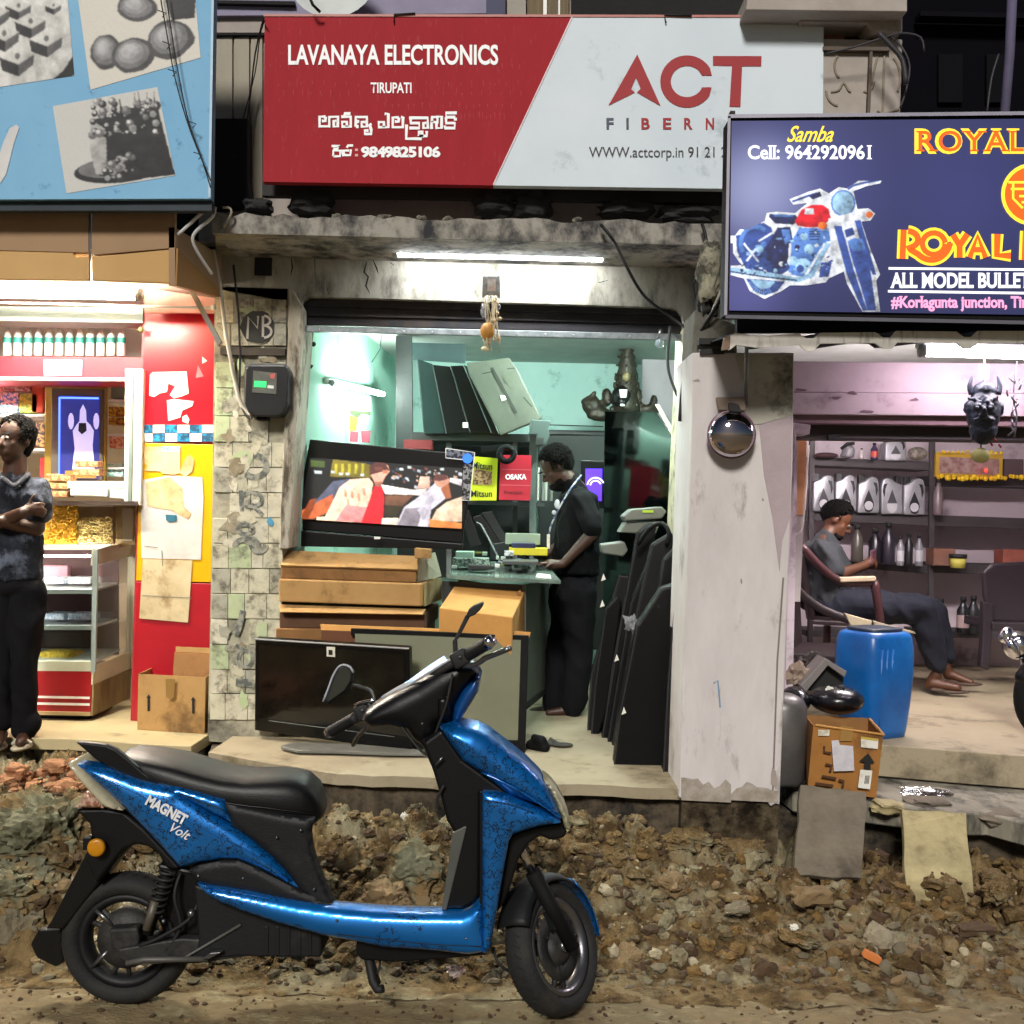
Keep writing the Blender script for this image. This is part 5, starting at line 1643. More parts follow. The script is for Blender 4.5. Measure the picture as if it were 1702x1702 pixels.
tvshape([(1130,1400),(1190,1360),(1210,1470),(1170,1480)],'b86840',1.0)
tvshape([(1200,1320),(1290,1330),(1285,1380),(1200,1350)],'ece4e4',1.1)
tvshape([(1180,1500),(1290,1460),(1290,1650),(1060,1640),(1100,1560)],'e8c8a8',1.2)
tvshape([(1050,1630),(1290,1660),(1290,1700),(1045,1690)],'e08038',1.2)
rm=random.Random(6)
for i in range(60):
 a_,b_=rm.uniform(760,1290),rm.uniform(1250,1400)
 q=rm.uniform(4,16)
 tsh.insert(18,([tn(a_-q,b_-q),tn(a_+q,b_-q*0.6),tn(a_+q*0.7,b_+q),tn(a_-q,b_+q*0.5)],rm.choice(('d8d8e0','8a4a34','404858','e8c0a0','181820')),0.9))
for i in range(40):
 a_,b_=rm.uniform(90,600),rm.uniform(1560,1640)
 q=rm.uniform(5,14)
 tsh.insert(18,([tn(a_-q,b_-q),tn(a_+q,b_-q*0.6),tn(a_+q*0.7,b_+q)],rm.choice(('d86a38','7a3c20','f0c8a0','402018')),0.9))
for(a_,b_) in((470,1440),(520,1460),(560,1420),(440,1500),(420,1430)):
 tsh.append(([tn(a_-8,b_-30),tn(a_+12,b_-20),tn(a_+16,b_+34),tn(a_-4,b_+26)],'e8a880',1.0))
tsh.append(([tn(640,1240),tn(700,1235),tn(706,1262),tn(650,1268)],'8a4c3c',1.0))
tsh.append(([tn(700,1262),tn(742,1258),tn(738,1284),tn(704,1290)],'c8785c',1.0))
tsh.append(([tn(640,1350),tn(700,1345),tn(690,1385),tn(645,1380)],'b8705a',1.0))
tsh.append(([tn(960,1560),tn(1020,1480),tn(1090,1440),tn(1060,1560),tn(1000,1640)],'c8c0cc',1.0))
def tcorner(a_,b_):
 p=P(514.6,760.1,5.982).lerp(P(769.1,778,5.882),a_)
 q=P(497.9,862.8,5.982).lerp(P(768,879.5,5.882),a_)
 return p.lerp(q,b_)+Vector((0,-0.006,0))
painting('screen_picture',tcorner,300,130,tsh,tv,0.62,True,'060608',0.08,1,0.5,0.5,31)
quad3('corner_sticker',[(741,745,5.90),(788,752,5.88),(788,766,5.88),(741,761,5.90)],(0,0.003,0),M('sticker_navy','1a2036',0.4,col2='a0a4b0',scale=60,mix=0.5,sharp=0.03),tv)
quad3('corner_sticker',[(771,770,5.885),(786,772,5.88),(780,833,5.88),(766,831,5.885)],(0,0.003,0),M('sticker_dark','15171c',0.4,col2='b0b0b4',scale=50,mix=0.6,sharp=0.03),tv)
ribbons('sticker_edge',[[(741,745),(789,752),(781,832),(766,831)],[(741,745),(741,761),(770,764)]],1.4,5.875,WHITE,tv)
flat('sticker_disc',blob_px(777,762,8.5,8.5,16),5.872,M('disc_blue','2a6ad0',0.4,emit='3a80ff',estr=0.4),tv)
flat('maker_mark',rect(622,892,632,896),5.86,WHITE,tv)
def carton3(label,front,top_v,side,Y0,mat,flaps=None,group='flat cartons stacked beside the pier'):
 """front: (u0,v0,u1,v1) lower face; top_v: height where its top face ends; side: (u_end, rise)"""
 u0,va,u1,vb,dy=front
 t=thing('flat_carton',label,'box',group)
 h0=P(u0,va,Y0)
 bm=B()
 a,b_,c,d=P(u0,va,Y0),P(u1,va+dy,Y0),P(u1,vb+dy,Y0),P(u0,vb,Y0)
 dep=0.62
 add_prism(bm,[a,b_,c,d],(0.03,dep,0))
 bevel(bm,0.008,2)
 obj('carton_body',bm,mat,t)
 return t
s1=carton3('topmost flat carton of the stack, with a slanting lid coloured as lit, right under the television',(466,938,692,962,7),0,0,5.72,CARD2)
quad3('carton_lid',[(467,914,5.92),(694,924,5.9),(694,946,5.70),(466,939,5.705)],(0,0.01,-0.01),CARD,s1,0.002)  # paler cardboard than the front: the lit top flap put into colour
quad3('lid_crease',[(561,919,5.905),(563,919,5.905),(560,942,5.70),(558,942,5.70)],(0,0.001,0.001),CARD3,s1)
quad3('carton_end',[(694,922,5.74),(722,918,6.2),(733,958,6.2),(694,967,5.73)],(0.004,0.01,0),M('carton_end_grey','9b9482',0.8,col2='857a62',scale=5),s1)
s2=carton3('second flat carton of the stack, plain tan with taped end',(463,962,702,1000,8),0,0,5.70,CARD)
quad3('carton_end',[(704,970,5.70),(733,960,6.15),(733,996,6.15),(704,1008,5.70)],(0.004,0.01,0),M('carton_end_tan','9c8a60',0.8,col2='7a6a44',scale=14,mix=0.9,stretch=(1,1,0.2)),s2)
quad3('tape_strip',[(698,972,5.693),(703,972,5.693),(703,1006,5.693),(698,1006,5.693)],(0,0.002,0),TAPE,s2)
s3=carton3('third flat carton of the stack, dark front under a pale torn lid',(464,1016,706,1044,3),0,0,5.72,M('carton_brown','5a3c26',0.85,col2='442c1a',scale=5))
quad3('carton_lid',[(464,1004,5.74),(708,1012,5.74),(702,1021,5.66),(466,1017,5.66)],(0,0.01,-0.006),CARD,s3,0.001)
s4=carton3('bottom flat carton of the stack, crushed corner by the pier',(458,1044,700,1075,3),0,0,5.71,CARD2)
o=quad3('small_carton',[(689,911,5.70),(716,913,5.70),(715,929,5.70),(689,928,5.70)],(0,0.1,0),CARD,None,0.003)
tag(o,'small cardboard block on the right end of the carton stack','box')
o=thing('folded_cardboard','folded cardboard sheet standing behind the framed grey panel','cardboard')
quad3('top_fold',[(532,1038,5.64),(882,1051,5.62),(880,1060,5.61),(534,1047,5.63)],(0,0.02,0),CARD3,o)
quad3('front_fold',[(534,1048,5.62),(590,1050,5.62),(590,1140,5.62),(536,1135,5.62)],(0,0.01,0),M('carton_brown2','6a4228',0.85),o)
tag(o,'folded cardboard sheet standing behind the framed grey panel','cardboard')
t=thing('cardboard_box','orange brown closed carton before the shop counter','box')
def box3(t,A,D_,C,h,mat,names=('box_body',),bev=0.006):
 """A near left, D_ near right, C far right of the top, as (u, v, Y); h height"""
 a,b,c=P(*A),P(*D_),P(*C)
 d=a+(c-b)
 bm=B()
 add_prism(bm,[a,b,c,d],(0,0,-h))
 bevel(bm,bev,2)
 return obj(names[0],bm,mat,t)
box3(t,(730,1010,5.62),(852,1026,5.56),(875,977,6.05),0.32,CARD3)
flat('tear',blob_px(862,985,4,5,8,0.4,3),5.9,CARD2,t)
ct=thing('shop_counter','grey green counter with a plate glass top in the electronics shop','counter')
quad3('counter_side',[(874,972,5.98),(914,966,6.9),(916,1145,6.9),(875,1177,6.02)],(-0.02,0,0),M('counter_grey','5f6259',0.6,col2='4d5048',scale=3,mix=0.7),ct)
quad3('counter_front',[(735,966,5.98),(874,972,5.98),(875,1177,6.02),(735,1172,6.02)],(0,0.02,0),M('counter_dark2','2f2f2c',0.6),ct)
quad3('counter_top',[(742,956,5.9),(932,965,5.86),(905,935,6.9),(760,932,6.9)],(0,0,-0.018),M('counter_glass','7d8f84',0.15,col2='4c5a54',scale=4,mix=0.8),ct)
quad3('base_strip',[(874,1168,5.975),(915,1138,6.88),(916,1145,6.89),(875,1179,5.98)],(0.004,0,0),INK,ct)
quad3('price_paper',[(893,953,6.1),(914,955,6.1),(916,961,5.95),(890,959,5.95)],(0,0,-0.002),PAPERW,ct)
def clutter(name,u,v,w,h,Y,d,col,label,cat,rough=0.5,c2=None,bev=0.003,par=None):
 o=pbox(name,u,v,u+w,v+h,Y,d,M('clut_'+col+(c2 or ''),col,rough,col2=c2,scale=50 if c2 else 5,mix=0.8 if c2 else 0.4,sharp=0.05 if c2 else 0.12),par,bev)
 return tag(o,label,cat) if par is None else o
clutter('circuit_board',752,928,60,14,6.2,0.2,'2c3a34','opened set with circuit boards at the left of the counter','electronics',c2='9db8a8')
clutter('keyboard',778,940,42,7,6.05,0.1,'141416','black keyboard like strip on the counter','electronics')
clutter('green_box',757,917,30,12,6.25,0.15,'a8c8b4','pale green small box on the counter','box')
clutter('laptop',835,933,60,6,6.1,0.3,'3c403e','flat dark grey device under the hands of the man at the counter','electronics')
clutter('component_tray',840,887,58,18,6.5,0.15,'8da08c','pale green plastic tray on the far side of the counter','tray')
clutter('blue_box',850,903,40,8,6.4,0.12,'20284c','dark blue slim box on the counter by the tray','box')
clutter('yellow_box',846,911,64,12,6.4,0.2,'d8cc28','bright yellow box lying on the counter','box',c2=None)
clutter('white_coil',838,916,16,8,6.3,0.08,'d0d8d8','white tangled coil on the counter','wire',c2='55605c')
cr=random.Random(17)
for i in range(26):
 u,v=cr.uniform(748,880),cr.uniform(915,948)
 Yq=6.6-(v-915)/33*0.55
 c_=cr.choice(('b8c8bc','202224','3c5a4c','d8dcd8','5a6e80','8a8a3c'))
 o=clutter('spare_part',u,v,cr.uniform(4,12),cr.uniform(3,6),Yq,0.04,c_,'small loose electronic part scattered on the counter','part')
 o['group']='loose parts scattered on the counter'
rk=thing('storage_rack','dark storage rack behind the counter holding televisions and boxes','rack')
quad3('side_sheet',[(658,553,7.6),(684,556,7.4),(686,745,7.4),(658,745,7.6)],(0,0.05,0),DARK,rk)
quad3('top_sheet',[(684,556,7.9),(773,566,7.9),(773,603,7.9),(686,597,7.9)],(0,0.04,0),M('sheet_greyteal','45585a',0.5,col2='38484a'),rk)
pslab('shelf',[(684,718),(900,722),(900,735),(684,731)],7.3,0.5,M('rack_shelf','39393a',0.6),rk)
pslab('shelf',[(775,832),(905,836),(905,842),(775,838)],7.2,0.5,M('rack_shelf','39393a',0.6),rk)
pslab('shelf',[(898,714),(1006,716),(1006,723),(898,721)],8.2,0.5,M('rack_shelf','39393a',0.6),rk)
for u in(742,852):
 pslab('rack_post',rect(u,735,u+8,960),7.35,0.03,GREYM,rk)
pslab('rack_post',[(880,700),(893,700),(890,945),(880,945)],7.1,0.04,M('post_greygreen','5e6a66',0.4,metal=0.3,col2='3e4644',scale=8),rk)
pslab('back_sheet',[(660,735),(880,740),(880,960),(660,960)],7.9,0.02,DARK,rk)
for i,(pts,lab,c) in enumerate((([(694,596),(719,605),(741,721),(705,721)],'dark television leaning at the left end of the upper rack','20302f'),([(719,606),(748,609),(781,719),(742,721)],'second black television leaning on the upper rack','0d0f0f'),([(749,608),(770,607),(816,719),(782,719)],'third black television with a white label low on it','0a0b0b'),([(771,606),(778,609),(829,722),(818,720)],'thin black television leaning against the pale one','101212'))):
 t=thing('leaning_television',lab,'television','televisions leaning on the upper rack')
 pslab('casing',pts,7.25-0.01*i,0.42,M('leantv_'+c,c,0.3),t,bev=0.004)
 ribbons('casing_edge',[[pts[0],pts[3]]],1.6,7.245-0.01*i,M('edge_dull','4d5654',0.4),t)
 if i==2:
  flat('label',rect(769,702,778,711),7.2,PAPERW,t)
t=thing('pale_television','pale grey television back leaning on top of the rack','television')
pslab('back_cover',[(775,603),(846,594),(858,610),(901,696),(832,724),(780,622)],7.1,0.08,M('tvback_olive','55594e',0.5,col2='474b42',scale=3,mix=0.8),t,bev=0.008)
ribbons('slot',[[(817,611),(858,687)]],5,7.095,M('slot_dark','2c2f28',0.7),t)
ribbons('vent_slot',[[(802,621),(822,617)],[(843,613),(856,612)],[(870,660),(884,676)]],2,7.095,M('slot_dark','2c2f28',0.7),t)
flat('label',[(831,657),(839,657),(842,664),(834,667)],7.092,PAPERW,t)
flat('mark',blob_px(846,628,8,11,12,0.1,4),7.092,M('slot_dark2','555a4c',0.7),t)
t=thing('product_box','bright yellow product box with printed letters beside the television','box')
pslab('box_body',[(782,758),(827,762),(825,832),(778,832)],6.9,0.15,M('box_yellow','c8d018',0.5,mix=0.2),t,bev=0.002)
text('lettering','Mitsun',785,767,818,779,6.896,LK,t,bold=0.02,ang=0.08)
text('lettering','Mitsun',783,815,818,826,6.896,LK,t,bold=0.02)
flat('printed_picture',[(788,779),(818,784),(817,806),(786,805)],6.896,M('pic_brown','5d3c20',0.5,col2='b89a70',scale=50,mix=0.8,sharp=0.04),t)
t=thing('product_box','red product box with white OSAKA lettering on the rack','box')
pslab('box_body',[(832,756),(884,757),(881,832),(829,831)],6.9,0.15,M('box_red','a8182c',0.5,mix=0.3),t,bev=0.002)
text('lettering_OSAKA','OSAKA',840,788,875,797,6.896,LW,t,bold=0.04)
ribbons('box_line',[[(834,780),(883,781)],[(832,806),(882,807)]],1.2,6.896,M('line_pink','c05a64',0.5),t)
text('lettering','Premium',838,815,868,821,6.896,M('lettering_dark_red','5a0c18',0.6),t,bold=0.02)
t=thing('speaker_magnet','black round speaker magnet on top of the product boxes','speaker')
lathe('magnet',[(0.03,0.02),(0.026,-0.004),(0.045,-0.01),(0.062,-0.004),(0.064,0.02),(0.05,0.03),(0.032,0.03),(0.03,0.02)],BLACKM,t,20,Matrix.Translation(P(842,755,6.85))@Matrix.Rotation(PI/2,4,'X'),cap=False)
quad3('bracket_arm',[(800,742,6.9),(842,738,6.85),(842,748,6.85),(800,752,6.9)],(0,0.03,0),BLACKM,t,0.003)
tag(pbox('red_box',671,731,717,746,7.2,0.2,M('red_dull','7a2428',0.6)),'dull red box on the rack just above the television','box')
t=thing('horn_bracket','grey metal horn bracket on the rack above the man at the counter','bracket')
pslab('horn',[(884,697),(917,699),(911,712),(914,724),(907,740),(890,740),(892,722),(878,722),(883,712)],7.0,0.05,M('horn_grey','4d5a57',0.4,metal=0.3),t,bev=0.006)
pslab('horn_mouth',[(893,728),(904,728),(903,738),(894,738)],6.995,0.01,INK,t)
pslab('dark_cupboard',[(896,724),(1006,724),(1006,1080),(896,1080)],8.0,0.3,M('cupboard_dark','0c1413',0.6,col2='080c0c'),rk)
for i,(pts,c) in enumerate((([(785,860),(800,855),(838,905),(822,915)],'1b1c1d'),([(800,852),(818,850),(846,900),(835,906)],'26292a'),([(765,850),(780,848),(800,905),(782,910)],'111213'),([(815,905),(845,900),(848,930),(815,930)],'1a2022'))):
 tag(pslab('dim_panel',pts,7.0-i*0.02,0.2,M('dim_'+c,c,0.35),None,bev=0.003),['dark slanted panel on the low rack','grey slanted panel on the low rack, right of the dark one','black panel at the left of the low rack','square dark set above the counter'][i],'electronics')
ptube('bent_lamp_arm',[(792,868,6.9),(800,872,6.88),(815,900,6.7),(832,935,6.4)],0.006,GREYM)
tag(bpy.data.objects['bent_lamp_arm'],'thin bent lamp arm over the counter clutter','lamp')
for i in range(6):
 o=pbox('upright_file',893+i*4.5,777,896.6+i*4.5,832,7.3,0.2,M('file_%d'%(i%3),('a8aaa0','3a3c3e','7a7c70')[i%3],0.6))
 tag(o,'narrow upright file behind the head of the man at the counter','file','upright files on the rack')
t=thing('monitor','small monitor glowing violet behind the man at the counter','monitor')
pslab('monitor_case',[(966,765),(1004,766),(1004,845),(966,845)],7.4,0.05,BLACKP,t,bev=0.003)
flat('monitor_screen',[(973,779),(1001,779),(1000,833),(973,830)],7.395,M('screen_violet',(0.01,0.01,0.01),0.3,emit='4a2ae8',estr=1.6,mix=0),t)
ribbons('screen_arc',[arcpts(990,808,14,14,3.3,5.9),arcpts(990,808,9,9,3.3,5.9)],2.5,7.390,glow('arc_pale','c8c0ff',1.6),t)
t=thing('large_television','large dark television panel standing on end under the brown figure','television')
quad3('screen',[(u,v,7.0-0.62*(u-1002)/123+0.1*(1010-v)/327) for u,v in((1005,683),(1090,684),(1125,738),(1121,850),(1090,1010),(1002,1010))],(0.01,0.04,0),M('sheen_screen','020303',0.08,spec=0.5),t,0.003)
quad3('bright_edge',[(1089,672,6.6),(1094,672,6.6),(1128,732,6.4),(1125,740,6.4)],(0.01,0.02,0),M('edge_cream','b8b08a',0.5),t)
BRZ=M('bronze_brown','3a3228',0.5,col2='2a241c',scale=14,mix=0.8,metal=0.3,bump=0.4,bscale=60)
t=thing('crowned_figure','dark brown crowned figure with shell shapes on the wall over the large television','statue')
fp=lambda u,v,Y=8.0:P(u,v,Y)
pr=[(24,690),(23,672),(19,655),(21,651),(18,642),(20,638),(16,627),(18,623),(14.5,612),(16.5,608),(12,598),(14,594),(9,586),(11,583),(5,577),(7,574),(2,568),(0.6,561)]
base=fp(1041,690)
lathe('crown',[(PX(r_,8.0),fp(1041,v).z-base.z) for r_,v in pr],BRZ,t,18,Matrix.Translation(base))
for v_,r_,n_ in((650,21,9),(637,20,9),(622,18,8),(607,16,7),(593,13.5,6),(582,10.5,5)):
 for k in range(n_):
  an=PI+PI*(k+0.5)/n_
  ball('crown_stud',fp(1041+r_*math.cos(an),v_,8.0+PX(r_,8)*math.sin(an)),0.009,BRZ,t,7)
for sx in(-1,1):
 for k in range(5):
  ball('side_flower',fp(1041+sx*(23-k*1.5),680-k*13,7.98),(0.022-k*0.002,0.02,0.026),BRZ,t,9)
lathe('crown_gem',[(0.004,0),(0.03,0.01),(0.03,0.05),(0.004,0.07)],M('gem_dull','8a7a58',0.4),t,10,Matrix.Translation(fp(1041,634,7.9)))
skin('face',[(fp(1033,660,7.95),(PX(17,8),0.07,PX(20,8))),(fp(1033,668,7.9),(PX(8,8),0.04,PX(8,8)))],M('figure_black','121110',0.3),t,0.01,2)
flat('forehead_mark',[(1029,647),(1043,647),(1041,661),(1031,661)],7.86,PAPERW,t)
flat('chin_mark',rect(1031,671,1038,675),7.84,PAPERW,t)
skin('shoulder_shells',[(fp(985,675),(PX(17,8),0.05,PX(16,8))),(fp(1000,690),(PX(26,8),0.05,PX(11,8))),(fp(1009,660),(PX(9,8),0.05,PX(16,8))),(fp(1060,660),(PX(8,8),0.05,PX(15,8))),(fp(1075,682),(PX(22,8),0.05,PX(10,8))),(fp(1087,668),(PX(6,8),0.04,PX(12,8))),(fp(972,668),PX(7,8),fp(990,652),PX(3,8))],BRZ,t,0.012,3,rough=0.008,rscale=30)
ball('stud',fp(1011,668,7.93),0.012,METAL,t,8)
ball('stud',fp(1057,673,7.93),0.012,METAL,t,8)
ptube('hanger',[(1040,560,8.1),(1040,575,8.0)],0.008,INK,t)
ptube('pedestal_rail',[(905,706,8.1),(1003,709,8.1)],0.004,INK,t)
t=thing('sachet_strip','strip of yellow, white and pink sachets hanging below the tube light','packet')
pslab('hanger_clip',[(581,682),(616,684),(615,690),(600,688),(596,695),(590,693),(582,688)],7.0,0.02,M('clip_olive','4c5236',0.6),t)
pslab('sachet',[(581,690),(594,694),(592,716),(581,716)],7.0,0.01,M('sachet_yellow','c8c030',0.5),t)
pslab('sachet',[(596,692),(608,690),(606,712),(594,712)],7.0,0.01,M('sachet_cream','d8d8b8',0.5),t)
pslab('sachet',[(582,716),(596,718),(594,735),(581,734)],6.99,0.01,M('sachet_pink','a8485c',0.5),t)
pslab('sachet',[(600,716),(616,716),(614,736),(601,735)],6.99,0.01,M('sachet_pink','a8485c',0.5),t)
t=thing('wall_bracket','black iron bracket on the mint wall inside the opening, upper left','bracket')
ptube('bar',[(518,550,6.02),(515,580,6.02),(513,606,6.02),(519,610,6.02)],0.012,INK,t)
ball('knob',P(521,572,6.0),0.014,INK,t)
ptube('wall_wire',[(635,548,7.2),(632,580,7.1),(618,602,7.0)],0.003,M('wire_green','3d6654',0.7))
tag(bpy.data.objects['wall_wire'],'thin dark wire trailing down the mint wall','wire')
t=thing('hanging_charm','coconut, shell strings and small picture hanging at the middle of the lintel','charm')
pslab('small_picture',[(802,458),(831,458),(832,496),(801,494)],5.6,0.01,M('pic_silver','9a9c98',0.35,col2='6d6258',scale=30,mix=0.8),t,bev=0.002)
flat('picture_center',[(810,464),(824,464),(824,484),(810,484)],5.595,M('pic_white','d8d4cc',0.5,col2='c07040',scale=40,mix=0.6),t)
ball('coconut',P(810,551,5.55),(0.037,0.035,0.047),M('coconut_yellow','b07c28',0.6,col2='8a5c1c',scale=5,stretch=(6,6,0.6),mix=0.9),t)
ball('shell',P(806,580,5.55),(0.022,0.015,0.013),M('shell_cream','c8b894',0.6),t,10)
STR=M('string_pale','b8a88c',0.8)
hr=random.Random(3)
for i in range(14):
 u0=812+hr.uniform(-8,14)
 pth=[(u0+hr.uniform(-7,7)*k/5,492+k*hr.uniform(14,19),5.55+hr.uniform(-0.03,0.03)) for k in range(6)]
 ptube('garland_string',pth,hr.uniform(0.002,0.0045),STR,t,5,2)
for i in range(10):
 ball('garland_bead',P(818+hr.uniform(-8,14),hr.uniform(500,580),5.54),hr.uniform(0.006,0.012),M('bead_tan','a08a64',0.7),t,7)
skin('plastic_bag',[(P(806,516,5.56),(0.022,0.018,0.04)),(P(826,508,5.57),(0.016,0.012,0.035))],M('bag_clear','8d9092',0.25,alpha=0.55),t,0.006,1,rough=0.01,rscale=50)
t=thing('light_bulb','small clear light bulb hanging at the upper right of the opening','bulb')
ball('glass_bulb',P(1096,570,5.8),(0.026,0.026,0.032),M('bulb_glass','a8b8c0',0.08,alpha=0.6,metal=0.2),t,14)
lathe('socket',[(0.014,0),(0.014,0.04)],METAL,t,10,Matrix.Translation(P(1098,560,5.8)))
ptube('bulb_cord',[(1100,548,5.8),(1098,558,5.8)],0.003,INK,t,6)
tag(ptube('cable',[(1114,542,5.72),(1110,585,5.72),(1112,620,5.72),(1126,658,5.7)],0.008,M('cable_dark','2a2c2e',0.5),None,7,3),'thick dark cable curving down inside the right jamb','cable')
t=thing('black_television','black flat television standing at the foot of the tiled pier','television')
quad3('casing',[(424,1062,5.62),(680,1078,5.34),(684,1250,5.41),(423,1214,5.685)],(0.01,0.05,0.01),BLACKP,t,0.005)
def tq(a,b):
 l=P(424,1062,5.62).lerp(P(680,1078,5.34),a)
 k=P(423,1214,5.685).lerp(P(684,1250,5.41),a)
 return l.lerp(k,b)
bm=B()
n_=Vector((-0.002,-0.0035,0))
add_prism(bm,[tq(0.03,0.05)+n_,tq(0.97,0.05)+n_,tq(0.97,0.85)+n_,tq(0.03,0.85)+n_],(0,0.001,0))
obj('screen',bm,SCREEN,t)
bm=B()
add_tube(bm,[tq(0,0)+n_,tq(1,0)+n_],0.005,6)
obj('upper_edge',bm,M('edge_grey','8a8c8c',0.35),t)
bm=B()
add_tube(bm,[tq(0.1,0.87)+n_,tq(0.9,0.87)+n_],0.002,5)
obj('lower_line',bm,M('edge_dull','4d5654',0.4),t)
bm=B()
add_prism(bm,[tq(0.485,0.03)+n_*2.5,tq(0.54,0.03)+n_*2.5,tq(0.54,0.13)+n_*2.5,tq(0.485,0.13)+n_*2.5],(0,0.001,0))
obj('label',bm,PAPERW,t)
bm=B()
add_prism(bm,[tq(0.50,0.06)+n_*3.2,tq(0.525,0.06)+n_*3.2,tq(0.525,0.11)+n_*3.2,tq(0.50,0.11)+n_*3.2],(0,0.0005,0))
obj('label_mark',bm,INK,t)
t=thing('framed_screen','olive grey display panel in a black frame standing behind the scooter handlebar','television')
FRP=5.47
quad3('panel',[(590,1052,FRP+0.12),(868,1064,FRP+0.1),(864,1236,FRP+0.03),(590,1230,FRP+0.05)],(0,0.02,0),M('panel_olive','6e7058',0.35,col2='5c5e48',scale=1.6,mix=0.9,sharp=0.2),t)
for nm,q in(('frame_top',[(583,1045,FRP+0.12),(879,1057,FRP+0.1),(878,1069,FRP+0.1),(583,1056,FRP+0.12)]),('frame_side',[(866,1057,FRP+0.1),(879,1057,FRP+0.1),(873,1252,FRP+0.02),(860,1250,FRP+0.02)]),('frame_bottom',[(583,1228,FRP+0.04),(862,1231,FRP+0.02),(873,1252,FRP+0.02),(583,1246,FRP+0.04)])):
 quad3(nm,q,(0,0.035,0),BLACKM,t,0.002)
t=thing('flat_panel_part','grey curved panel lying flat on the shop floor behind the left handle grip','panel')
bm=B()
add_prism(bm,[G(u,v,FZ+0.025) for u,v in((466,1240),(480,1235),(520,1234),(600,1237),(706,1246),(707,1252),(640,1251),(560,1248),(495,1247))],(0,0,-0.016))
bevel(bm,0.003,1)
obj('panel_sheet',bm,M('panel_grey','6c6c66',0.4,col2='55554f'),t)
t=thing('slippers','black slippers lying on the floor beside the framed panel','footwear')
skin('slipper',[(G(882,1238,FZ+0.02),0.028,G(905,1242,FZ+0.02),0.03),(G(888,1226,FZ+0.06),0.02,G(900,1232,FZ+0.05),0.03)],BLACKM,t,0.008,2)
skin('slipper',[(G(908,1236,FZ+0.012),(0.03,0.05,0.012)),(G(935,1238,FZ+0.012),(0.06,0.035,0.012)),(G(915,1228,FZ+0.03),0.01,G(925,1234,FZ+0.02),0.01)],M('slipper_grey','35322c',0.7),t,0.007,2)
T_A=M('tvstack_black','030304',0.5,col2='070708',scale=4,spec=0.2)
T_B=M('tvstack_grey','0d0d0e',0.5,col2='18181a',scale=4,spec=0.25)
stk=[([(1030,955),(1050,957),(1022,1120),(996,1240),(976,1232),(984,1120)],6.1,0.1,T_B,'innermost dark television leaning in the row at the right jamb, behind the rest'),([(1060,885),(1082,868),(1092,874),(1060,1050),(1018,1252),(998,1246),(1036,1020)],5.9,0.1,T_A,'second tall black television leaning in the row by the right jamb'),([(1084,905),(1118,884),(1120,900),(1088,1060),(1050,1254),(1016,1250),(1052,1050)],5.72,0.1,T_B,'third tall dark television leaning in the row, with grey edge'),([(1008,1010),(1026,990),(1034,1000),(1010,1180),(990,1242),(982,1238),(990,1140)],6.0,0.08,T_A,'narrow black television between the first two of the leaning row'),([(1050,1000),(1078,930),(1100,915),(1090,980),(1040,1180),(1030,1254),(1008,1252),(1024,1150)],5.8,0.08,T_A,'black television wedged behind the third of the leaning row'),([(1104,930),(1128,905),(1134,960),(1128,1100),(1110,1240),(1070,1256),(1080,1080)],5.55,0.1,T_A,'broad black television behind the big front one at the jamb'),([(1056,1060),(1080,1010),(1100,1000),(1090,1120),(1070,1262),(1034,1262),(1040,1160)],5.45,0.1,T_B,'dull dark television just behind the big front one'),([(1114,1000),(1136,965),(1142,1010),(1138,1290),(1100,1290),(1106,1120)],5.4,0.1,T_A,'black television squeezed between the big front one and the jamb'),([(1040,990),(1062,950),(1072,960),(1040,1140),(1016,1250),(1000,1246),(1018,1110)],5.95,0.05,T_B,'thin grey edged television standing between two black ones of the row'),([(1060,1040),(1100,978),(1130,968),(1134,1000),(1130,1297),(1042,1294),(1021,1272),(1032,1180)],5.28,0.12,T_A,'big black television in front of the leaning row on the step'),([(1124,975),(1142,972),(1140,1000),(1133,1306),(1102,1306),(1110,1150)],5.15,0.1,T_B,'outermost black television pressed against the white pillar')]
for pts,Yq,d,m,lab in stk:
 t=thing('leaning_television',lab,'television','televisions leaning at the right jamb')
 pslab('casing',pts,Yq,d,m,t,bev=0.012,seg=3)
 ribbons('casing_edge',[[pts[0],pts[-1],pts[-2]]],2.4,Yq-0.003,M('edge_soft','232325',0.4),t)
for i,(pts,lab) in enumerate((([(1036,858),(1050,846),(1100,842),(1108,850),(1100,862),(1040,866)],'topmost grey television back lying on the leaning row'),([(1030,885),(1040,868),(1098,866),(1090,888)],'lower grey television back lying on the leaning row'),([(1000,905),(1038,900),(1044,915),(1036,925),(1002,920)],'grey plastic part sticking out beside the man in black'))):
 o=pslab('old_television',pts,6.0+0.03*i,0.2,M('back_grey','6b6e66',0.45,col2='55584f',scale=4),None,bev=0.008,seg=3)
 tag(o,lab,'television')
flat('label_green',rect(1068,848,1086,852),5.99,M('label_lime','a8c830',0.5),bpy.data.objects['old_television'])
for i,(u,v) in enumerate(((1002,960),(1000,1004),(1024,1094),(1036,1182))):
 o=tag(pslab('paper_tag',[(u-3,v+6),(u+1,v-7),(u+5,v+3)],5.88-0.2*(i>1)-0.42*(i>2),0.002,PAPERW),['small white tag sticking out of the leaning row, topmost','small white tag low beside the man in black','small white tag in the middle of the leaning row','small white tag low on the big black television'][i],'label')
crumple('plastic_film',1052,1036,5.42,(0.05,0.03,0.06),M('film_clear','8a8c90',0.2,alpha=0.7),'torn clear plastic film between the leaning televisions','plastic',12)
tag(ptube('cable_bundle',[(1060,905,5.8),(1078,880,5.78),(1100,870,5.75),(1112,885,5.7),(1108,905,5.7)],0.012,BLACKM,None,7,3),'loop of black cable on top of the leaning televisions','cable')
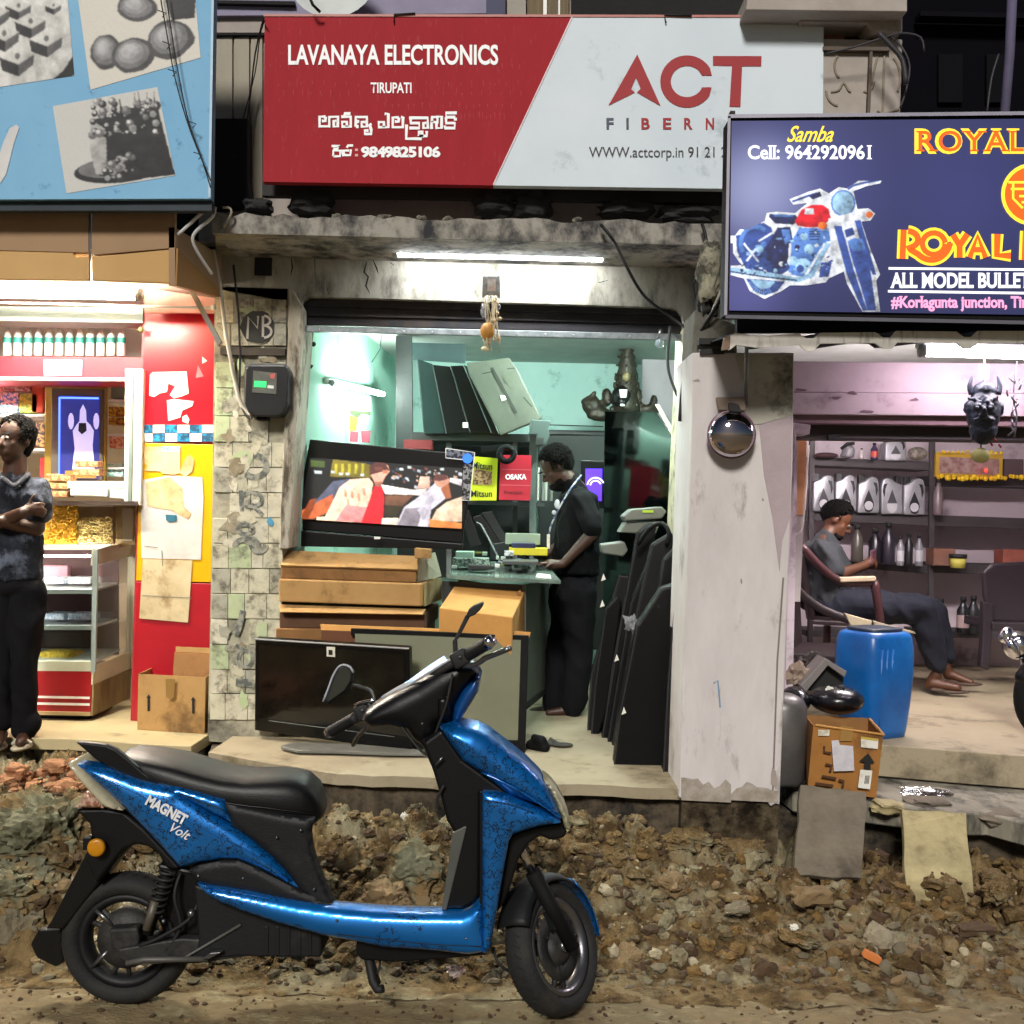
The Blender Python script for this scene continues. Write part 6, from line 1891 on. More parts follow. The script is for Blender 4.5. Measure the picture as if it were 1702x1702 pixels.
t=thing('electricity_meter','black electricity meter with a green display on the tiled pier','meter')
pslab('case',[(408,612),(416,606),(474,606),(480,614),(478,672),(470,688),(460,692),(424,692),(412,686),(406,670)],FY-0.13,0.115,M('meter_black','18191b',0.3,col2='222326'),t,bev=0.008,seg=3)
pslab('clear_rim',[(406,608),(418,603),(474,604),(482,612),(480,676),(472,690),(462,696),(424,696),(410,688),(404,672)],FY-0.05,0.03,M('rim_grey','6c6e6c',0.3),t,bev=0.004)
pslab('face_plate',[(421,616),(460,620),(459,655),(419,652)],FY-0.135,0.006,M('plate_grey','50524c',0.5,col2='6b6d64',scale=20),t)
flat('green_display',[(423,633),(443,634),(442,644),(422,643)],FY-0.138,glow('meter_green','20d860',1.2),t)
flat('white_label',[(445,640),(455,641),(455,646),(444,645)],FY-0.138,WHITE,t)
flat('red_mark',[(448,622),(457,620),(456,630),(450,629)],FY-0.138,M('mark_red','c05a54',0.5),t)
pslab('terminal_lug',[(424,686),(446,688),(444,698),(426,698)],FY-0.1,0.07,BLACKM,t,bev=0.004)
PIPE=M('pvc_pipe','b5b0a2',0.5,col2='8d887a',scale=8)
t=thing('conduit_pipe','pale plastic conduit running down the tiled pier to the meter','pipe')
ptube('pipe',[(354,415,5.6),(366,478,5.68),(374,545,5.68),(382,590,5.68),(392,640,5.68),(402,675,5.68),(424,696,5.66)],0.011,PIPE,t,8,2)
tag(ptube('cable',[(388,440,5.66),(396,520,5.7),(399,600,5.7),(398,660,5.69),(408,690,5.66),(420,696,5.65)],0.006,INK,None,6,3),'black cable hanging beside the conduit on the tiled pier','cable')
for i,(pp,r_,m,lab) in enumerate((([(352,340,5.1),(345,345,5.1),(320,368,5.1),(296,390,5.12)],0.008,M('wire_white','c8c8cc',0.4),'white wire end sticking out left below the blue sign'),([(358,344,5.1),(352,362,5.1),(330,380,5.12),(320,398,5.14),(332,425,5.2),(352,455,5.3)],0.008,M('wire_white','c8c8cc',0.4),'thick white wire looping below the corner of the blue sign'),([(370,345,5.2),(382,346,5.2),(384,356,5.2),(372,378,5.22)],0.006,M('wire_tan','a09a88',0.5),'short tan wire hook at the left end of the canopy'),([(438,30,5.15),(424,90,5.4),(416,160,5.5),(410,205,5.48)],0.004,INK,'black wire running down left of the red sign'),([(440,34,5.15),(432,60,5.4),(424,120,5.5),(404,198,5.48)],0.003,INK,'thin second wire left of the red sign'),([(999,374,5.2),(1020,400,5.18),(1040,440,5.5),(1062,480,5.66),(1085,505,5.68),(1140,545,5.66),(1150,552,5.4)],0.008,INK,'black cable slanting across the lintel to the right jamb'),([(1167,372,5.2),(1174,400,5.18),(1170,440,5.2),(1154,470,5.3),(1158,500,5.4),(1160,540,5.3),(1156,600,5.2),(1146,700,5.1)],0.008,INK,'black cable running down beside the white pillar'),([(1210,470,4.7),(1190,510,4.8),(1165,550,4.9),(1146,590,5.0),(1135,640,5.1),(1130,700,5.1)],0.009,INK,'thick black cable crossing from the backlit sign to the jamb'),([(1200,480,4.8),(1172,545,4.9),(1160,560,4.95),(1148,580,5.0)],0.007,PIPE,'pale flat cable beside the black one above the white pillar'),([(1480,60,5.1),(1500,80,5.05),(1512,110,5.05),(1506,150,5.05),(1496,180,5.05)],0.005,M('wire_greyp','2e2b31',0.6),'grey cable loop hanging off the balcony corner'),([(1370,90,5.1),(1420,78,5.08),(1470,62,5.05),(1500,55,5.05),(1530,62,5.05),(1536,85,5.05)],0.005,M('wire_greyp','2e2b31',0.6),'grey cable stretched across the balcony front'),([(1460,55,5.0),(1480,75,5.0),(1500,100,5.0),(1506,140,5.0)],0.012,M('wire_greyp','2e2b31',0.6),'bunch of grey cables at the balcony corner'),([(1640,190,7.8),(1648,130,7.8),(1660,90,7.8)],0.008,M('wire_greyp','2e2b31',0.6),'thin stay rod left of the pole'))):
 tag(ptube('cable',pp,r_,m,None,7,3),lab,'cable')
t=thing('junction_box','dusty blue grey junction box on the jamb beside the white pillar','box')
pslab('box_body',[(1131,625),(1150,622),(1148,712),(1130,710)],5.35,0.1,M('jbox','3a4450',0.5,col2='262c34',scale=6),t,bev=0.006)
for i in range(3):
 ptube('loose_lead',[(1134+i*5,710,5.36),(1132+i*4,730+i*6,5.34),(1136+i*3,748,5.34)],0.004,INK,t,5)
t=thing('satellite_dish','white satellite dish cut by the top edge above the red sign','dish')
prof=[(0.001,0)]+[(0.035*k,0.0035*k*k*0.5) for k in range(1,7)]
lathe('reflector',prof,M('dish_white','c4cac9',0.5),t,28,Matrix.Translation(P(556,-20,5.35))@Matrix.Rotation(PI/2-0.2,4,'X')@Matrix.Rotation(0,4,'Z'),cap=False)
ptube('feed_arm',[(512,-10,5.1),(520,8,5.12),(532,20,5.15)],0.007,INK,t)
rs=thing('shop_building','pink walled motorcycle shop with whitewashed pillar and sheet awning, at the right','shop')
PYY=4.8
pslab('pillar',[(1150,586),(1320,586),(1318,760),(1310,960),(1296,1338),(1289,1336),(1281,1341),(1274,1330),(1268,1327),(1259,1329),(1240,1322),(1231,1326),(1223,1323),(1206,1331),(1198,1328),(1187,1330),(1171,1322),(1164,1326),(1152,1324),(1129,1327),(1140,1000),(1150,700)],PYY,0.45,PILW,rs,bev=0.006)
pslab('pillar_foot',[(1134,1316),(1180,1321),(1240,1320),(1296,1325),(1292,1420),(1130,1400)],PYY+0.02,0.4,M('foot_stain','6f6350',0.97,col2='3a3022',scale=9,mix=0.95,bump=1.0,dirt='1c1610',dirt_amt=0.4,dirt_scale=4,spec=0.1),rs)
pslab('shade_patch',[(1222,590),(1318,590),(1317,690),(1262,705),(1242,704),(1236,640)],PYY-0.004,0.01,M('shade_greygreen','b4b1a6',0.9,col2='9c998f',scale=4,bump=0.3,dirt='3a3834',dirt_amt=0.3),rs)  # awning shadow on the pillar, put into the plaster colour
pslab('shade_patch',[(1262,706),(1317,692),(1313,860),(1300,900),(1296,950),(1284,860),(1270,790)],PYY-0.004,0.01,M('shade_mauve','a8999f',0.9,col2='94868b',scale=4,bump=0.3),rs)  # lower, mauve part of the painted awning shadow
ribbons('pillar_groove',[[(1302,960),(1292,1100),(1284,1330)]],3,PYY-0.002,M('groove','7c706e',0.9),rs)
ribbons('chalk_numeral',[[(1186,1136),(1193,1131),(1195,1150),(1197,1176)]],2.6,PYY-0.002,M('chalk_blue','6d8ba8',0.9),rs)
for i,(u,v,a,b_) in enumerate(((1232,966,1.5,5),(1268,830,2,2),(1286,1295,4,20),(1158,632,7,2))):
 flat('pillar_stain',blob_px(u,v,a,b_,9,0.5,i),PYY-0.0025,M('stain_brown','9c9088',0.9),rs)
BEAMR=M('beam_rotten','5e5b52',0.95,col2='33312c',scale=7,bump=0.7)
quad3('beam_stub',[(1155,515,4.95),(1225,540,4.8),(1225,588,4.8),(1150,588,4.85)],(0,0.3,0),BEAMR,rs,0.005)
pslab('dark_angle',rect(1162,562,1202,572),4.78,0.05,INK,rs)
pslab('dark_angle',rect(1164,580,1204,588),4.78,0.05,INK,rs)
chunk('rotten_plaster',1185,455,4.9,(0.075,0.08,0.16),M('plaster_broken','8f8c7a',0.95,col2='3a3833',scale=12,mix=0.9,bump=1.0,bscale=30,sharp=0.05),'broken crumbling plaster lump left of the backlit sign','plaster',71,sub=4)
chunk('rotten_plaster',1178,500,4.95,(0.06,0.06,0.10),BLK,'sooty plaster hollow below the broken lump','plaster',72,sub=3)
for i,(u,v,w_,h_) in enumerate(((1146,1396,0.12,0.05),(1232,1412,0.14,0.05))):
 chunk('earth_lump',u,v,4.72,(w_,0.09,h_),SOIL,('brown earth lump at the left foot of the white pillar','wide earth lump in front of the white pillar foot','dark earth lump at the right foot of the white pillar','small earth lump stuck to the foot of the white pillar')[i],'lump',130+i,sub=4)
for i,(u0_,u1_,v0_) in enumerate(((1132,1215,1300),(1215,1294,1308))):
 pts_=[(u0_,1330)]+[(u0_+(u1_-u0_)*k/9,v0_+rr.uniform(-9,12)) for k in range(10)]+[(u1_,1334)]
 flat('splash_stain',pts_,PYY-0.003,M('splash_mud','8a8072',0.95,col2='a8a098',scale=18,mix=0.9),rs)
pslab('lintel',[(1290,606),(1300,600),(1900,606),(1900,656),(1290,652)],5.5,0.3,PINK,rs,bev=0.006)
pslab('lintel',[(1289,652),(1900,656),(1900,694),(1288,688)],5.48,0.3,PINK,rs,bev=0.004)
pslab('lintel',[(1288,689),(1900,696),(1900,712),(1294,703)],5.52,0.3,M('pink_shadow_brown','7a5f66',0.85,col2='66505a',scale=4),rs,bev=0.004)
for i,(u,v) in enumerate(((1330,648),(1417,653),(1440,684),(1520,664),(1390,662),(1300,625))):
 flat('lintel_stain',blob_px(u,v,9,2.5,9,0.5,i),5.475,M('stain_mauve','6e5560',0.9),rs)
pslab('shutter_box',[(1300,704),(1900,712),(1900,735),(1322,728),(1300,720)],5.6,0.2,M('shutter_brown','2b2325',0.6),rs,bev=0.003)
pslab('shutter_lug',rect(1377,722,1397,731),5.58,0.04,INK,rs)
pslab('door_jamb',[(1300,700),(1348,706),(1346,722),(1324,722),(1318,860),(1310,960),(1302,1320),(1290,1320),(1296,960)],5.45,0.3,PINK,rs,bev=0.005)
pslab('inner_jamb',[(1325,722),(1341,722),(1337,856),(1317,856)],5.95,0.06,M('jamb_peach_lit','c8946a',0.7,col2='b5825a',scale=3,dirt='9a6a48',dirt_amt=0.2),rs)  # cream jamb with warm lamp light put into its colour
pslab('inner_jamb',[(1317,857),(1336,857),(1330,1000),(1312,1000)],5.96,0.06,M('jamb_white','b0a8a4',0.7),rs)
tag(ptube('wire_on_jamb',[(1344,740,5.95),(1340,800,5.93),(1337,850,5.93),(1332,880,5.95),(1322,890,5.95)],0.005,PAPERW,None,6,3),'thin pale wire along the peach lit door jamb','wire')
wall_quad('back_wall',(1.0,8.5),(5.2,8.5),RZ,3.2,PINKIN,rs)
wall_quad('side_wall',(1.55,5.9),(1.75,8.5),RZ,2.45,PINKIN,rs,(-0.1,0,0))
wall_quad('side_wall',(4.3,5.6),(4.6,8.5),RZ,3.2,PINKIN,rs,(0.1,0,0))
bm=B()
add_box(bm,1.4,4.8,5.6,8.6,2.75,2.85)
obj('ceiling',bm,M('ceiling_white','b9beb8',0.9),rs)
AW=M('awning_sheet','dcd8d0',0.5,col2='c4beb6',scale=5,metal=0.1,dirt='6a655e',dirt_amt=0.25,stretch=(6,1,1))
aw=thing('sheet_awning','corrugated pale metal awning strip below the backlit sign','awning')
prof=[(1214,577),(1224,557)]
u=1224
top=[(1206,562),(1222,553),(1262,559),(1328,554),(1340,562),(1352,562),(1364,553),(1455,552),(1468,561),(1480,561),(1490,550),(1590,551),(1602,560),(1614,560),(1626,550),(1720,550),(1900,552)]
bot=[(1212,582),(1224,573),(1262,578),(1328,573),(1340,583),(1352,583),(1364,571),(1455,570),(1468,580),(1482,580),(1492,569),(1590,570),(1602,580),(1614,580),(1626,570),(1720,570),(1900,572)]
pslab('awning_edge',top+bot[::-1],4.42,0.012,AW,aw)
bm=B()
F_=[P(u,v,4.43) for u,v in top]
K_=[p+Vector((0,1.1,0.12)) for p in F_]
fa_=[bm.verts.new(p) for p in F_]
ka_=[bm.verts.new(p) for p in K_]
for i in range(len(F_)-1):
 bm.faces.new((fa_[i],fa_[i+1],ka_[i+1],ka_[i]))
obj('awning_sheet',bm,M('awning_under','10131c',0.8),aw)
quad3('fixing_plate',[(1204,560,4.40),(1214,558,4.40),(1213,580,4.40),(1200,582,4.40)],(0,0.02,0),M('wood_tan','7c6656',0.8),aw)
pslab('gutter_board',[(1225,528),(1900,540),(1900,552),(1225,552)],4.7,0.04,M('gutter_slate','22252e',0.8),aw)
ptube('strut',[(1241,575,4.6),(1240,640,4.72),(1240,672,4.78)],0.008,GREYM,aw)
tube_lamp('tube_light',P(1538,583,5.1),P(1840,592,5.1),0.026,'bright pinkish white tube light under the sheet awning',36,'fff0fb',back=(0,0.03,0.03))
tube_lamp('tube_light',P(1420,668,6.2),P(1640,672,6.2),0.017,'added unseen tube light behind the pink lintel to brighten the oil cans',230,'fff2f4',back=(0,0,0.03))  # unseen fill lamp, added because the shelves came out too dark
t=thing('convex_mirror','round convex mirror hung on the whitewashed pillar','mirror')
ball('mirror_dome',P(1216,722,4.72),(PX(38,4.72),0.06,PX(38,4.72)),M('mirror_chrome','c0b8c0',0.04,metal=1.0,mix=0),t,32)
bm=B()
c=P(1216,722,4.735)
add_tube(bm,[c+Vector((PX(39,4.7)*math.cos(a*PI/18),0,PX(39,4.7)*math.sin(a*PI/18))) for a in range(36)],0.006,8,True)
obj('mirror_rim',bm,M('rim_plum','6a4a5c',0.3),t,True)
pslab('bracket_plate',[(1192,660),(1238,660),(1240,682),(1196,681)],4.75,0.04,M('plate_wood','8a7a6c',0.7,col2='6c5c50'),t,bev=0.002)
pslab('bracket_neck',[(1213,668),(1228,672),(1234,686),(1214,684)],4.70,0.04,INK,t,bev=0.004)
MSK=M('mask_slate','2a3444',0.5,col2='141a24',scale=20,mix=0.8,bump=0.3,bscale=60)
t=thing('demon_mask','dark blue grey horned demon face hanging under the tube light','mask')
MY=5.15
def mp(u,v,d=0.0):
 return P(u,v,MY+d)
k=PX(1,MY)
skin('face',[(mp(1634,685),(k*27,0.07,k*42)),(mp(1634,715),(k*22,0.06,k*24)),(mp(1636,650),(k*20,0.05,k*16)),(mp(1624,675,-0.07),(k*7,0.03,k*5)),(mp(1645,675,-0.07),(k*7,0.03,k*5)),(mp(1634,684,-0.08),(k*5,0.03,k*9)),(mp(1634,690,-0.085),(k*8,0.02,k*4)),(mp(1622,698,-0.07),k*4,mp(1632,694,-0.085),k*3),(mp(1650,698,-0.07),k*4,mp(1636,694,-0.085),k*3),(mp(1608,678),(k*5,0.03,k*12)),(mp(1662,680),(k*5,0.03,k*12)),(mp(1612,662,-0.05),k*3.5,mp(1630,668,-0.08),k*3),(mp(1656,660,-0.05),k*3.5,mp(1640,668,-0.08),k*3)],MSK,t,0.006,1,rough=0.004,rscale=50)
for s_,uu in((-1,1616),(1,1658)):
 bm=B()
 add_tube(bm,smooth_path([mp(uu,655),mp(uu+s_*4,643),mp(uu+s_*2,632),mp(uu-s_*0,624)],3),[k*6*(1-0.088*i) for i in range(10)],10)
 obj('horn',bm,MSK,t,True)
for uu in(1624,1646):
 ball('eye',mp(uu,677,-0.098),(k*3.6,0.006,k*2.6),M('eye_grey','707886',0.3),t,10)
lathe('top_knot',[(k*2,0),(k*6,k*4),(k*3,k*9),(k*1,k*12)],MSK,t,12,Matrix.Translation(mp(1636,642)))
flat('hang_tag',[(1627,606),(1644,606),(1643,632),(1628,632)],MY,M('tag_pink','d8b0c4',0.6,col2='e8dce0',scale=40,mix=0.8),t)
ptube('cord',[(1636,590,MY),(1636,640,MY)],0.003,PAPERW,t,5)
t=thing('lemon_charm','pale yellow lemon strung below the demon face','charm')
ball('lemon',P(1630,757,MY),(k*15,k*14,k*13),M('lemon_yellow','b5b070',0.5,col2='9a9a58',scale=12),t)
ptube('thread',[(1632,728,MY),(1630,745,MY)],0.003,INK,t,5)
for i,(u_,v_) in enumerate(((1646,735),(1660,738),(1652,728))):
 ptube('chilli',[(u_,v_,MY),(u_+4,v_+6,MY)],0.005,M('chilli_red','a82428',0.4),t,6)
t=thing('key_bunch','silver hooks and keys dangling at the right edge beside the demon face','keys')
for i in range(9):
 u0,v0=1684+rr.uniform(-6,12),620+i*11
 ptube('hook',[(u0,v0,5.2),(u0+rr.uniform(-10,10),v0+8,5.18),(u0+rr.uniform(-8,8),v0+16,5.2)],0.005,M('hook_grey','85858c',0.35,metal=0.7),t,6,2)
ptube('chain',[(1690,600,5.2),(1684,660,5.2),(1690,690,5.2),(1686,727,5.2)],0.004,M('hook_grey','85858c',0.35,metal=0.7),t,6,3)
SH=M('shelf_iron','3c3638',0.6,col2='2a2628',scale=5)
rk2=thing('steel_rack','dark grey steel rack with oil cans along the back of the motorcycle shop','rack')
RKY=8.05
for(ua,va,ub,vb,th) in((1344,759,1548,768,14),(1340,848,1548,858,16),(1440,932,1548,940,14),(1552,790,1900,800,16),(1552,856,1900,868,18),(1552,936,1900,946,16),(1530,1049,1900,1056,10),(1340,1048,1548,1052,10),(1340,930,1440,934,12)):
 pslab('shelf_board',[(ua,va),(ub,vb),(ub,vb+th),(ua,va+th)],RKY-0.02,0.34,SH,rk2,bev=0.003)
for u in(1346,1546,1760):
 pslab('rack_post',[(u,726),(u+9,727),(u+5,1085),(u-3,1085)],RKY-0.05,0.03,SH,rk2,bev=0.002)
SILV=M('can_silver','9c9da2',0.35,metal=0.35,col2='6a6b70',scale=5)
CANB=M('can_black','141418',0.4)
CANL=M('can_label_pale','b8b8bc',0.5)
def oil_can(u,v0,v1,label,Y=7.97,body=None,w=38,flip=False,grp='silver oil cans on the second shelf',drop=True):
 t=thing('oil_can',label,'oil can',grp)
 h=v1-v0
 s=-1 if flip else 1
 f=lambda a,b:(u+s*a*w/2,v1-b*h)
 body=body or SILV
 pts=[f(-0.92,0),f(0.92,0),f(0.96,0.1),f(0.95,0.75),f(0.8,0.93),f(0.35,0.98),f(-0.1,0.92),f(-0.25,0.86),f(-0.9,0.78),f(-0.96,0.1)]
 bm=B()
 add_prism(bm,[P(a,b,Y) for a,b in pts],(0,0.12,0))
 bevel(bm,0.012,3)
 obj('can_body',bm,body,t,True)
 pslab('handle_hollow',[f(0.4,0.82),f(0.72,0.80),f(0.82,0.6),f(0.66,0.45),f(0.58,0.68)],Y-0.003,0.004,CANB,t)
 pslab('can_cap',[f(-0.85,0.78),f(-0.35,0.82),f(-0.35,1.02),f(-0.85,1.0)],Y+0.03,0.06,CANB,t,bev=0.004)
 if drop:
  flat('emblem',[f(0.0,0.62),f(0.42,0.3),f(0.46,0.2),f(0.3,0.06),f(0,0.02),f(-0.3,0.06),f(-0.46,0.2),f(-0.42,0.3)],Y-0.004,CANB,t)
  flat('emblem_label',blob_px(f(0,0.2)[0],f(0,0.2)[1],w*0.19,h*0.12,14),Y-0.006,CANL,t)
 else:
  flat('emblem',[f(0.0,0.66),f(0.42,0.3),f(-0.42,0.3)],Y-0.004,M('emb_grey','3c3d42',0.5),t)
  flat('emblem_label',[f(-0.46,0.28),f(0.46,0.28),f(0.4,0.12),f(0.15,0.04),f(-0.15,0.04),f(-0.4,0.12)],Y-0.004,CANL,t)
 return t
oil_can(1369,787,850,'silver oil can with a black drop, leftmost on the second shelf')
oil_can(1406,787,851,'silver oil can with a black drop above the seated man, second from the left')
oil_can(1444,790,853,'silver oil can with a black drop, in the middle of the second shelf')
oil_can(1483,792,855,'silver oil can with a pale half moon label on the second shelf',flip=True,drop=False)
oil_can(1520,793,856,'silver oil can with a red edge, rightmost on the second shelf')
oil_can(1489,727,766,'silver oil can standing alone on the top shelf',drop=False)
for i,(u,v0,v1,w,c,lab) in enumerate(((1432,745,763,8,'b0a8a8','tiny pale bottle on the top shelf'),(1453,736,764,12,'34284c','small violet bottle with red label on the top shelf'),(1424,872,934,20,'4c4640','dark looped can on the third shelf right of the seated man'),(1454,878,936,22,'17141c','black can on the third shelf beside the phone'),(1476,868,938,22,'2a2630','dark purple can in the middle of the third shelf'),(1496,890,940,12,'8a8c90','narrow pale bottle on the third shelf'),(1510,885,940,14,'1c1a1e','black bottle right of the pale one on the third shelf'),(1527,888,941,13,'77787c','grey label bottle at the right end of the third shelf'),(1559,795,855,16,'6a5c60','brown clear bottle beside the rack post'),(1600,992,1052,20,'1d2024','dark bottle on the bottom shelf with pale label'),(1617,990,1054,20,'232629','taller dark bottle on the bottom shelf at the right'),(1562,995,1052,22,'121416','black can tilted on the bottom shelf'))):
 t=thing('small_bottle',lab,'bottle')
 top,bt=P(u,v0,7.9),P(u,v1,7.9)
 h=top.z-bt.z
 r_=PX(w,7.9)/2
 lathe('bottle_body',[(r_*0.95,0),(r_,0.01),(r_,h*0.62),(r_*0.45,h*0.8),(r_*0.4,h*0.88)],M('bot_'+c,c,0.3),t,12,Matrix.Translation(bt))
 lathe('cap',[(r_*0.5,h*0.88),(r_*0.5,h)],INK,t,10,Matrix.Translation(bt))
 if i in(1,5,7,9):
  lathe('label_band',[(r_*1.03,h*0.15),(r_*1.03,h*0.5)],M('lab_%d'%i,('','b84a3c','','','','c8c8cc','','b8b8bc','','b09a98')[i],0.5),t,12,Matrix.Translation(bt),cap=False)
t=thing('helmet','grey rounded helmet like shell on the top shelf','helmet')
skin('shell',[(P(1410,750,7.9),(PX(11,7.9),0.06,PX(11,7.9))),(P(1408,757,7.9),(PX(12,7.9),0.06,PX(5,7.9)))],M('shell_grey','77767a',0.4),t,0.01,2)
ptube('visor_band',[(1398,746,7.83),(1408,738,7.83),(1420,737,7.83)],0.012,INK,t)
tag(ball('red_bundle',P(1373,757,7.95),(0.09,0.06,0.022),M('bundle_maroon','42282c',0.7),None),'flat maroon bundle at the left end of the top shelf','bundle')
tag(ball('coiled_part',P(1525,754,7.95),(0.07,0.06,0.05),M('coil_olive','4c463e',0.6,col2='8a8478',scale=40,mix=0.9),None),'olive coiled part at the right end of the top shelf','part')
t=thing('garlanded_picture','yellow framed picture with marigold flowers on the shelf behind the lemon','picture')
pslab('picture_frame',[(1556,752),(1667,756),(1666,796),(1555,792)],7.9,0.03,M('frame_yellow','b8962c',0.5,col2='8a6a1c'),t)
flat('picture_sheet',[(1562,759),(1661,763),(1660,790),(1561,786)],7.895,M('pic_maroon','6d4844',0.6,col2='96807c',scale=18,mix=0.9),t)
MG=M('marigold','d8b418',0.7,col2='c09010')
for i in range(22):
 u_=1560+i*6.6+rr.uniform(-2,2)
 ball('marigold',P(u_,793+rr.uniform(-2,3),7.86),PX(rr.uniform(3,5),7.9),MG,t,7)
for i in range(14):
 ball('marigold',P(1560+i*8,752+rr.uniform(-2,2),7.87),PX(rr.uniform(2,3.4),7.9),MG,t,6)
ball('red_light',P(1639,782,7.85),0.012,glow('oil_lamp_red','ff2010',4.0),t,8)
tag(pbox('dark_box',1670,763,1701,792,7.9,0.15,M('dbox','4c3c40',0.6)),'plum brown box right of the garlanded picture','box')
tag(pbox('goods_box',1552,912,1588,940,7.9,0.15,M('gbox','7c5240',0.6,col2='5c4c48')),'brown carton on the right shelf beside the rack post','box')
t=thing('grease_tub','black lidded yellow grease tub on the right shelf','tub')
lathe('tub_body',[(0.05,0),(0.056,0.07)],M('tub_yellow','b8b04c',0.5),t,16,Matrix.Translation(P(1592,944,7.85)))
lathe('tub_lid',[(0.06,0.07),(0.062,0.10)],INK,t,16,Matrix.Translation(P(1592,944,7.85)))
tag(pbox('goods_box',1667,914,1740,942,7.9,0.15,M('rbox','8a4a3c',0.6,col2='4a2a28',scale=8)),'red brown carton at the right edge of the lower shelf','box')
DB=M('drum_blue','0f5fa8',0.35,col2='0b4a8c',scale=4,mix=0.8,dirt='1e70b8',dirt_amt=0.2,spec=0.5)
t=thing('plastic_drum','blue plastic drum standing at the front of the motorcycle shop','drum')
dY=5.6
dc_=P(1461,1229,dY)
dr_=PX(61,dY)
dh=P(1461,1048,dY).z-dc_.z
dR=Matrix.Rotation(math.radians(28),3,'Z')
dsv,duv=dR@Vector((1,0,0)),dR@Vector((0,1,0))
dcc=Vector((dc_.x,dY+0.1,dc_.z))
pr=[(0.70,0.0),(0.78,0.012),(0.82,0.08),(0.90,0.30),(0.97,0.60),(0.97,0.80),(0.92,0.93),(0.86,0.965),(0.74,0.985)]
loft('drum_body',[(dcc+Vector((0,0,dh*b_)),dr_*a_*0.82,dr_*a_*0.92,duv,dsv) for a_,b_ in pr],DB,t,48,5.0)
loft('drum_lid',[(dcc+Vector((0,0,dh*b_)),dr_*a_,dr_*a_*1.1,duv,dsv) for a_,b_ in((0.60,0.975),(0.60,1.01),(0.55,1.015))],M('lid_dark','1c2a3c',0.4),t,30,3.5)
nf=-duv
for q in(-0.55,-0.35,-0.15):
 bm=B()
 add_tube(bm,[dcc+dsv*dr_*q*(0.85+0.15*k)+nf*dr_*0.8*(0.80+0.2*k)+Vector((0,0,dh*(0.12+0.72*k))) for k in(0,0.5,1)],0.008,6)
 obj('drum_rib',bm,DB,t,True)
CH=M('chair_brown','2f2426',0.4,col2='241a1c',scale=3)
CHL=M('chair_cream','c9b898',0.5)
def ptubes(par,lst,mat):
 for nm,pp,r_ in lst:
  ptube(nm,pp,r_,mat,par,8,3)
t=thing('plastic_chair','maroon brown plastic chair under the seated man','chair')
ptubes(t,[('armrest',[(1330,905,6.7),(1362,940,6.7),(1395,965,6.7),(1430,968,6.7),(1453,967,6.7)],0.025),('arm_post',[(1453,966,6.7),(1460,1010,6.7),(1465,1060,6.72)],0.028),('leg',[(1462,1040,6.72),(1468,1130,6.75),(1470,1190,6.76)],0.028),('leg',[(1375,1040,7.2),(1372,1150,7.25)],0.025),('back_edge',[(1325,900,6.75),(1318,930,6.9),(1330,1010,6.9)],0.022)],M('chair_maroon','4a2c2e',0.35))
quad3('armrest_pad',[(1396,960,6.66),(1456,958,6.66),(1457,966,6.66),(1398,968,6.66)],(0,0.06,0),CHL,t,0.005)
quad3('seat',[(1350,1030,6.75),(1462,1036,6.75),(1440,1022,7.2),(1350,1018,7.2)],(0,0,-0.03),CH,t,0.008)
quad3('backrest',[(1326,905,6.8),(1342,925,7.3),(1368,1020,7.25),(1345,1030,6.8)],(-0.02,0.0,0),CH,t,0.008)
t=thing('plastic_chair','empty dark chair with a cream arm tip in front of the seated man','chair')
ptubes(t,[('armrest',[(1310,955,6.1),(1330,985,6.1),(1362,1010,6.1),(1405,1028,6.1),(1440,1036,6.1)],0.024),('leg',[(1330,1090,6.1),(1324,1200,6.12)],0.025),('leg',[(1440,1036,6.1),(1450,1110,6.12),(1456,1200,6.14)],0.025)],CH)
quad3('arm_tip',[(1404,1019,6.07),(1450,1032,6.07),(1447,1046,6.07),(1418,1047,6.07)],(0,0.03,0),CHL,t,0.005)
quad3('seat',[(1316,1085,6.1),(1440,1092,6.1),(1430,1070,6.6),(1316,1066,6.6)],(0,0,-0.03),CH,t,0.008)
quad3('backrest',[(1312,958,6.15),(1330,985,6.6),(1334,1075,6.6),(1312,1085,6.15)],(-0.02,0,0),CH,t,0.008)
quad3('flat_bar',[(1452,1032,6.0),(1520,1050,5.9),(1523,1054,5.9),(1456,1042,6.0)],(0,0.02,0),CHL,t,0.003)
CHD=M('chair_plum','2a2228',0.45,col2='221b20')
t=thing('plastic_chair','dark plum plastic chair with its back to the street at the right edge','chair')
pslab('backrest',[(1634,950),(1650,936),(1702,934),(1800,936),(1800,1040),(1646,1034),(1636,990)],7.0,0.05,CHD,t,bev=0.02,seg=3)
pslab('leg',[(1634,1000),(1652,1004),(1650,1050),(1644,1115),(1630,1108),(1634,1050)],6.98,0.06,CHD,t,bev=0.008)
pslab('seat',[(1650,1034),(1800,1038),(1800,1052),(1650,1048)],6.95,0.45,CHD,t,bev=0.008)
t=thing('black_tank','round black plastic part with a knob beside the blue drum','part')
skin('shell',[(P(1390,1163,5.35),(PX(46,5.35),0.14,PX(24,5.35)))],M('tank_black','0e0e12',0.25),t,0.012,1)
ball('knob',P(1398,1145,5.3),0.02,INK,t,10)
t2_=skin('black_tank',[(P(1322,1163,5.4),(PX(24,5.4),0.12,PX(22,5.4)))],M('tank_black','0e0e12',0.25),None,0.012,1)
tag(t2_,'smaller black rounded part against the white pillar','part')
t=thing('bent_sheet','grey bent metal tray standing like a roof behind the black parts','sheet')
quad3('sheet_left',[(1330,1140,5.5),(1372,1094,5.5),(1378,1104,5.5),(1340,1150,5.5)],(0,0.15,0),M('sheet_grey','7c7674',0.5,metal=0.2),t,0.003)
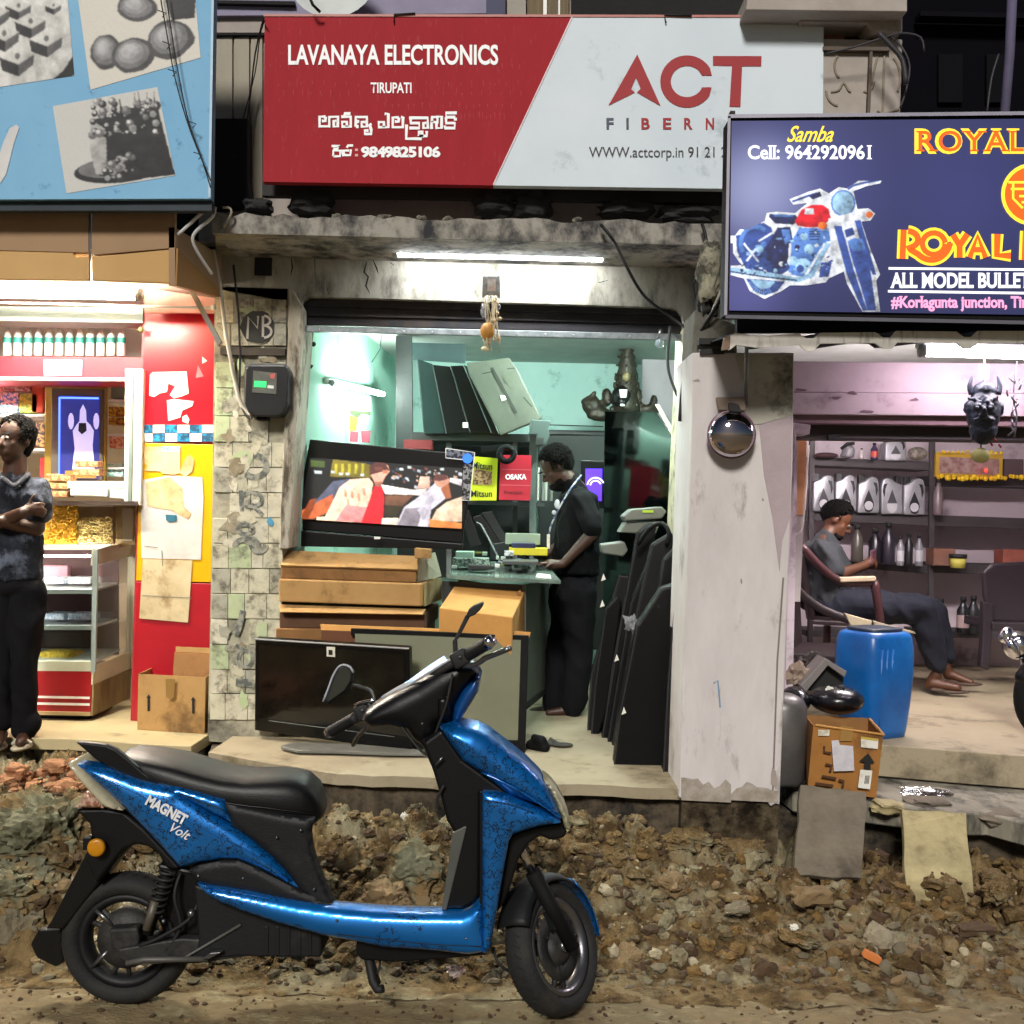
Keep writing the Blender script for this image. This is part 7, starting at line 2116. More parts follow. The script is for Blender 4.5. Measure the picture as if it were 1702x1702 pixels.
quad3('sheet_right',[(1372,1094,5.5),(1408,1116,5.5),(1404,1126,5.5),(1376,1106,5.5)],(0,0.15,0),M('sheet_grey','7c7674',0.5,metal=0.2),t,0.003)
quad3('dark_inside',[(1344,1148,5.56),(1376,1108,5.56),(1402,1126,5.56),(1400,1150,5.56)],(0,0.02,0),INK,t)
crumple('dust_cloth',1325,1122,5.6,(0.07,0.06,0.07),M('cloth_beige','8a7a6c',0.9),'crumpled beige cloth behind the pillar edge','cloth',21)
crumple('rag',1350,1098,5.7,(0.06,0.05,0.06),M('rag_dark','3c3634',0.9),'dark rag on top of the scrap heap beside the pillar','cloth',22)
crumple('white_scrap',1379,1146,5.3,(0.022,0.015,0.02),PAPERW,'small white scrap lying on the black part','paper',23)
t=thing('metal_drum','worn grey metal cylinder half hidden behind the white pillar','drum')
lathe('cylinder',[(0.10,0),(0.115,0.02),(0.12,0.36),(0.10,0.40),(0.06,0.42)],M('drum_grey','6a6866',0.4,metal=0.5,col2='4c4a48'),t,24,Matrix.Translation(P(1296,1300,5.15)))
oc=thing('cardboard_box','open orange brown carton with stickers and a black arrow behind the grey slab','box')
OCM=M('carton_kraft','9c6a30',0.85,col2='845626',scale=5,bump=0.1,dirt='5c3a18',dirt_amt=0.2)
oY=5.0
def ocq(nm,pts,dv=(0,0.004,0),m=OCM):
 return quad3(nm,pts,dv,m,oc)
ocq('carton_wall',[(1352,1206,oY),(1468,1222,oY),(1456,1326,oY+0.02),(1342,1314,oY+0.02)])
ocq('carton_wall',[(1336,1188,oY+0.3),(1352,1206,oY),(1342,1314,oY+0.02),(1338,1300,oY+0.3)],(0.004,0,0))
ocq('carton_wall',[(1334,1188,oY+0.3),(1444,1194,oY+0.3),(1444,1290,oY+0.3),(1336,1290,oY+0.3)],m=CARD2)
ocq('carton_wall',[(1444,1194,oY+0.3),(1468,1222,oY),(1456,1326,oY+0.02),(1446,1300,oY+0.3)],(-0.004,0,0))
ocq('carton_bottom',[(1345,1306,oY+0.03),(1455,1318,oY+0.03),(1440,1290,oY+0.28),(1340,1282,oY+0.28)],(0,0,0.004))
bm=B()
for a,b_ in(((1355,1205,oY-0.004),(1468,1221,oY-0.004)),((1446,1195,oY+0.29),(1469,1221,oY))):
 add_tube(bm,[P(*a),P(*b_)],0.0055,6)
obj('rim_fold',bm,CARD3,oc)['kind']='stuff'
ocy=oY-0.006
flat('tape_strip',[(1398,1206),(1418,1209),(1416,1232),(1396,1232)],ocy,TAPE,oc)
flat('sticker',[(1360,1213),(1379,1213),(1378,1223),(1360,1223)],ocy,PAPERW,oc)
flat('sticker',[(1382,1231),(1394,1230),(1396,1238),(1418,1240),(1420,1281),(1386,1282)],ocy-0.002,M('sticker_lilac','c4c0c6',0.7,col2='a8a4ae',scale=30),oc)
flat('sticker',[(1431,1224),(1460,1228),(1459,1245),(1431,1242)],ocy,PAPERW,oc)
flat('sticker',[(1431,1224),(1460,1228),(1459,1232),(1431,1228)],ocy-0.001,M('st_yellow','b8a040',0.7),oc)
flat('sticker',[(1430,1279),(1450,1281),(1446,1312),(1426,1309)],ocy-0.001,PAPERW,oc)
ribbons('barcode',[[(1439+i*2.0,1289),(1437+i*2.0,1303)] for i in range(4)],1.1,ocy-0.002,INK,oc)
flat('printed_arrow',[(1443,1252),(1454,1268),(1447,1268),(1447,1280),(1436,1279),(1437,1267),(1428,1265)],ocy-0.0005,INK,oc)
ribbons('printed_marks',[[(1370,1240),(1370,1250),(1382,1252)],[(1372,1270),(1382,1272),(1380,1282)],[(1366,1290),(1390,1294)],[(1394,1296),(1402,1298),(1401,1308)],[(1355,1302),(1385,1306)]],4,ocy-0.0005,M('faded_ink','4c2e14',0.8),oc)
mb=thing('motorcycle','chrome and black motorcycle front cut by the right edge of the picture','motorcycle')
ball('headlight',P(1690,1072,5.9),(0.075,0.08,0.08),CHROME,mb,20)
skin('chrome_cover',[(P(1672,1055,5.85),(0.035,0.03,0.05),Matrix.Rotation(0.5,4,'Y')),(P(1684,1078,5.82),(0.03,0.03,0.06),Matrix.Rotation(-0.5,4,'Y'))],CHROME,mb,0.007,2)
ptube('fork',[(1700,1090,5.9),(1712,1190,5.85)],0.02,CHROME,mb,10)
wc=P(1748,1158,5.85)
bm=B()
add_tube(bm,[wc+Vector((0.16*math.cos(a*PI/18),0.0,0.20*math.sin(a*PI/18))) for a in range(36)],0.045,10,True)
obj('tyre',bm,BLACKM,mb,True)
bm=B()
add_tube(bm,[wc+Vector((0.115*math.cos(a*PI/18),0.0,0.155*math.sin(a*PI/18))) for a in range(36)],0.014,8,True)
obj('rim',bm,CHROME,mb,True)
skin('mudguard',[(wc+Vector((-0.15,0,0.10)),0.05,wc+Vector((-0.05,0,0.22)),0.055),(wc+Vector((-0.05,0,0.22)),0.055,wc+Vector((0.1,0,0.2)),0.05)],BLACKP,mb,0.01,2)
SK1=M('skin_dark','3f2619',0.5,col2='311c12',scale=8,mix=0.5)
SK2=M('skin_brown','55331f',0.5,col2='422717',scale=8,mix=0.5)
HAIR=M('hair_black','050404',0.85,col2='0b0908',scale=60,mix=0.8,bump=0.6,bscale=120,spec=0.15)
EYEW=M('eye_white','6a625a',0.4)
SOLE=M('sandal_cream','b0a690',0.6,col2='8c826e',scale=6)
def torso(top,bot,rt_,rb,n=30):
 return[(Vector(top).lerp(Vector(bot),i/n),tuple(rt_[k]+(rb[k]-rt_[k])*i/n for k in range(3))) for i in range(n+1)]
def strands(par,c,fw,up_,r_,n,L_,seed,cut=0.55,low=-0.45):
 """short tapering curls over the scalp"""
 q=random.Random(seed)
 bm=B()
 k=0
 while k<n:
  d=Vector((q.gauss(0,1),q.gauss(0,1),q.gauss(0,1))).normalized()
  if d.dot(fw)>cut and d.dot(up_)<0.62 or d.dot(up_)<low:
   continue
  k+=1
  p=c+Vector((d.x*r_[0],d.y*r_[1],d.z*r_[2]))
  t=Vector((q.gauss(0,1),q.gauss(0,1),q.gauss(0,1)))
  t=(t-d*t.dot(d)).normalized()
  l_=L_*q.uniform(0.5,1.2)
  add_tube(bm,[p-d*0.006,p+d*l_*0.5+t*l_*0.4,p+d*l_*0.55+t*l_*1.0,p+d*l_*0.3+t*l_*1.3],[0.0035,0.003,0.002,0.0008],3)
 o=obj('hair_strands',bm,HAIR,par,True)
 o['kind']='stuff'
def hand(caps,wrist,palm,dirs,L=0.075,r=0.0085):
 """palm and five fingers: dirs = list of (offset, bend1, bend2) vectors"""
 caps.append((wrist,0.026,palm,0.033))
 for off,d1,d2 in dirs:
  b=Vector(palm)+Vector(off)
  m=b+Vector(d1)
  e=m+Vector(d2)
  caps.append((Vector(palm),0.016,b,r*1.25))
  caps.append((b,r*1.2,m,r*1.05))
  caps.append((m,r*1.05,e,r*0.85))
def face_bits(par,c,fwd,side,up,s=1.0,skin_=None):
 """eyes and brows on a head of centre c looking along fwd"""
 for k in(-1,1):
  e=c+fwd*0.088*s+side*0.032*k*s+up*0.012*s
  ball('eye',e,0.0105*s,EYEW,par,10)
  ball('iris',e+fwd*0.006*s,0.0066*s,INK,par,8)
  bm=B()
  add_tube(bm,[e+up*0.018*s-side*0.018*k*s+fwd*0.008,e+up*0.023*s+fwd*0.012,e+up*0.018*s+side*0.018*k*s+fwd*0.004],0.0045*s,6)
  obj('eyebrow',bm,HAIR,par,True)
def head_caps(c,fwd,side,up,s=1.0):
 f=lambda a,b,d:c+fwd*a*s+side*b*s+up*d*s
 R=Matrix((side,fwd,up)).transposed().to_4x4()
 caps=[(f(-0.015,0,0.03),(0.074*s,0.092*s,0.095*s),R),(f(0.022,0,-0.035),(0.056*s,0.064*s,0.075*s),R),(f(0.052,0,-0.088),0.024*s,f(0.056,0,-0.082),0.02*s),(f(0.085,0,0.012),0.010*s,f(0.104,0,-0.022),0.014*s),(f(0.085,0.012,-0.026),0.010*s,f(0.085,-0.012,-0.026),0.010*s),(f(0.080,-0.02,-0.055),0.010*s,f(0.080,0.02,-0.055),0.010*s),(f(0.078,-0.015,-0.067),0.010*s,f(0.078,0.015,-0.067),0.010*s)]
 for k in(-1,1):
  caps.append((f(-0.005,0.076*k,0.0),(0.010*s,0.018*s,0.028*s),R))
  caps.append((f(0.05,0.035*k,-0.015),(0.020*s,0.02*s,0.02*s),R))
 return caps
YA=5.55
a=lambda u,v,d=0.0:P(u,v,YA+d)
mA=thing('person','man in dark grey polo shirt and black trousers with folded arms at the left edge','person')
up=Vector((0.02,-0.05,1)).normalized()
fw=Vector((-0.30,-0.95,-0.03)).normalized()
sd_=fw.cross(up).normalized()
up=sd_.cross(fw).normalized()
hc=a(24,733)
caps=head_caps(hc,fw,sd_,up,1.0)
caps+=[(a(26,765,0.02),0.055,a(24,800,0.03),0.065),(a(22,812,0.03),(0.12,0.06,0.045)),(a(22,850,0.03),(0.11,0.07,0.12)),(a(26,950,0.03),(0.11,0.07,0.13)),(a(60,818,0.03),0.042,a(61,878,0.0),0.042),(a(61,878,0.0),0.042,a(-4,866,-0.14),0.030),(a(-20,812,0.03),0.05,a(-24,878,-0.02),0.042),(a(-24,878,-0.02),0.042,a(38,852,-0.15),0.030),(a(43,985,0.03),0.06,a(41,1090,0.02),0.042),(a(41,1090,0.02),0.04,a(40,1210,0.04),0.038),(a(5,985,0.03),0.06,a(1,1090,0.0),0.042),(a(1,1090,0.0),0.04,a(2,1205,0.0),0.038),(a(40,1222,0.06),0.034,a(34,1234,-0.10),0.026),(a(2,1220,0.02),0.034,a(-4,1236,-0.14),0.026)]
hand(caps,a(38,852,-0.15),a(50,846,-0.12),[((0.01,0.0,0.02),(0.03,0.015,0.01),(0.015,0.03,-0.005)),((0.012,0,0.006),(0.035,0.015,0.0),(0.015,0.03,-0.01)),((0.012,0,-0.008),(0.033,0.015,-0.004),(0.015,0.03,-0.01)),((0.01,0,-0.022),(0.028,0.015,-0.008),(0.012,0.025,-0.01)),((0.0,-0.01,0.026),(0.012,0.0,0.03),(0.01,0.01,0.018))])
hand(caps,a(-4,866,-0.14),a(-14,862,-0.14),[((-0.01,0.0,0.02),(-0.03,0.015,0.01),(-0.015,0.03,0)),((-0.012,0,0.006),(-0.035,0.015,0),(-0.015,0.03,0)),((-0.012,0,-0.008),(-0.03,0.015,0),(-0.015,0.03,0)),((-0.01,0,-0.022),(-0.028,0.015,0),(-0.012,0.02,0)),((0,-0.01,0.026),(-0.01,0,0.03),(0,0.01,0.015))])
skin('body',caps,SK1,mA,0.0075,3)
face_bits(mA,hc,fw,sd_,up)
f=lambda x,y,z:hc+fw*x+sd_*y+up*z
rh=random.Random(8)
hcaps=[(f(-0.025,0,0.058),(0.080,0.080,0.066)),(f(-0.05,0,0.0),(0.068,0.064,0.08)),(f(-0.05,0,-0.05),(0.05,0.045,0.04))]
skin('hair',hcaps,HAIR,mA,0.006,2,rough=0.004,rscale=40)
strands(mA,hc+up*0.045-fw*0.02,fw,up,(0.080,0.082,0.080),900,0.022,5)
SHA=M('shirt_charcoal','121318',0.9,col2='262a33',scale=9,mix=0.9,bump=0.25,bscale=30,dirt='5a6170',dirt_amt=0.32,dirt_scale=7,spec=0.2)
skin('polo_shirt',torso(a(24,812,0.04),a(26,958,0.03),(0.136,0.095,0.05),(0.132,0.105,0.03))+[(a(62,812,0.03),0.062,a(63,850,0.01),0.066),(a(-20,812,0.03),0.062,a(-24,850,0),0.066),(a(24,795,0.03),0.06,a(24,805,0.03),0.08)],SHA,mA,0.009,3,rough=0.013,rscale=11,fold=True)
skin('collar',[(a(6,796,-0.06),0.014,a(22,808,-0.09),0.012),(a(44,792,-0.02),0.014,a(24,808,-0.09),0.012),(a(6,796,-0.06),0.014,a(2,792,0.02),0.012),(a(44,792,-0.02),0.014,a(48,788,0.05),0.012)],M('collar_grey','30333c',0.8),mA,0.006,2)
TRO=M('trouser_black','0d0d10',0.9,col2='15151a',scale=6,bump=0.2,bscale=30,spec=0.15)
skin('trousers',[(a(25,975,0.03),(0.138,0.10,0.06)),(a(46,985,0.03),0.088,a(42,1090,0.02),0.066),(a(42,1090,0.02),0.064,a(40,1203,0.04),0.052),(a(4,985,0.03),0.088,a(0,1090,0),0.066),(a(0,1090,0),0.064,a(0,1198,0.0),0.052),(a(50,1200,0.04),0.05,a(40,1212,0.05),0.058)],TRO,mA,0.01,3,rough=0.014,rscale=8,fold=True)
for(u,v,s_) in((38,1240,1),(-4,1242,1)):
 t_=skin('sandal',[(a(u+4,v,0.06),(0.042,0.13,0.014)),(a(u-2,v+1,-0.06),(0.045,0.09,0.014))],SOLE,mA,0.007,2)
 skin('sandal_strap',[(a(u-16,v-4,-0.04),0.012,a(u-4,v-15,-0.05),0.012),(a(u-4,v-15,-0.05),0.012,a(u+12,v-5,-0.04),0.012),(a(u-14,v-4,-0.01),0.012,a(u-2,v-16,-0.02),0.012),(a(u-2,v-16,-0.02),0.012,a(u+13,v-5,-0.01),0.012)],M('strap_pale','b8b0a0',0.6),mA,0.006,2)
YB_=6.6
b=lambda u,v,d=0.0:P(u,v,YB_+d)
mB=thing('person','man in black clothes with a lanyard bending over the shop counter','person')
fw=Vector((-0.80,-0.12,-0.60)).normalized()
sd_=Vector((0.12,-0.99,0.02))
up=sd_.cross(fw).normalized()
if up.z<0:
 up=-up
sd_=fw.cross(up).normalized()
hc=b(924,778)
caps=head_caps(hc,fw,sd_,up,1.0)
caps+=[(b(938,790),0.055,b(958,815),0.065),(b(962,832),(0.07,0.13,0.06)),(b(960,880),(0.09,0.11,0.14)),(b(958,950),(0.09,0.11,0.13)),(b(970,836,-0.13),0.042,b(984,888,-0.19),0.042),(b(984,888,-0.19),0.042,b(935,938,-0.20),0.027),(b(965,832,0.16),0.048,b(950,890,0.17),0.042),(b(950,890,0.17),0.042,b(905,925,0.08),0.027),(b(960,1000,-0.07),0.085,b(958,1090,-0.07),0.06),(b(958,1090,-0.07),0.055,b(945,1176,-0.06),0.04),(b(945,1000,0.08),0.085,b(930,1090,0.08),0.06),(b(930,1090,0.08),0.055,b(915,1176,0.08),0.04),(b(948,1180,-0.06),0.032,b(912,1185,-0.07),0.022),(b(918,1178,0.08),0.032,b(885,1182,0.08),0.022)]
def fl(sx,zz=0.0):
 return[((-0.02*sx,-0.022,0.004),(-0.03*sx,-0.012,0.0),(-0.018*sx,-0.004,-0.016)),((-0.024*sx,-0.008,0.006),(-0.036*sx,-0.004,0.002),(-0.02*sx,0,-0.018)),((-0.024*sx,0.008,0.005),(-0.034*sx,0.004,0.002),(-0.02*sx,0,-0.017)),((-0.02*sx,0.022,0.0),(-0.027*sx,0.010,0.0),(-0.016*sx,0.002,-0.014)),((0.005,-0.03,0),(-0.016*sx,-0.026,-0.005),(-0.018*sx,-0.006,-0.010))]
hand(caps,b(935,938,-0.20),b(914,938,-0.20),fl(1.0))
hand(caps,b(905,925,0.08),b(893,921,0.07),fl(0.9))
skin('body',caps,SK1,mB,0.0075,3)
face_bits(mB,hc,fw,sd_,up)
f=lambda x,y,z:hc+fw*x+sd_*y+up*z
hcaps=[(f(-0.03,0,0.055),(0.09,0.084,0.072)),(f(-0.062,0,0.0),(0.064,0.072,0.074))]
skin('hair',hcaps,HAIR,mB,0.006,2,rough=0.004,rscale=40)
strands(mB,hc+up*0.04-fw*0.03,fw,up,(0.092,0.086,0.088),1100,0.024,6)
skin('beard',[(f(0.055,0,-0.095),(0.05,0.045,0.034)),(f(0.035,0.04,-0.08),(0.034,0.016,0.022)),(f(0.035,-0.04,-0.08),(0.034,0.016,0.022)),(f(0.085,0,-0.083),(0.018,0.03,0.02))],HAIR,mB,0.006,1,rough=0.008,rscale=60)
SHB=M('tshirt_black','070709',0.9,col2='0d0d10',scale=6,bump=0.25,bscale=26,spec=0.15)
skin('tshirt',torso(b(962,828),b(956,950),(0.115,0.18,0.05),(0.142,0.17,0.035))+[(b(971,834,-0.13),0.07,b(983,876,-0.19),0.062),(b(962,830,-0.08),(0.09,0.09,0.07)),(b(965,832,0.16),0.06,b(952,876,0.17),0.06),(b(945,802),0.06,b(958,818),0.08)],SHB,mB,0.009,3,rough=0.013,rscale=10,fold=True)
skin('trousers',[(b(955,965),(0.13,0.15,0.08)),(b(958,985,-0.07),0.115,b(960,1085,-0.06),0.085),(b(960,1085,-0.06),0.085,b(954,1172,-0.06),0.07),(b(945,985,0.08),0.115,b(934,1085,0.08),0.085),(b(934,1085,0.08),0.085,b(922,1172,0.08),0.07)],TRO,mB,0.01,3,rough=0.015,rscale=7,fold=True)
bm=B()
add_tube(bm,smooth_path([b(966,790,-0.07),b(950,810,-0.15),b(934,836,-0.17),b(922,860,-0.15),b(914,880,-0.12),b(912,905,-0.10)],3),0.0055,6)
obj('lanyard',bm,M('lanyard_white','b8bcc4',0.6,col2='2c3a6c',scale=40,mix=0.9,sharp=0.03),mB,True)
pslab('lanyard_card',rect(909,888,914,912),YB_-0.13,0.004,PAPERW,mB)
skin('chest_print',[(b(926,838,-0.165),(0.018,0.006,0.03)),(b(921,852,-0.16),(0.016,0.006,0.015))],M('print_white','b8bcc0',0.7),mB,0.005,1)
YC=7.1
c_=lambda u,v,d=0.0:P(u,v,YC+d)
mC=thing('person','barefoot seated man in grey t-shirt looking at his phone in the right shop','person')
fw=Vector((0.78,-0.35,-0.52)).normalized()
sd_=Vector((0.35,0.93,-0.1)).normalized()
up=sd_.cross(fw).normalized()
if up.z<0:
 up=-up
sd_=fw.cross(up).normalized()
hc=c_(1391,866)
caps=head_caps(hc,fw,sd_,up,1.0)
caps+=[(c_(1380,884),0.055,c_(1372,900),0.065),(c_(1366,914),(0.09,0.13,0.05)),(c_(1368,950),(0.09,0.12,0.12)),(c_(1368,995),(0.10,0.13,0.09)),(c_(1370,918,-0.13),0.04,c_(1392,956,-0.20),0.043),(c_(1392,956,-0.20),0.043,c_(1436,940,-0.12),0.028),(c_(1380,912,0.16),0.05,c_(1408,950,0.16),0.04),(c_(1408,950,0.16),0.038,c_(1440,940,0.0),0.028),(c_(1380,1005,-0.08),0.10,c_(1532,1015,-0.12),0.065),(c_(1532,1018,-0.12),0.062,c_(1558,1105,-0.05),0.042),(c_(1380,1005,0.10),0.10,c_(1550,1020,0.10),0.065),(c_(1550,1020,0.10),0.06,c_(1572,1095,0.12),0.042),(c_(1556,1122,-0.05),0.04,c_(1545,1138,-0.03),0.034),(c_(1550,1136,-0.05),0.036,c_(1592,1143,-0.14),0.024),(c_(1572,1108,0.12),0.038,c_(1576,1122,0.12),0.034),(c_(1576,1120,0.12),0.034,c_(1614,1134,0.04),0.022)]
hand(caps,c_(1436,940,-0.12),c_(1447,933,-0.09),[((0.012,0.0,0.02),(0.012,0.02,0.012),(-0.002,0.02,0.006)),((0.014,0,0.006),(0.014,0.022,0.006),(-0.004,0.022,0.0)),((0.012,0,-0.008),(0.014,0.022,0.0),(-0.004,0.02,0.0)),((0.01,0,-0.02),(0.012,0.02,-0.004),(-0.004,0.016,0.0)),((0.0,-0.01,0.02),(0.006,-0.004,0.028),(0.012,0.006,0.014))])
hand(caps,c_(1440,940,0.0),c_(1446,938,-0.02),[((0.012,-0.006,0.012),(0.016,-0.02,0.006),(0.0,-0.02,0.0)),((0.014,-0.006,0.0),(0.018,-0.02,0.0),(0.0,-0.02,0.0)),((0.012,-0.006,-0.012),(0.016,-0.02,-0.002),(0,-0.018,0)),((0.008,-0.006,-0.022),(0.014,-0.016,-0.004),(0,-0.014,0)),((0,0.0,0.02),(0.01,-0.01,0.02),(0.006,-0.01,0.012))])
skin('body',caps,SK2,mC,0.0085,3)
face_bits(mC,hc,fw,sd_,up)
f=lambda x,y,z:hc+fw*x+sd_*y+up*z
skin('hair',[(f(-0.03,0,0.062),(0.10,0.09,0.068)),(f(-0.068,0,0.02),(0.06,0.08,0.07))],HAIR,mC,0.007,2,rough=0.004,rscale=40)
strands(mC,hc+up*0.05-fw*0.025,fw,up,(0.094,0.09,0.08),700,0.018,7)
skin('beard',[(f(0.06,0,-0.092),(0.04,0.035,0.022)),(f(0.04,-0.032,-0.082),(0.03,0.02,0.02)),(f(0.04,0.032,-0.082),(0.03,0.02,0.02))],HAIR,mC,0.006,1,rough=0.006,rscale=60)
skin('tshirt',torso(c_(1366,912),c_(1368,1000),(0.12,0.18,0.05),(0.155,0.18,0.04))+[(c_(1366,912,-0.17),0.064,c_(1386,946,-0.20),0.064),(c_(1380,912,0.16),0.06,c_(1398,942,0.16),0.06),(c_(1376,894),0.062,c_(1372,904),0.08)],M('tshirt_grey','34383b',0.9,col2='282b2e',scale=6,bump=0.2,bscale=26),mC,0.01,3,rough=0.013,rscale=11,fold=True)
NAVY=M('jeans_navy','101522',0.85,col2='181e2e',scale=8,bump=0.2,bscale=40)
skin('trousers',[(c_(1372,1000),(0.16,0.19,0.09)),(c_(1385,1003,-0.08),0.115,c_(1532,1013,-0.12),0.09),(c_(1534,1016,-0.12),0.088,c_(1556,1100,-0.06),0.07),(c_(1385,1003,0.10),0.115,c_(1550,1018,0.10),0.09),(c_(1550,1018,0.10),0.088,c_(1570,1088,0.12),0.068)],NAVY,mC,0.01,3,rough=0.013,rscale=9,fold=True)
for(u,v,d) in((1578,1150,-0.12),(1600,1137,0.05)):
 skin('sandal',[(c_(u-20,v-4,d+0.03),(0.05,0.045,0.012)),(c_(u+12,v,d),(0.09,0.045,0.013))],M('sandal_brown','4a3a30',0.7),mC,0.008,2)
t=thing('mobile_phone','slim phone in the hands of the seated man','phone')
quad3('phone_case',[(1449,916,YC-0.13),(1456,913,YC-0.02),(1457,934,YC-0.02),(1450,938,YC-0.13)],(-0.008,0,0),M('phone_plum','5a3040',0.3),t,0.001)
quad3('phone_screen',[(1447,916,YC-0.128),(1454,913,YC-0.022),(1455,933,YC-0.022),(1448,937,YC-0.128)],(-0.001,0,0),glow('phone_glow','e8e0f0',0.6),t)
SC=thing('scooter','blue and black electric scooter parked on its stand before the shops','scooter')
YM=3.55
YS=YM-0.17
PB=M('scooter_blue','0763ae',0.33,metal=0.6,col2='0774c6',scale=3,mix=0.7,coat=0.7,rvar=0.06)
def flake(m):
 """metallic flake and fine squiggled scuff lines in the lacquer"""
 N,L=m.node_tree.nodes,m.node_tree.links
 b_=N['Principled BSDF']
 src=b_.inputs['Base Color'].links[0].from_socket
 tc=N.new('ShaderNodeTexCoord')
 nz=N.new('ShaderNodeTexNoise')
 nz.inputs['Scale'].default_value=30
 nz.inputs['Detail'].default_value=3
 nz.inputs['Roughness'].default_value=0.7
 L.new(tc.outputs['Object'],nz.inputs['Vector'])
 s=N.new('ShaderNodeMath');s.operation='SUBTRACT';s.inputs[1].default_value=0.5
 a_=N.new('ShaderNodeMath');a_.operation='ABSOLUTE'
 c_=N.new('ShaderNodeMath');c_.operation='LESS_THAN';c_.inputs[1].default_value=0.02
 L.new(nz.outputs['Fac'],s.inputs[0]);L.new(s.outputs[0],a_.inputs[0]);L.new(a_.outputs[0],c_.inputs[0])
 n2=N.new('ShaderNodeTexNoise');n2.inputs['Scale'].default_value=4.0
 L.new(tc.outputs['Object'],n2.inputs['Vector'])
 g=N.new('ShaderNodeMath');g.operation='GREATER_THAN';g.inputs[1].default_value=0.42
 L.new(n2.outputs['Fac'],g.inputs[0])
 mu=N.new('ShaderNodeMath');mu.operation='MULTIPLY'
 L.new(c_.outputs[0],mu.inputs[0]);L.new(g.outputs[0],mu.inputs[1])
 m2=N.new('ShaderNodeMath');m2.operation='MULTIPLY';m2.inputs[1].default_value=0.85
 L.new(mu.outputs[0],m2.inputs[0])
 mx=N.new('ShaderNodeMix');mx.data_type='RGBA'
 L.new(m2.outputs[0],mx.inputs[0]);L.new(src,mx.inputs[6]);mx.inputs[7].default_value=(0.003,0.006,0.012,1)
 L.new(mx.outputs[2],b_.inputs['Base Color'])
flake(PB)
SEATM=M('seat_vinyl','030304',0.46,col2='070708',spec=0.4,scale=30,bump=0.12,bscale=220)
BODYB=M('body_black','050507',0.45,spec=0.3,col2='09090b',scale=6,bump=0.08,bscale=180)
GREYP=M('grey_plastic','141518',0.55,spec=0.3,col2='0f1012',scale=8,bump=0.1,bscale=120,dirt='2a2825',dirt_amt=0.15)
TYRE=M('tyre_rubber','101011',0.8,col2='1d1c1a',scale=12,mix=0.8,bump=0.3,bscale=60,dirt='2e2a24',dirt_amt=0.3)
ALU=M('alloy','77777a',0.3,metal=0.9)
DKM=M('dusty_dark_metal','222224',0.6,metal=0.4,col2='3a3835',scale=14,mix=0.8,bump=0.3)
def s_(name,px,Y,depth,bulge,R,mat,mirror=True,step=0.012,label=None,parent=None):
 return pillow(px,Y,depth,bulge,R,mat,name,parent or SC,YM if mirror else None,step,label)
pslab('inner_hull',[(150,1292),(240,1300),(380,1345),(490,1364),(512,1498),(500,1520),(420,1500),(330,1460),(300,1430),(230,1370)],YM-0.11,0.22,BODYB,SC,bev=0.01)
st=[]
seat_prof=[(206,1250,1262,.07),(222,1243,1280,.10),(260,1247,1302,.125),(300,1254,1318,.135),(340,1266,1328,.135),(380,1277,1337,.13),(420,1281,1345,.13),(455,1280,1352,.128),(485,1281,1360,.12),(510,1286,1364,.11),(527,1300,1364,.095),(537,1322,1356,.07),(540,1334,1346,.04)]
xloft('seat',[(u,a_,u,b_,w_) for u,a_,b_,w_ in seat_prof],YM,SEATM,SC,e=2.9,n=32)
bm=B()
for sg_ in(-1,1):
 add_tube(bm,smooth_path([P(u,a_+(b_-a_)*0.62,YM)+Vector((0,sg_*(w_+0.001),0)) for u,a_,b_,w_ in seat_prof[1:-2]],2),0.0016,5)
obj('seat_piping',bm,M('piping','17171a',0.4),bpy.data.objects['seat'],True)
for sg_ in(-1,1):
 pslab('grab_rail',[(125,1234),(134,1233),(176,1238),(193,1245),(214,1262),(240,1285),(264,1300),(262,1308),(236,1302),(208,1289),(178,1275),(158,1262)],YM+sg_*0.115-0.012,0.024,BODYB,SC,bev=0.007,seg=3)
pslab('rack_bridge',[(128,1236),(176,1240),(190,1248),(170,1252),(150,1250)],YM-0.1,0.2,BODYB,SC,bev=0.006,dv=(0,0.2,-0.075))
s_('side_panel',[(128,1270),(150,1273),(178,1278),(206,1288),(232,1298),(262,1305),(285,1309),(305,1316),(300,1320),(340,1346),(383,1372),(420,1398),(452,1425),(478,1452),(497,1476),(460,1458),(425,1440),(395,1428),(368,1428),(330,1434),(300,1442),(270,1408),(236,1372),(200,1335),(160,1300)],YS+0.03,0.06,0.028,0.055,PB,step=0.0085)
s_('side_panel_upper',[(262,1303),(300,1310),(340,1321),(372,1331),(376,1345),(384,1366),(350,1350),(318,1333),(290,1320)],YS+0.026,0.05,0.012,0.02,PB,step=0.009)
bm=B()
for sg_ in(0,1):
 pth=smooth_path([P(150,1284,YS+0.004),P(215,1312,YS-0.0005),P(290,1350,YS-0.001),(P(360,1388,YS-0.001)),P(430,1425,YS+0.003),P(480,1462,YS+0.018)],3)
 if sg_:
  pth=[Vector((p.x,2*YM-p.y,p.z)) for p in pth]
 bm=B()
 add_tube(bm,pth,0.0028,6)
 obj('panel_crease',bm,PB,SC,True)
LWS=M('decal_white','d8dade',0.35,mix=0.1)
text('decal_MAGNET','MAGNET',240,1318,314,1337,0,LWS,SC,bold=0.045,ang=0.50,remap=lambda u,v:P(u,v,YS-0.0045))
text('decal_Volt','Volt',281,1365,316,1381,0,LWS,SC,bold=0.012,shear=0.3,ang=0.5,remap=lambda u,v:P(u,v,YS-0.0035))
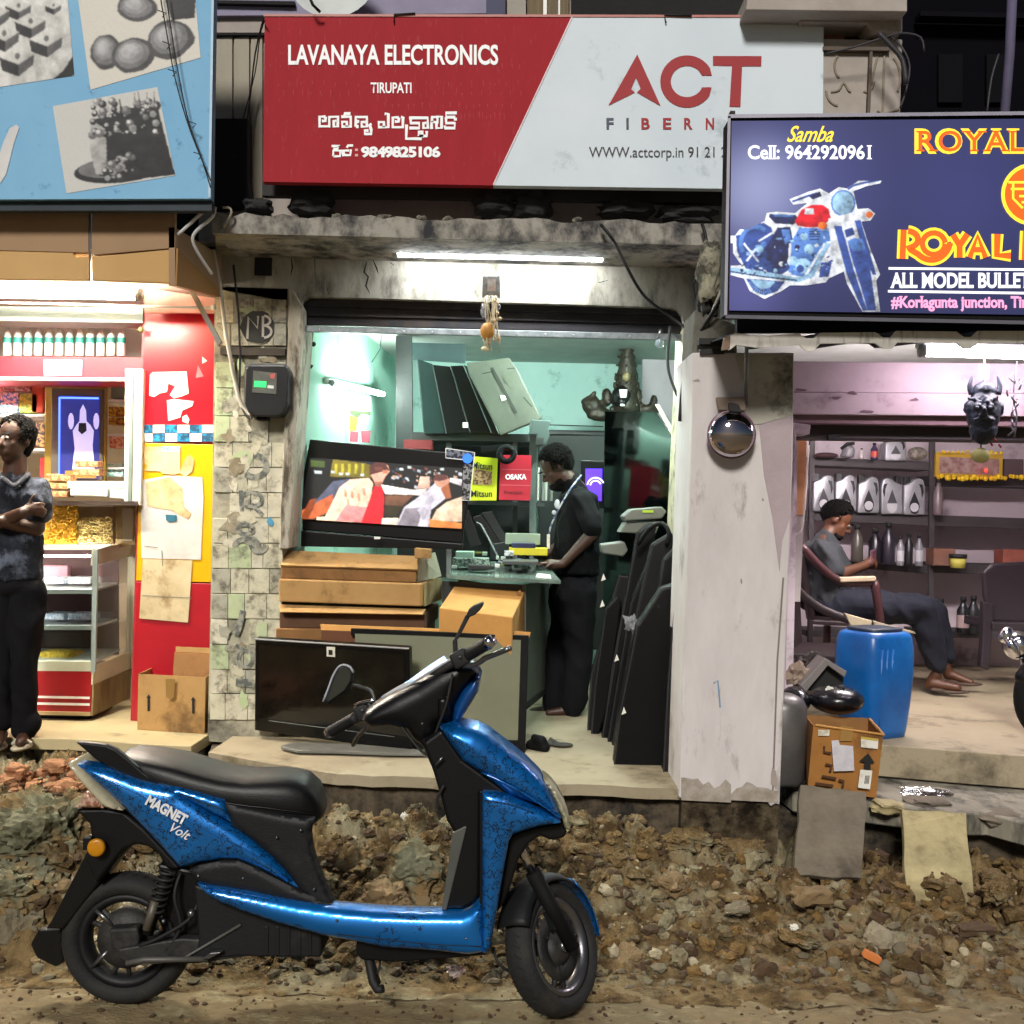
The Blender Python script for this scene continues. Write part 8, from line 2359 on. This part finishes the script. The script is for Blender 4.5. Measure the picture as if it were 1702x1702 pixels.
s_('under_seat_panel',[(372,1336),(420,1345),(470,1356),(520,1364),(514,1386),(517,1415),(529,1450),(544,1486),(554,1505),(520,1502),(499,1478),(478,1450),(452,1423),(420,1396),(386,1372),(378,1350)],YS+0.03,0.05,0.008,0.02,GREYP,step=0.011)
s_('lower_flank',[(314,1446),(332,1438),(368,1431),(396,1431),(425,1443),(460,1461),(500,1482),(552,1504),(540,1508),(490,1500),(440,1488),(400,1480),(350,1472),(330,1466)],YS+0.02,0.06,0.008,0.02,GREYP,step=0.011)
s_('floor_sill',[(328,1468),(352,1474),(400,1481),(450,1491),(500,1501),(560,1510),(630,1516),(700,1519),(765,1519),(780,1514),(792,1504),(803,1492),(804,1582),(779,1586),(723,1580),(635,1574),(591,1564),(535,1554),(459,1533),(400,1513),(360,1497),(340,1483)],YS,0.06,0.026,0.06,PB,step=0.011)
bm=B()
add_prism(bm,[P(470,1496,YS+0.02),P(560,1507,YS+0.02),P(640,1513,YS+0.02),P(765,1515,YS+0.02),P(790,1502,YS+0.02),P(800,1490,YS+0.02),P(804,1530,YS+0.02),P(560,1530,YS+0.02)],(0,0.28,-0.085))
bevel(bm,0.004,2)
obj('floorboard',bm,M('floorboard_grey','2a2a2c',0.6,col2='5d5a52',scale=9,mix=0.6,bump=0.2),SC)
pslab('belly',[(592,1560),(780,1580),(808,1582),(806,1588),(740,1594),(660,1600),(600,1596),(592,1585)],YM-0.13,0.26,BODYB,SC,bev=0.01)
pslab('battery_box',[(322,1470),(430,1505),(534,1545),(534,1592),(456,1592),(400,1590),(322,1598),(330,1560)],YM-0.12,0.24,GREYP,SC,bev=0.008)
for i in range(5):
 pslab('box_rib',rect(440+i*18,1540,446+i*18,1588),YM-0.124,0.006,GREYP,SC,bev=0.002)
s_('leg_shield',[(801,1317),(822,1318),(848,1324),(872,1336),(900,1349),(932,1367),(915,1370),(895,1373),(868,1381),(852,1388),(846,1398),(840,1430),(835,1460),(829,1495),(823,1530),(815,1574),(809,1584),(801,1584)],YS-0.002,0.05,0.018,0.05,PB,step=0.011)
pslab('shield_edge',[(797,1316),(802,1316),(803,1586),(797,1580)],YS-0.004,0.34,BODYB,SC,bev=0.002)
pslab('inner_shield',[(702,1235),(733,1212),(768,1262),(800,1285),(850,1322),(800,1322),(798,1488),(788,1502),(770,1512),(738,1512),(748,1440),(754,1383),(743,1366),(732,1325),(717,1274)],YM-0.14,0.28,BODYB,SC,bev=0.012,seg=3)
pslab('knee_panel_edge',[(752,1384),(772,1374),(776,1374),(742,1513),(734,1513)],YM-0.145,0.29,M('edge_greenish_grey','4a4c48',0.5),SC,bev=0.003)
ptube('hook',[(738,1305,YM-0.16),(730,1320,YM-0.16),(726,1332,YM-0.16),(731,1345,YM-0.16)],0.005,INK,SC,6,2)
ptube('key_slot',[(724,1272,YM-0.16),(736,1258,YM-0.165)],0.004,ALU,SC,6)
s_('front_apron',[(731,1208),(748,1206),(768,1206),(792,1210),(812,1220),(842,1243),(876,1270),(896,1290),(910,1308),(922,1332),(933,1360),(925,1356),(895,1337),(848,1322),(800,1285),(769,1264),(748,1236)],YM-0.135,0.13,0.05,0.07,PB,step=0.0095)
bm=B()
for sg_ in(0,1):
 pth=smooth_path([P(800,1284,YM-0.163),P(840,1302,YM-0.18),P(880,1325,YM-0.184),P(915,1348,YM-0.175),P(930,1360,YM-0.155)],3)
 if sg_:
  pth=[Vector((p.x,2*YM-p.y,p.z)) for p in pth]
 bm=B()
 add_tube(bm,pth,0.003,6)
 obj('apron_crease',bm,PB,SC,True)
LENS=M('lens_cream','a8a284',0.15,col2='8a866c',scale=8,spec=0.8)
s_('headlight',[(903,1294),(914,1302),(927,1318),(938,1338),(946,1360),(948,1376),(943,1383),(938,1374),(934,1358),(922,1331),(910,1308)],YM-0.12,0.12,0.02,0.02,LENS,step=0.008)
pslab('apron_chin',[(846,1392),(868,1382),(898,1374),(932,1369),(944,1384),(936,1394),(915,1397),(898,1390),(880,1402),(862,1430),(850,1470),(838,1500),(826,1520),(834,1460)],YM-0.12,0.24,BODYB,SC,bev=0.012,seg=3)
s_('windshield_blade',[(790,1212),(806,1213),(826,1222),(846,1240),(838,1240),(812,1226)],YM-0.05,0.05,0.012,0.02,M('blade_glass','5d86b8',0.1,spec=0.8),step=0.008)
s_('tail_lens',[(112,1268),(121,1265),(136,1276),(165,1308),(190,1334),(204,1347),(182,1344),(168,1336),(146,1312),(126,1290)],YM-0.13,0.13,0.02,0.02,M('tail_lens_clear','a29c84',0.15,col2='c0b49a',scale=10),step=0.008)
s_('tail_reflector',[(139,1318),(150,1316),(168,1336),(172,1343),(122,1342),(134,1332)],YM-0.11,0.11,0.012,0.015,M('tail_red','8a5a4a',0.25,col2='b8a08c',scale=60,mix=0.8,sharp=0.03),step=0.008)
pslab('rear_fender',[(124,1345),(172,1344),(205,1349),(240,1378),(272,1412),(300,1443),(290,1448),(276,1444),(262,1420),(246,1408),(226,1404),(206,1412),(186,1436),(160,1470),(140,1430),(152,1400),(148,1370),(132,1354)],YM-0.09,0.18,BODYB,SC,bev=0.01,seg=3)
pslab('plate_arm',[(148,1408),(214,1408),(186,1440),(118,1530),(104,1545),(75,1545),(84,1532)],YM-0.06,0.12,BODYB,SC,bev=0.008)
pslab('dark_flap',[(64,1545),(104,1542),(106,1600),(92,1608),(60,1592),(50,1570)],YM+0.02,0.03,BODYB,SC,bev=0.006)  # black flap-shaped slab left of the rear wheel
pslab('reflector_stem',[(137,1392),(152,1392),(152,1412),(137,1414)],YM-0.11,0.03,BODYB,SC,bev=0.003)
mt=Matrix.Translation(P(160,1409,YM-0.12))@Matrix.Rotation(PI/2,4,'X')
lathe('side_reflector',[(0.027,-0.012),(0.029,0),(0.0265,0.006),(0.02,0.008)],M('amber','b87a0c',0.3,col2='a06808',scale=80,bump=0.2,bscale=300),SC,24,mt)
def wheel(name,c,axis,fwd,R,rt,rim_r,spokes,par,label=None,half=0.045):
 """c centre, axis = axle direction towards the viewer, fwd in the wheel plane"""
 axis=Vector(axis).normalized()
 fwd=(Vector(fwd)-axis*Vector(fwd).dot(axis)).normalized()
 up_=axis.cross(fwd).normalized()
 mt=Matrix((fwd,up_,axis)).transposed().to_4x4()
 mt=Matrix.Translation(c)@mt
 ri=R-rt*2
 prof=[]
 for k in range(15):
  an=-PI*0.5+PI*2*k/14
  prof.append(None)
 tp=[(rim_r,-half*0.62),(rim_r+0.012,-half*0.9),((rim_r+R)/2,-half*1.08),(R-0.018,-half*0.92),(R-0.006,-half*0.62),(R,-half*0.25),(R,half*0.25),(R-0.006,half*0.62),(R-0.018,half*0.92),((rim_r+R)/2,half*1.08),(rim_r+0.012,half*0.9),(rim_r,half*0.62)]
 w=obj(name,B(),None,par)
 bm=B()
 add_lathe(bm,tp+[tp[0]],64,mt,cap=False)
 for k in range(40):
  a_=2*PI*k/40
  for sgn in(-1,1):
   v0=[mt@Vector(((R+0.0012)*math.cos(a_+q),(R+0.0012)*math.sin(a_+q),zz_)) for q,zz_ in((0,sgn*half*0.1),(0.02,sgn*half*0.1),(0.075,sgn*half*0.62),(0.055,sgn*half*0.62))]
   f1=[bm.verts.new(p) for p in v0]
   bm.faces.new(f1)
 obj('tyre',bm,TYRE,w,True)
 bm=B()
 add_lathe(bm,[(rim_r-0.014,-half*0.7),(rim_r+0.004,-half*0.78),(rim_r+0.002,-half*0.5),(rim_r-0.02,-half*0.3),(rim_r-0.02,half*0.3),(rim_r+0.002,half*0.5),(rim_r+0.004,half*0.78),(rim_r-0.014,half*0.7),(rim_r-0.026,half*0.3),(rim_r-0.026,-half*0.3),(rim_r-0.014,-half*0.7)],64,mt,cap=False)
 obj('rim',bm,spokes[1],w,True)
 for k in range(spokes[0]):
  a_=2*PI*k/spokes[0]+0.4
  for q in(-0.16,0.16):
   bm=B()
   p0=Vector((0.045*math.cos(a_+q*0.6),0.045*math.sin(a_+q*0.6),half*0.35))
   p1=Vector(((rim_r-0.018)*math.cos(a_+q*1.4),(rim_r-0.018)*math.sin(a_+q*1.4),half*0.25))
   add_tube(bm,[mt@p0,mt@p1],[0.012,0.008],8)
   obj('spoke',bm,spokes[2],w,True)
 return w,mt
rcn=P(213,1577,YM)
rcn.z=0.212
rw,rmt=wheel('rear_wheel',rcn,(0,-1,0),(1,0,0),0.212,0.035,0.146,(3,GREYP,DKM),SC,half=0.052)
lathe('hub_motor',[(0.092,-0.03),(0.098,0.01),(0.09,0.034),(0.05,0.046),(0.03,0.05)],DKM,rw,40,rmt)
lathe('axle_nut',[(0.018,0.045),(0.018,0.075),(0.010,0.08)],DKM,rw,6,rmt)
for a0 in(2.2,3.7):
 bm=B()
 add_tube(bm,[rmt@Vector((rr_*math.cos(a_),rr_*math.sin(a_),0.035)) for rr_,a_ in((0.06,a0),(0.10,a0+0.1),(0.137,a0+0.15))],[0.009,0.008,0.006],8)
 obj('alloy_glint',bm,ALU,rw,True)
pslab('caliper',[(180,1545),(228,1542),(232,1560),(228,1585),(200,1590),(186,1575)],YM-0.10,0.05,DKM,SC,bev=0.008,seg=3)
pslab('swing_arm',[(196,1578),(300,1560),(400,1565),(412,1590),(330,1602),(212,1602),(196,1594)],YM-0.115,0.04,DKM,SC,bev=0.006)
ptube('brake_rod',[(222,1602,YM-0.12),(300,1596,YM-0.12),(400,1537,YM-0.125)],0.005,M('rod_grey','4c4a46',0.5),SC,6)
ptube('brake_rod',[(210,1601,YM-0.125),(240,1595,YM-0.125),(345,1594,YM-0.125)],0.009,M('rod_grey','4c4a46',0.5),SC,8)
shk=ptube('shock_absorber',[(278,1452,YM-0.105),(246,1552,YM-0.11)],0.017,BLACKM,SC,12)
ptube('shock_sleeve',[(258,1498,YM-0.125),(244,1545,YM-0.13)],0.014,M('sleeve_tan','5d564c',0.5,metal=0.3),shk,10)
bm=B()
for k in range(64):
 pass
hel=[]
A_,B2=P(280,1446,YM-0.105),P(256,1520,YM-0.108)
ax=(B2-A_).normalized()
sx=ax.cross(Vector((0,1,0))).normalized()
sy=ax.cross(sx)
for k in range(90):
 tt=k/89
 an=tt*2*PI*7
 hel.append(A_.lerp(B2,tt)+(sx*math.cos(an)+sy*math.sin(an))*0.026)
add_tube(bm,hel,0.0045,6)
obj('shock_spring',bm,DKM,shk,True)
ball('shock_bolt',P(318,1518,YM-0.13),0.014,ALU,SC,10)
ball('bolt',P(272,1531,YM-0.12),0.008,ALU,SC,8)
quad3('foot_peg',[(338,1590,YM-0.13),(352,1580,YM-0.13),(372,1578,YM-0.13),(350,1590,YM-0.13)],(0,-0.02,0),ALU,SC,0.002)
pslab('inner_mount',[(262,1436),(325,1448),(332,1475),(334,1560),(300,1580),(268,1500)],YM-0.07,0.14,BODYB,SC,bev=0.008)
ptube('centre_stand',[(612,1592,YM-0.11),(616,1612,YM-0.12),(620,1632,YM-0.14),(628,1645,YM-0.155),(636,1643,YM-0.16)],[0.014]*5,INK,SC,8)
ptube('centre_stand',[(616,1592,YM+0.11),(622,1615,YM+0.12),(628,1634,YM+0.13)],0.012,INK,SC,8)
ptube('stand_spring',[(632,1594,YM-0.1),(630,1612,YM-0.11),(622,1628,YM-0.12)],0.004,INK,SC,6)
for nm,pp in(('seam',[(300,1319),(340,1334),(372,1346)]),('seam',[(560,1552),(700,1568),(800,1573)]),('seam',[(806,1330),(846,1336),(886,1350)])):
 ptube(nm,pp,0.0012,INK,SC,5,3,YS-0.026 if pp[0][0]>500 else YS-0.002)
for u_,v_ in((500,1380),(522,1478),(460,1392),(404,1460),(560,1530),(775,1560),(812,1560),(330,1456)):
 ball('screw',P(u_,v_,YS+0.012 if u_<540 else YS-0.024),0.005,ALU,SC,8)
for pp in([(752,1120,YM-0.12),(742,1170,YM-0.13),(722,1230,YM-0.12),(738,1262,YM-0.10)],[(640,1172,YM-0.02),(672,1215,YM-0.08),(700,1248,YM-0.1),(722,1262,YM-0.1)]):
 ptube('control_cable',pp,0.0045,INK,SC,6,4)
for pp in([(300,1450,YM-0.09),(290,1490,YM-0.115),(300,1540,YM-0.11),(276,1580,YM-0.11)],[(330,1500,YM-0.1),(312,1530,YM-0.12),(262,1560,YM-0.12),(232,1572,YM-0.11)]):
 ptube('motor_cable',pp,0.006,INK,SC,6,4)
AXD=Vector((-0.42,0,0.906)).normalized()
TH=math.radians(57)
ax_r=Matrix.Rotation(TH,4,AXD)
axle=(ax_r@Vector((0,-1,0))).normalized()
if axle.x<0:
 axle=(Matrix.Rotation(-TH,4,AXD)@Vector((0,-1,0))).normalized()
 ax_r=Matrix.Rotation(-TH,4,AXD)
fwd=(ax_r@Vector((1,0,0))).normalized()
fcn=P(918,1588,YM)
fcn.z=0.205
fw_,fmt=wheel('front_wheel',fcn,axle,fwd,0.208,0.032,0.148,(3,ALU,DKM),SC,half=0.048)
lathe('hub',[(0.05,-0.03),(0.06,0.0),(0.055,0.03),(0.03,0.045)],DKM,fw_,30,fmt)
lathe('brake_disc',[(0.105,0.020),(0.105,0.024),(0.05,0.024),(0.05,0.020)],DKM,fw_,40,fmt,cap=False)
lathe('hub_cap',[(0.02,0.04),(0.02,0.055),(0.01,0.058)],ALU,fw_,20,fmt)
def W(x,y_,z_):
 return fmt@Vector((x,y_,z_))
upw=fmt.to_3x3()@Vector((0,1,0))
sgn=1 if upw.z>0 else-1
def Wp(f_,h_,z_):
 """f_ forward, h_ along the steering axis, z_ sideways, from the axle"""
 return fcn+fwd*f_+AXD*h_+axle*z_
for z_ in(0.078,-0.078):
 f1=obj('fork_leg',B(),None,SC)
 bm=B()
 add_tube(bm,[Wp(-0.0,-0.01,z_),Wp(-0.035,0.26,z_)],[0.024,0.026],14)
 obj('lower_leg',bm,BLACKM,f1,True)
 bm=B()
 add_tube(bm,[Wp(-0.035,0.25,z_),Wp(-0.048,0.44,z_*0.9)],0.0145,14)
 obj('upper_tube',bm,CHROME,f1,True)
bm=B()
add_tube(bm,[Wp(-0.046,0.42,-0.09),Wp(-0.046,0.42,0.09)],0.024,12)
add_tube(bm,[Wp(-0.046,0.42,0),Wp(-0.055,0.60,0)],0.026,12)
obj('fork_crown',bm,BODYB,SC,True)
bm=B()
add_tube(bm,[Wp(0,0,-0.1),Wp(0,0,0.1)],0.012,10)
obj('axle_bolt',bm,DKM,SC,True)
bm=B()
add_box(bm,-0.02,0.02,-0.035,0.035,-0.014,0.014,Matrix.Translation(Wp(-0.02,0.09,0.062))@Matrix((fwd,AXD,axle)).transposed().to_4x4())
bevel(bm,0.006,2)
obj('brake_caliper',bm,GREYP,SC)
def guard(name,a0,a1,r0,w0,w1,mat,side_drop=0.02,n=18,zc=0.0):
 bm=B()
 rows=[]
 for i in range(n+1):
  t_=i/n
  an=a0+(a1-a0)*t_
  w_=w0+(w1-w0)*t_
  row=[]
  for k in range(9):
   q=-1+k/4
   z_=zc+w_*q
   rr_=r0-side_drop*abs(q)**3
   p=fcn+(fwd*math.cos(an)+Vector((0,0,0))+(axle.cross(fwd)*math.sin(an) if axle.cross(fwd).z>0 else-axle.cross(fwd)*math.sin(an)))*rr_+axle*z_
   row.append(bm.verts.new(p))
  rows.append(row)
 for r0_,r1_ in zip(rows,rows[1:]):
  for k in range(8):
   bm.faces.new((r0_[k],r0_[k+1],r1_[k+1],r1_[k]))
 bmesh.ops.recalc_face_normals(bm,faces=bm.faces)
 bmesh.ops.solidify(bm,geom=bm.faces,thickness=0.004)
 return obj(name,bm,mat,SC,True)
guard('front_mudguard',math.radians(62),math.radians(158),0.236,0.062,0.068,GREYP,0.03)
guard('front_mudguard_nose',math.radians(2),math.radians(61),0.240,0.050,0.066,PB,0.03)
ptube('brake_hose',[(820,1575,YM-0.08),(826,1596,YM-0.1),(842,1612,YM-0.1),(862,1616,YM-0.05)],0.005,INK,SC,6,3)
YH=YM-0.03
HBK=M('handle_black','060609',0.34,spec=0.35,col2='0b0b0e',scale=5,bump=0.06,bscale=180)
s_('handlebar_cover',[(624,1170),(652,1153),(690,1134),(724,1112),(750,1098),(770,1094),(790,1104),(795,1118),(782,1134),(768,1150),(757,1172),(752,1202),(731,1209),(727,1222),(704,1240),(690,1232),(676,1212),(648,1206),(616,1208),(602,1196),(608,1182)],YM-0.05,0.10,0.05,0.06,HBK,mirror=False,step=0.01)
s_('column_cowl',[(690,1225),(732,1206),(748,1214),(770,1262),(752,1290),(720,1280),(704,1244)],YM-0.06,0.12,0.04,0.04,HBK,mirror=False,step=0.01)
s_('cowl_lens_stub',[(728,1160),(744,1158),(748,1188),(740,1196),(728,1192)],YM-0.105,0.02,0.010,0.012,HBK,mirror=False,step=0.008)
ball('cowl_screw',P(702,1203,YM-0.10),0.005,ALU,SC,8)
bm=B()
pa=[P(633,1158,YM+0.09),P(680,1130,YM+0.06),P(716,1104,YM+0.02),P(738,1090,YM-0.02)]
pb=[P(640,1168,YM+0.03),P(684,1142,YM-0.0),P(722,1118,YM-0.04),P(746,1100,YM-0.07)]
n_=len(pa)
va=[bm.verts.new(p) for p in pa]
vb=[bm.verts.new(p) for p in pb]
for i in range(n_-1):
 bm.faces.new((va[i],va[i+1],vb[i+1],vb[i]))
bmesh.ops.solidify(bm,geom=bm.faces,thickness=0.012)
bevel(bm,0.004,2)
obj('upper_shell',bm,PB,SC,True)
ribbons_=None
bm=B()
add_tube(bm,smooth_path([P(622,1170,YM+0.02),P(660,1150,YM-0.02),P(690,1132,YM-0.06),P(735,1104,YM-0.10),P(760,1090,YM-0.12)],3),0.0045,8)
obj('shell_edge',bm,M('edge_pale','a8acb4',0.25),SC,True)
bm=B()
add_tube(bm,smooth_path([P(640,1160,YM+0.03),P(664,1146,YM+0.0),P(682,1137,YM-0.03)],3),0.012,8)
obj('instrument_glass',bm,M('dial_pale','b8bcc4',0.12),SC,True)
s_('visor',[(795,1118),(799,1128),(795,1150),(779,1176),(760,1206),(750,1208),(754,1175),(768,1148),(782,1132)],YM-0.06,0.16,0.03,0.03,M('visor_blue','0a3f78',0.3,metal=0.3,col2='0a4888',coat=0.6),mirror=False,step=0.009)
g1=[P(760,1098,YM-0.13),P(776,1089,YM-0.16),P(815,1066,YM-0.25)]
bar=obj('handlebar',B(),None,SC)
bm=B()
add_tube(bm,[P(600,1188,YM+0.16),P(690,1140,YM+0.0),P(776,1089,YM-0.16)],0.012,10)
obj('bar_tube',bm,INK,bar,True)
def grip(a_,b_,parent):
 g=obj('grip',B(),None,parent)
 bm=B()
 n=16
 pts=[Vector(a_).lerp(Vector(b_),i/n) for i in range(n+1)]
 add_tube(bm,pts,[0.0205 if i%2 else 0.0185 for i in range(n)]+[0.021],14)
 obj('grip_rubber',bm,INK,g,True)
 return g
gr=grip(P(779,1088,YM-0.165),P(812,1068,YM-0.25),bar)
bm=B()
add_tube(bm,[P(811,1069,YM-0.248),P(818,1064,YM-0.264)],[0.021,0.018],14)
obj('bar_end',bm,CHROME,gr,True)
gl=grip(P(592,1192,YM+0.17),P(550,1216,YM+0.27),bar)
bm=B()
add_tube(bm,[P(551,1216,YM+0.268),P(545,1219,YM+0.28)],[0.021,0.018],14)
obj('bar_end',bm,CHROME,gl,True)
def switch(c,par,u,v):
 bm=B()
 add_box(bm,-0.028,0.028,-0.024,0.024,-0.026,0.026,Matrix.Translation(c)@Matrix.Rotation(-0.5,4,'Y'))
 bevel(bm,0.009,3)
 s=obj('switchgear',bm,INK,par,True)
 ball('switch_button',c+Vector((0.0,-0.028,0.008)),0.006,ALU,s,8)
 return s
switch(P(765,1094,YM-0.15),bar,0,0)
switch(P(604,1182,YM+0.13),bar,0,0)
ptube('brake_lever',[(770,1108,YM-0.16),(792,1104,YM-0.18),(806,1094,YM-0.2),(826,1086,YM-0.23),(846,1078,YM-0.26)],[0.009,0.008,0.006,0.0055,0.005][0],ALU,bar,8,2)
ball('lever_tip',P(847,1078,YM-0.26),0.0085,ALU,bar,10)
ptube('brake_lever',[(610,1196,YM+0.12),(607,1212,YM+0.15),(596,1222,YM+0.19),(587,1238,YM+0.25)],0.0075,ALU,bar,8,2)
ptube('grip_highlight_strip',[(590,1172,YM+0.12),(604,1167,YM+0.10),(622,1164,YM+0.08)],0.006,CHROME,bar,8,2)
ml=obj('mirror',B(),None,SC)
YML=YM+0.14
s_('mirror_shell',[(536,1166),(547,1171),(574,1151),(586,1133),(588,1116),(581,1107),(570,1104),(561,1109),(553,1124),(546,1143)],YML,0.02,0.010,0.02,INK,mirror=False,step=0.007,parent=ml)
pslab('mirror_glass',[(546,1166),(572,1147),(582,1131),(583,1117),(576,1109),(566,1112),(558,1127),(551,1146)],YML-0.0125,0.002,M('mirror_grey','6a706c',0.08,metal=0.9,col2='3a3e3c',scale=3),ml)
ptube('mirror_rim',[(537,1166),(546,1143),(553,1124),(562,1109),(571,1105),(582,1109),(587,1118)],0.0035,M('edge_pale','a8acb4',0.25),ml,6,2,YML-0.008)
ptube('mirror_stem',[(585,1138,YML),(600,1142,YM+0.13),(614,1147,YM+0.12),(621,1158,YM+0.11),(622,1172,YM+0.1)],0.006,M('stem_dark','2c2a2a',0.35),ml,8,3)
mr=obj('mirror',B(),None,SC)
pslab('mirror_shell',[(779,1013),(787,1007),(803,1001),(804,1006),(798,1014),(790,1022),(778,1027),(774,1024)],YM-0.16,0.05,INK,mr,bev=0.004)
quad3('mirror_stem',[(774,1022,YM-0.15),(782,1024,YM-0.15),(762,1062,YM-0.15),(753,1066,YM-0.15)],(0,0.014,0),INK,mr,0.003)
quad3('mirror_stem',[(752,1064,YM-0.15),(760,1062,YM-0.15),(761,1088,YM-0.15),(753,1088,YM-0.15)],(0,0.014,0),INK,mr,0.003)
for o in list(bpy.data.objects):
 if o.type=='MESH' and len(o.data.vertices)==0 and o.children:
  e=bpy.data.objects.new('tmp',None)
  COL.objects.link(e)
  e.parent=o.parent
  for ch in list(o.children):
   ch.parent=e
  nm=o.name
  bpy.data.objects.remove(o)
  e.name=nm
finish()
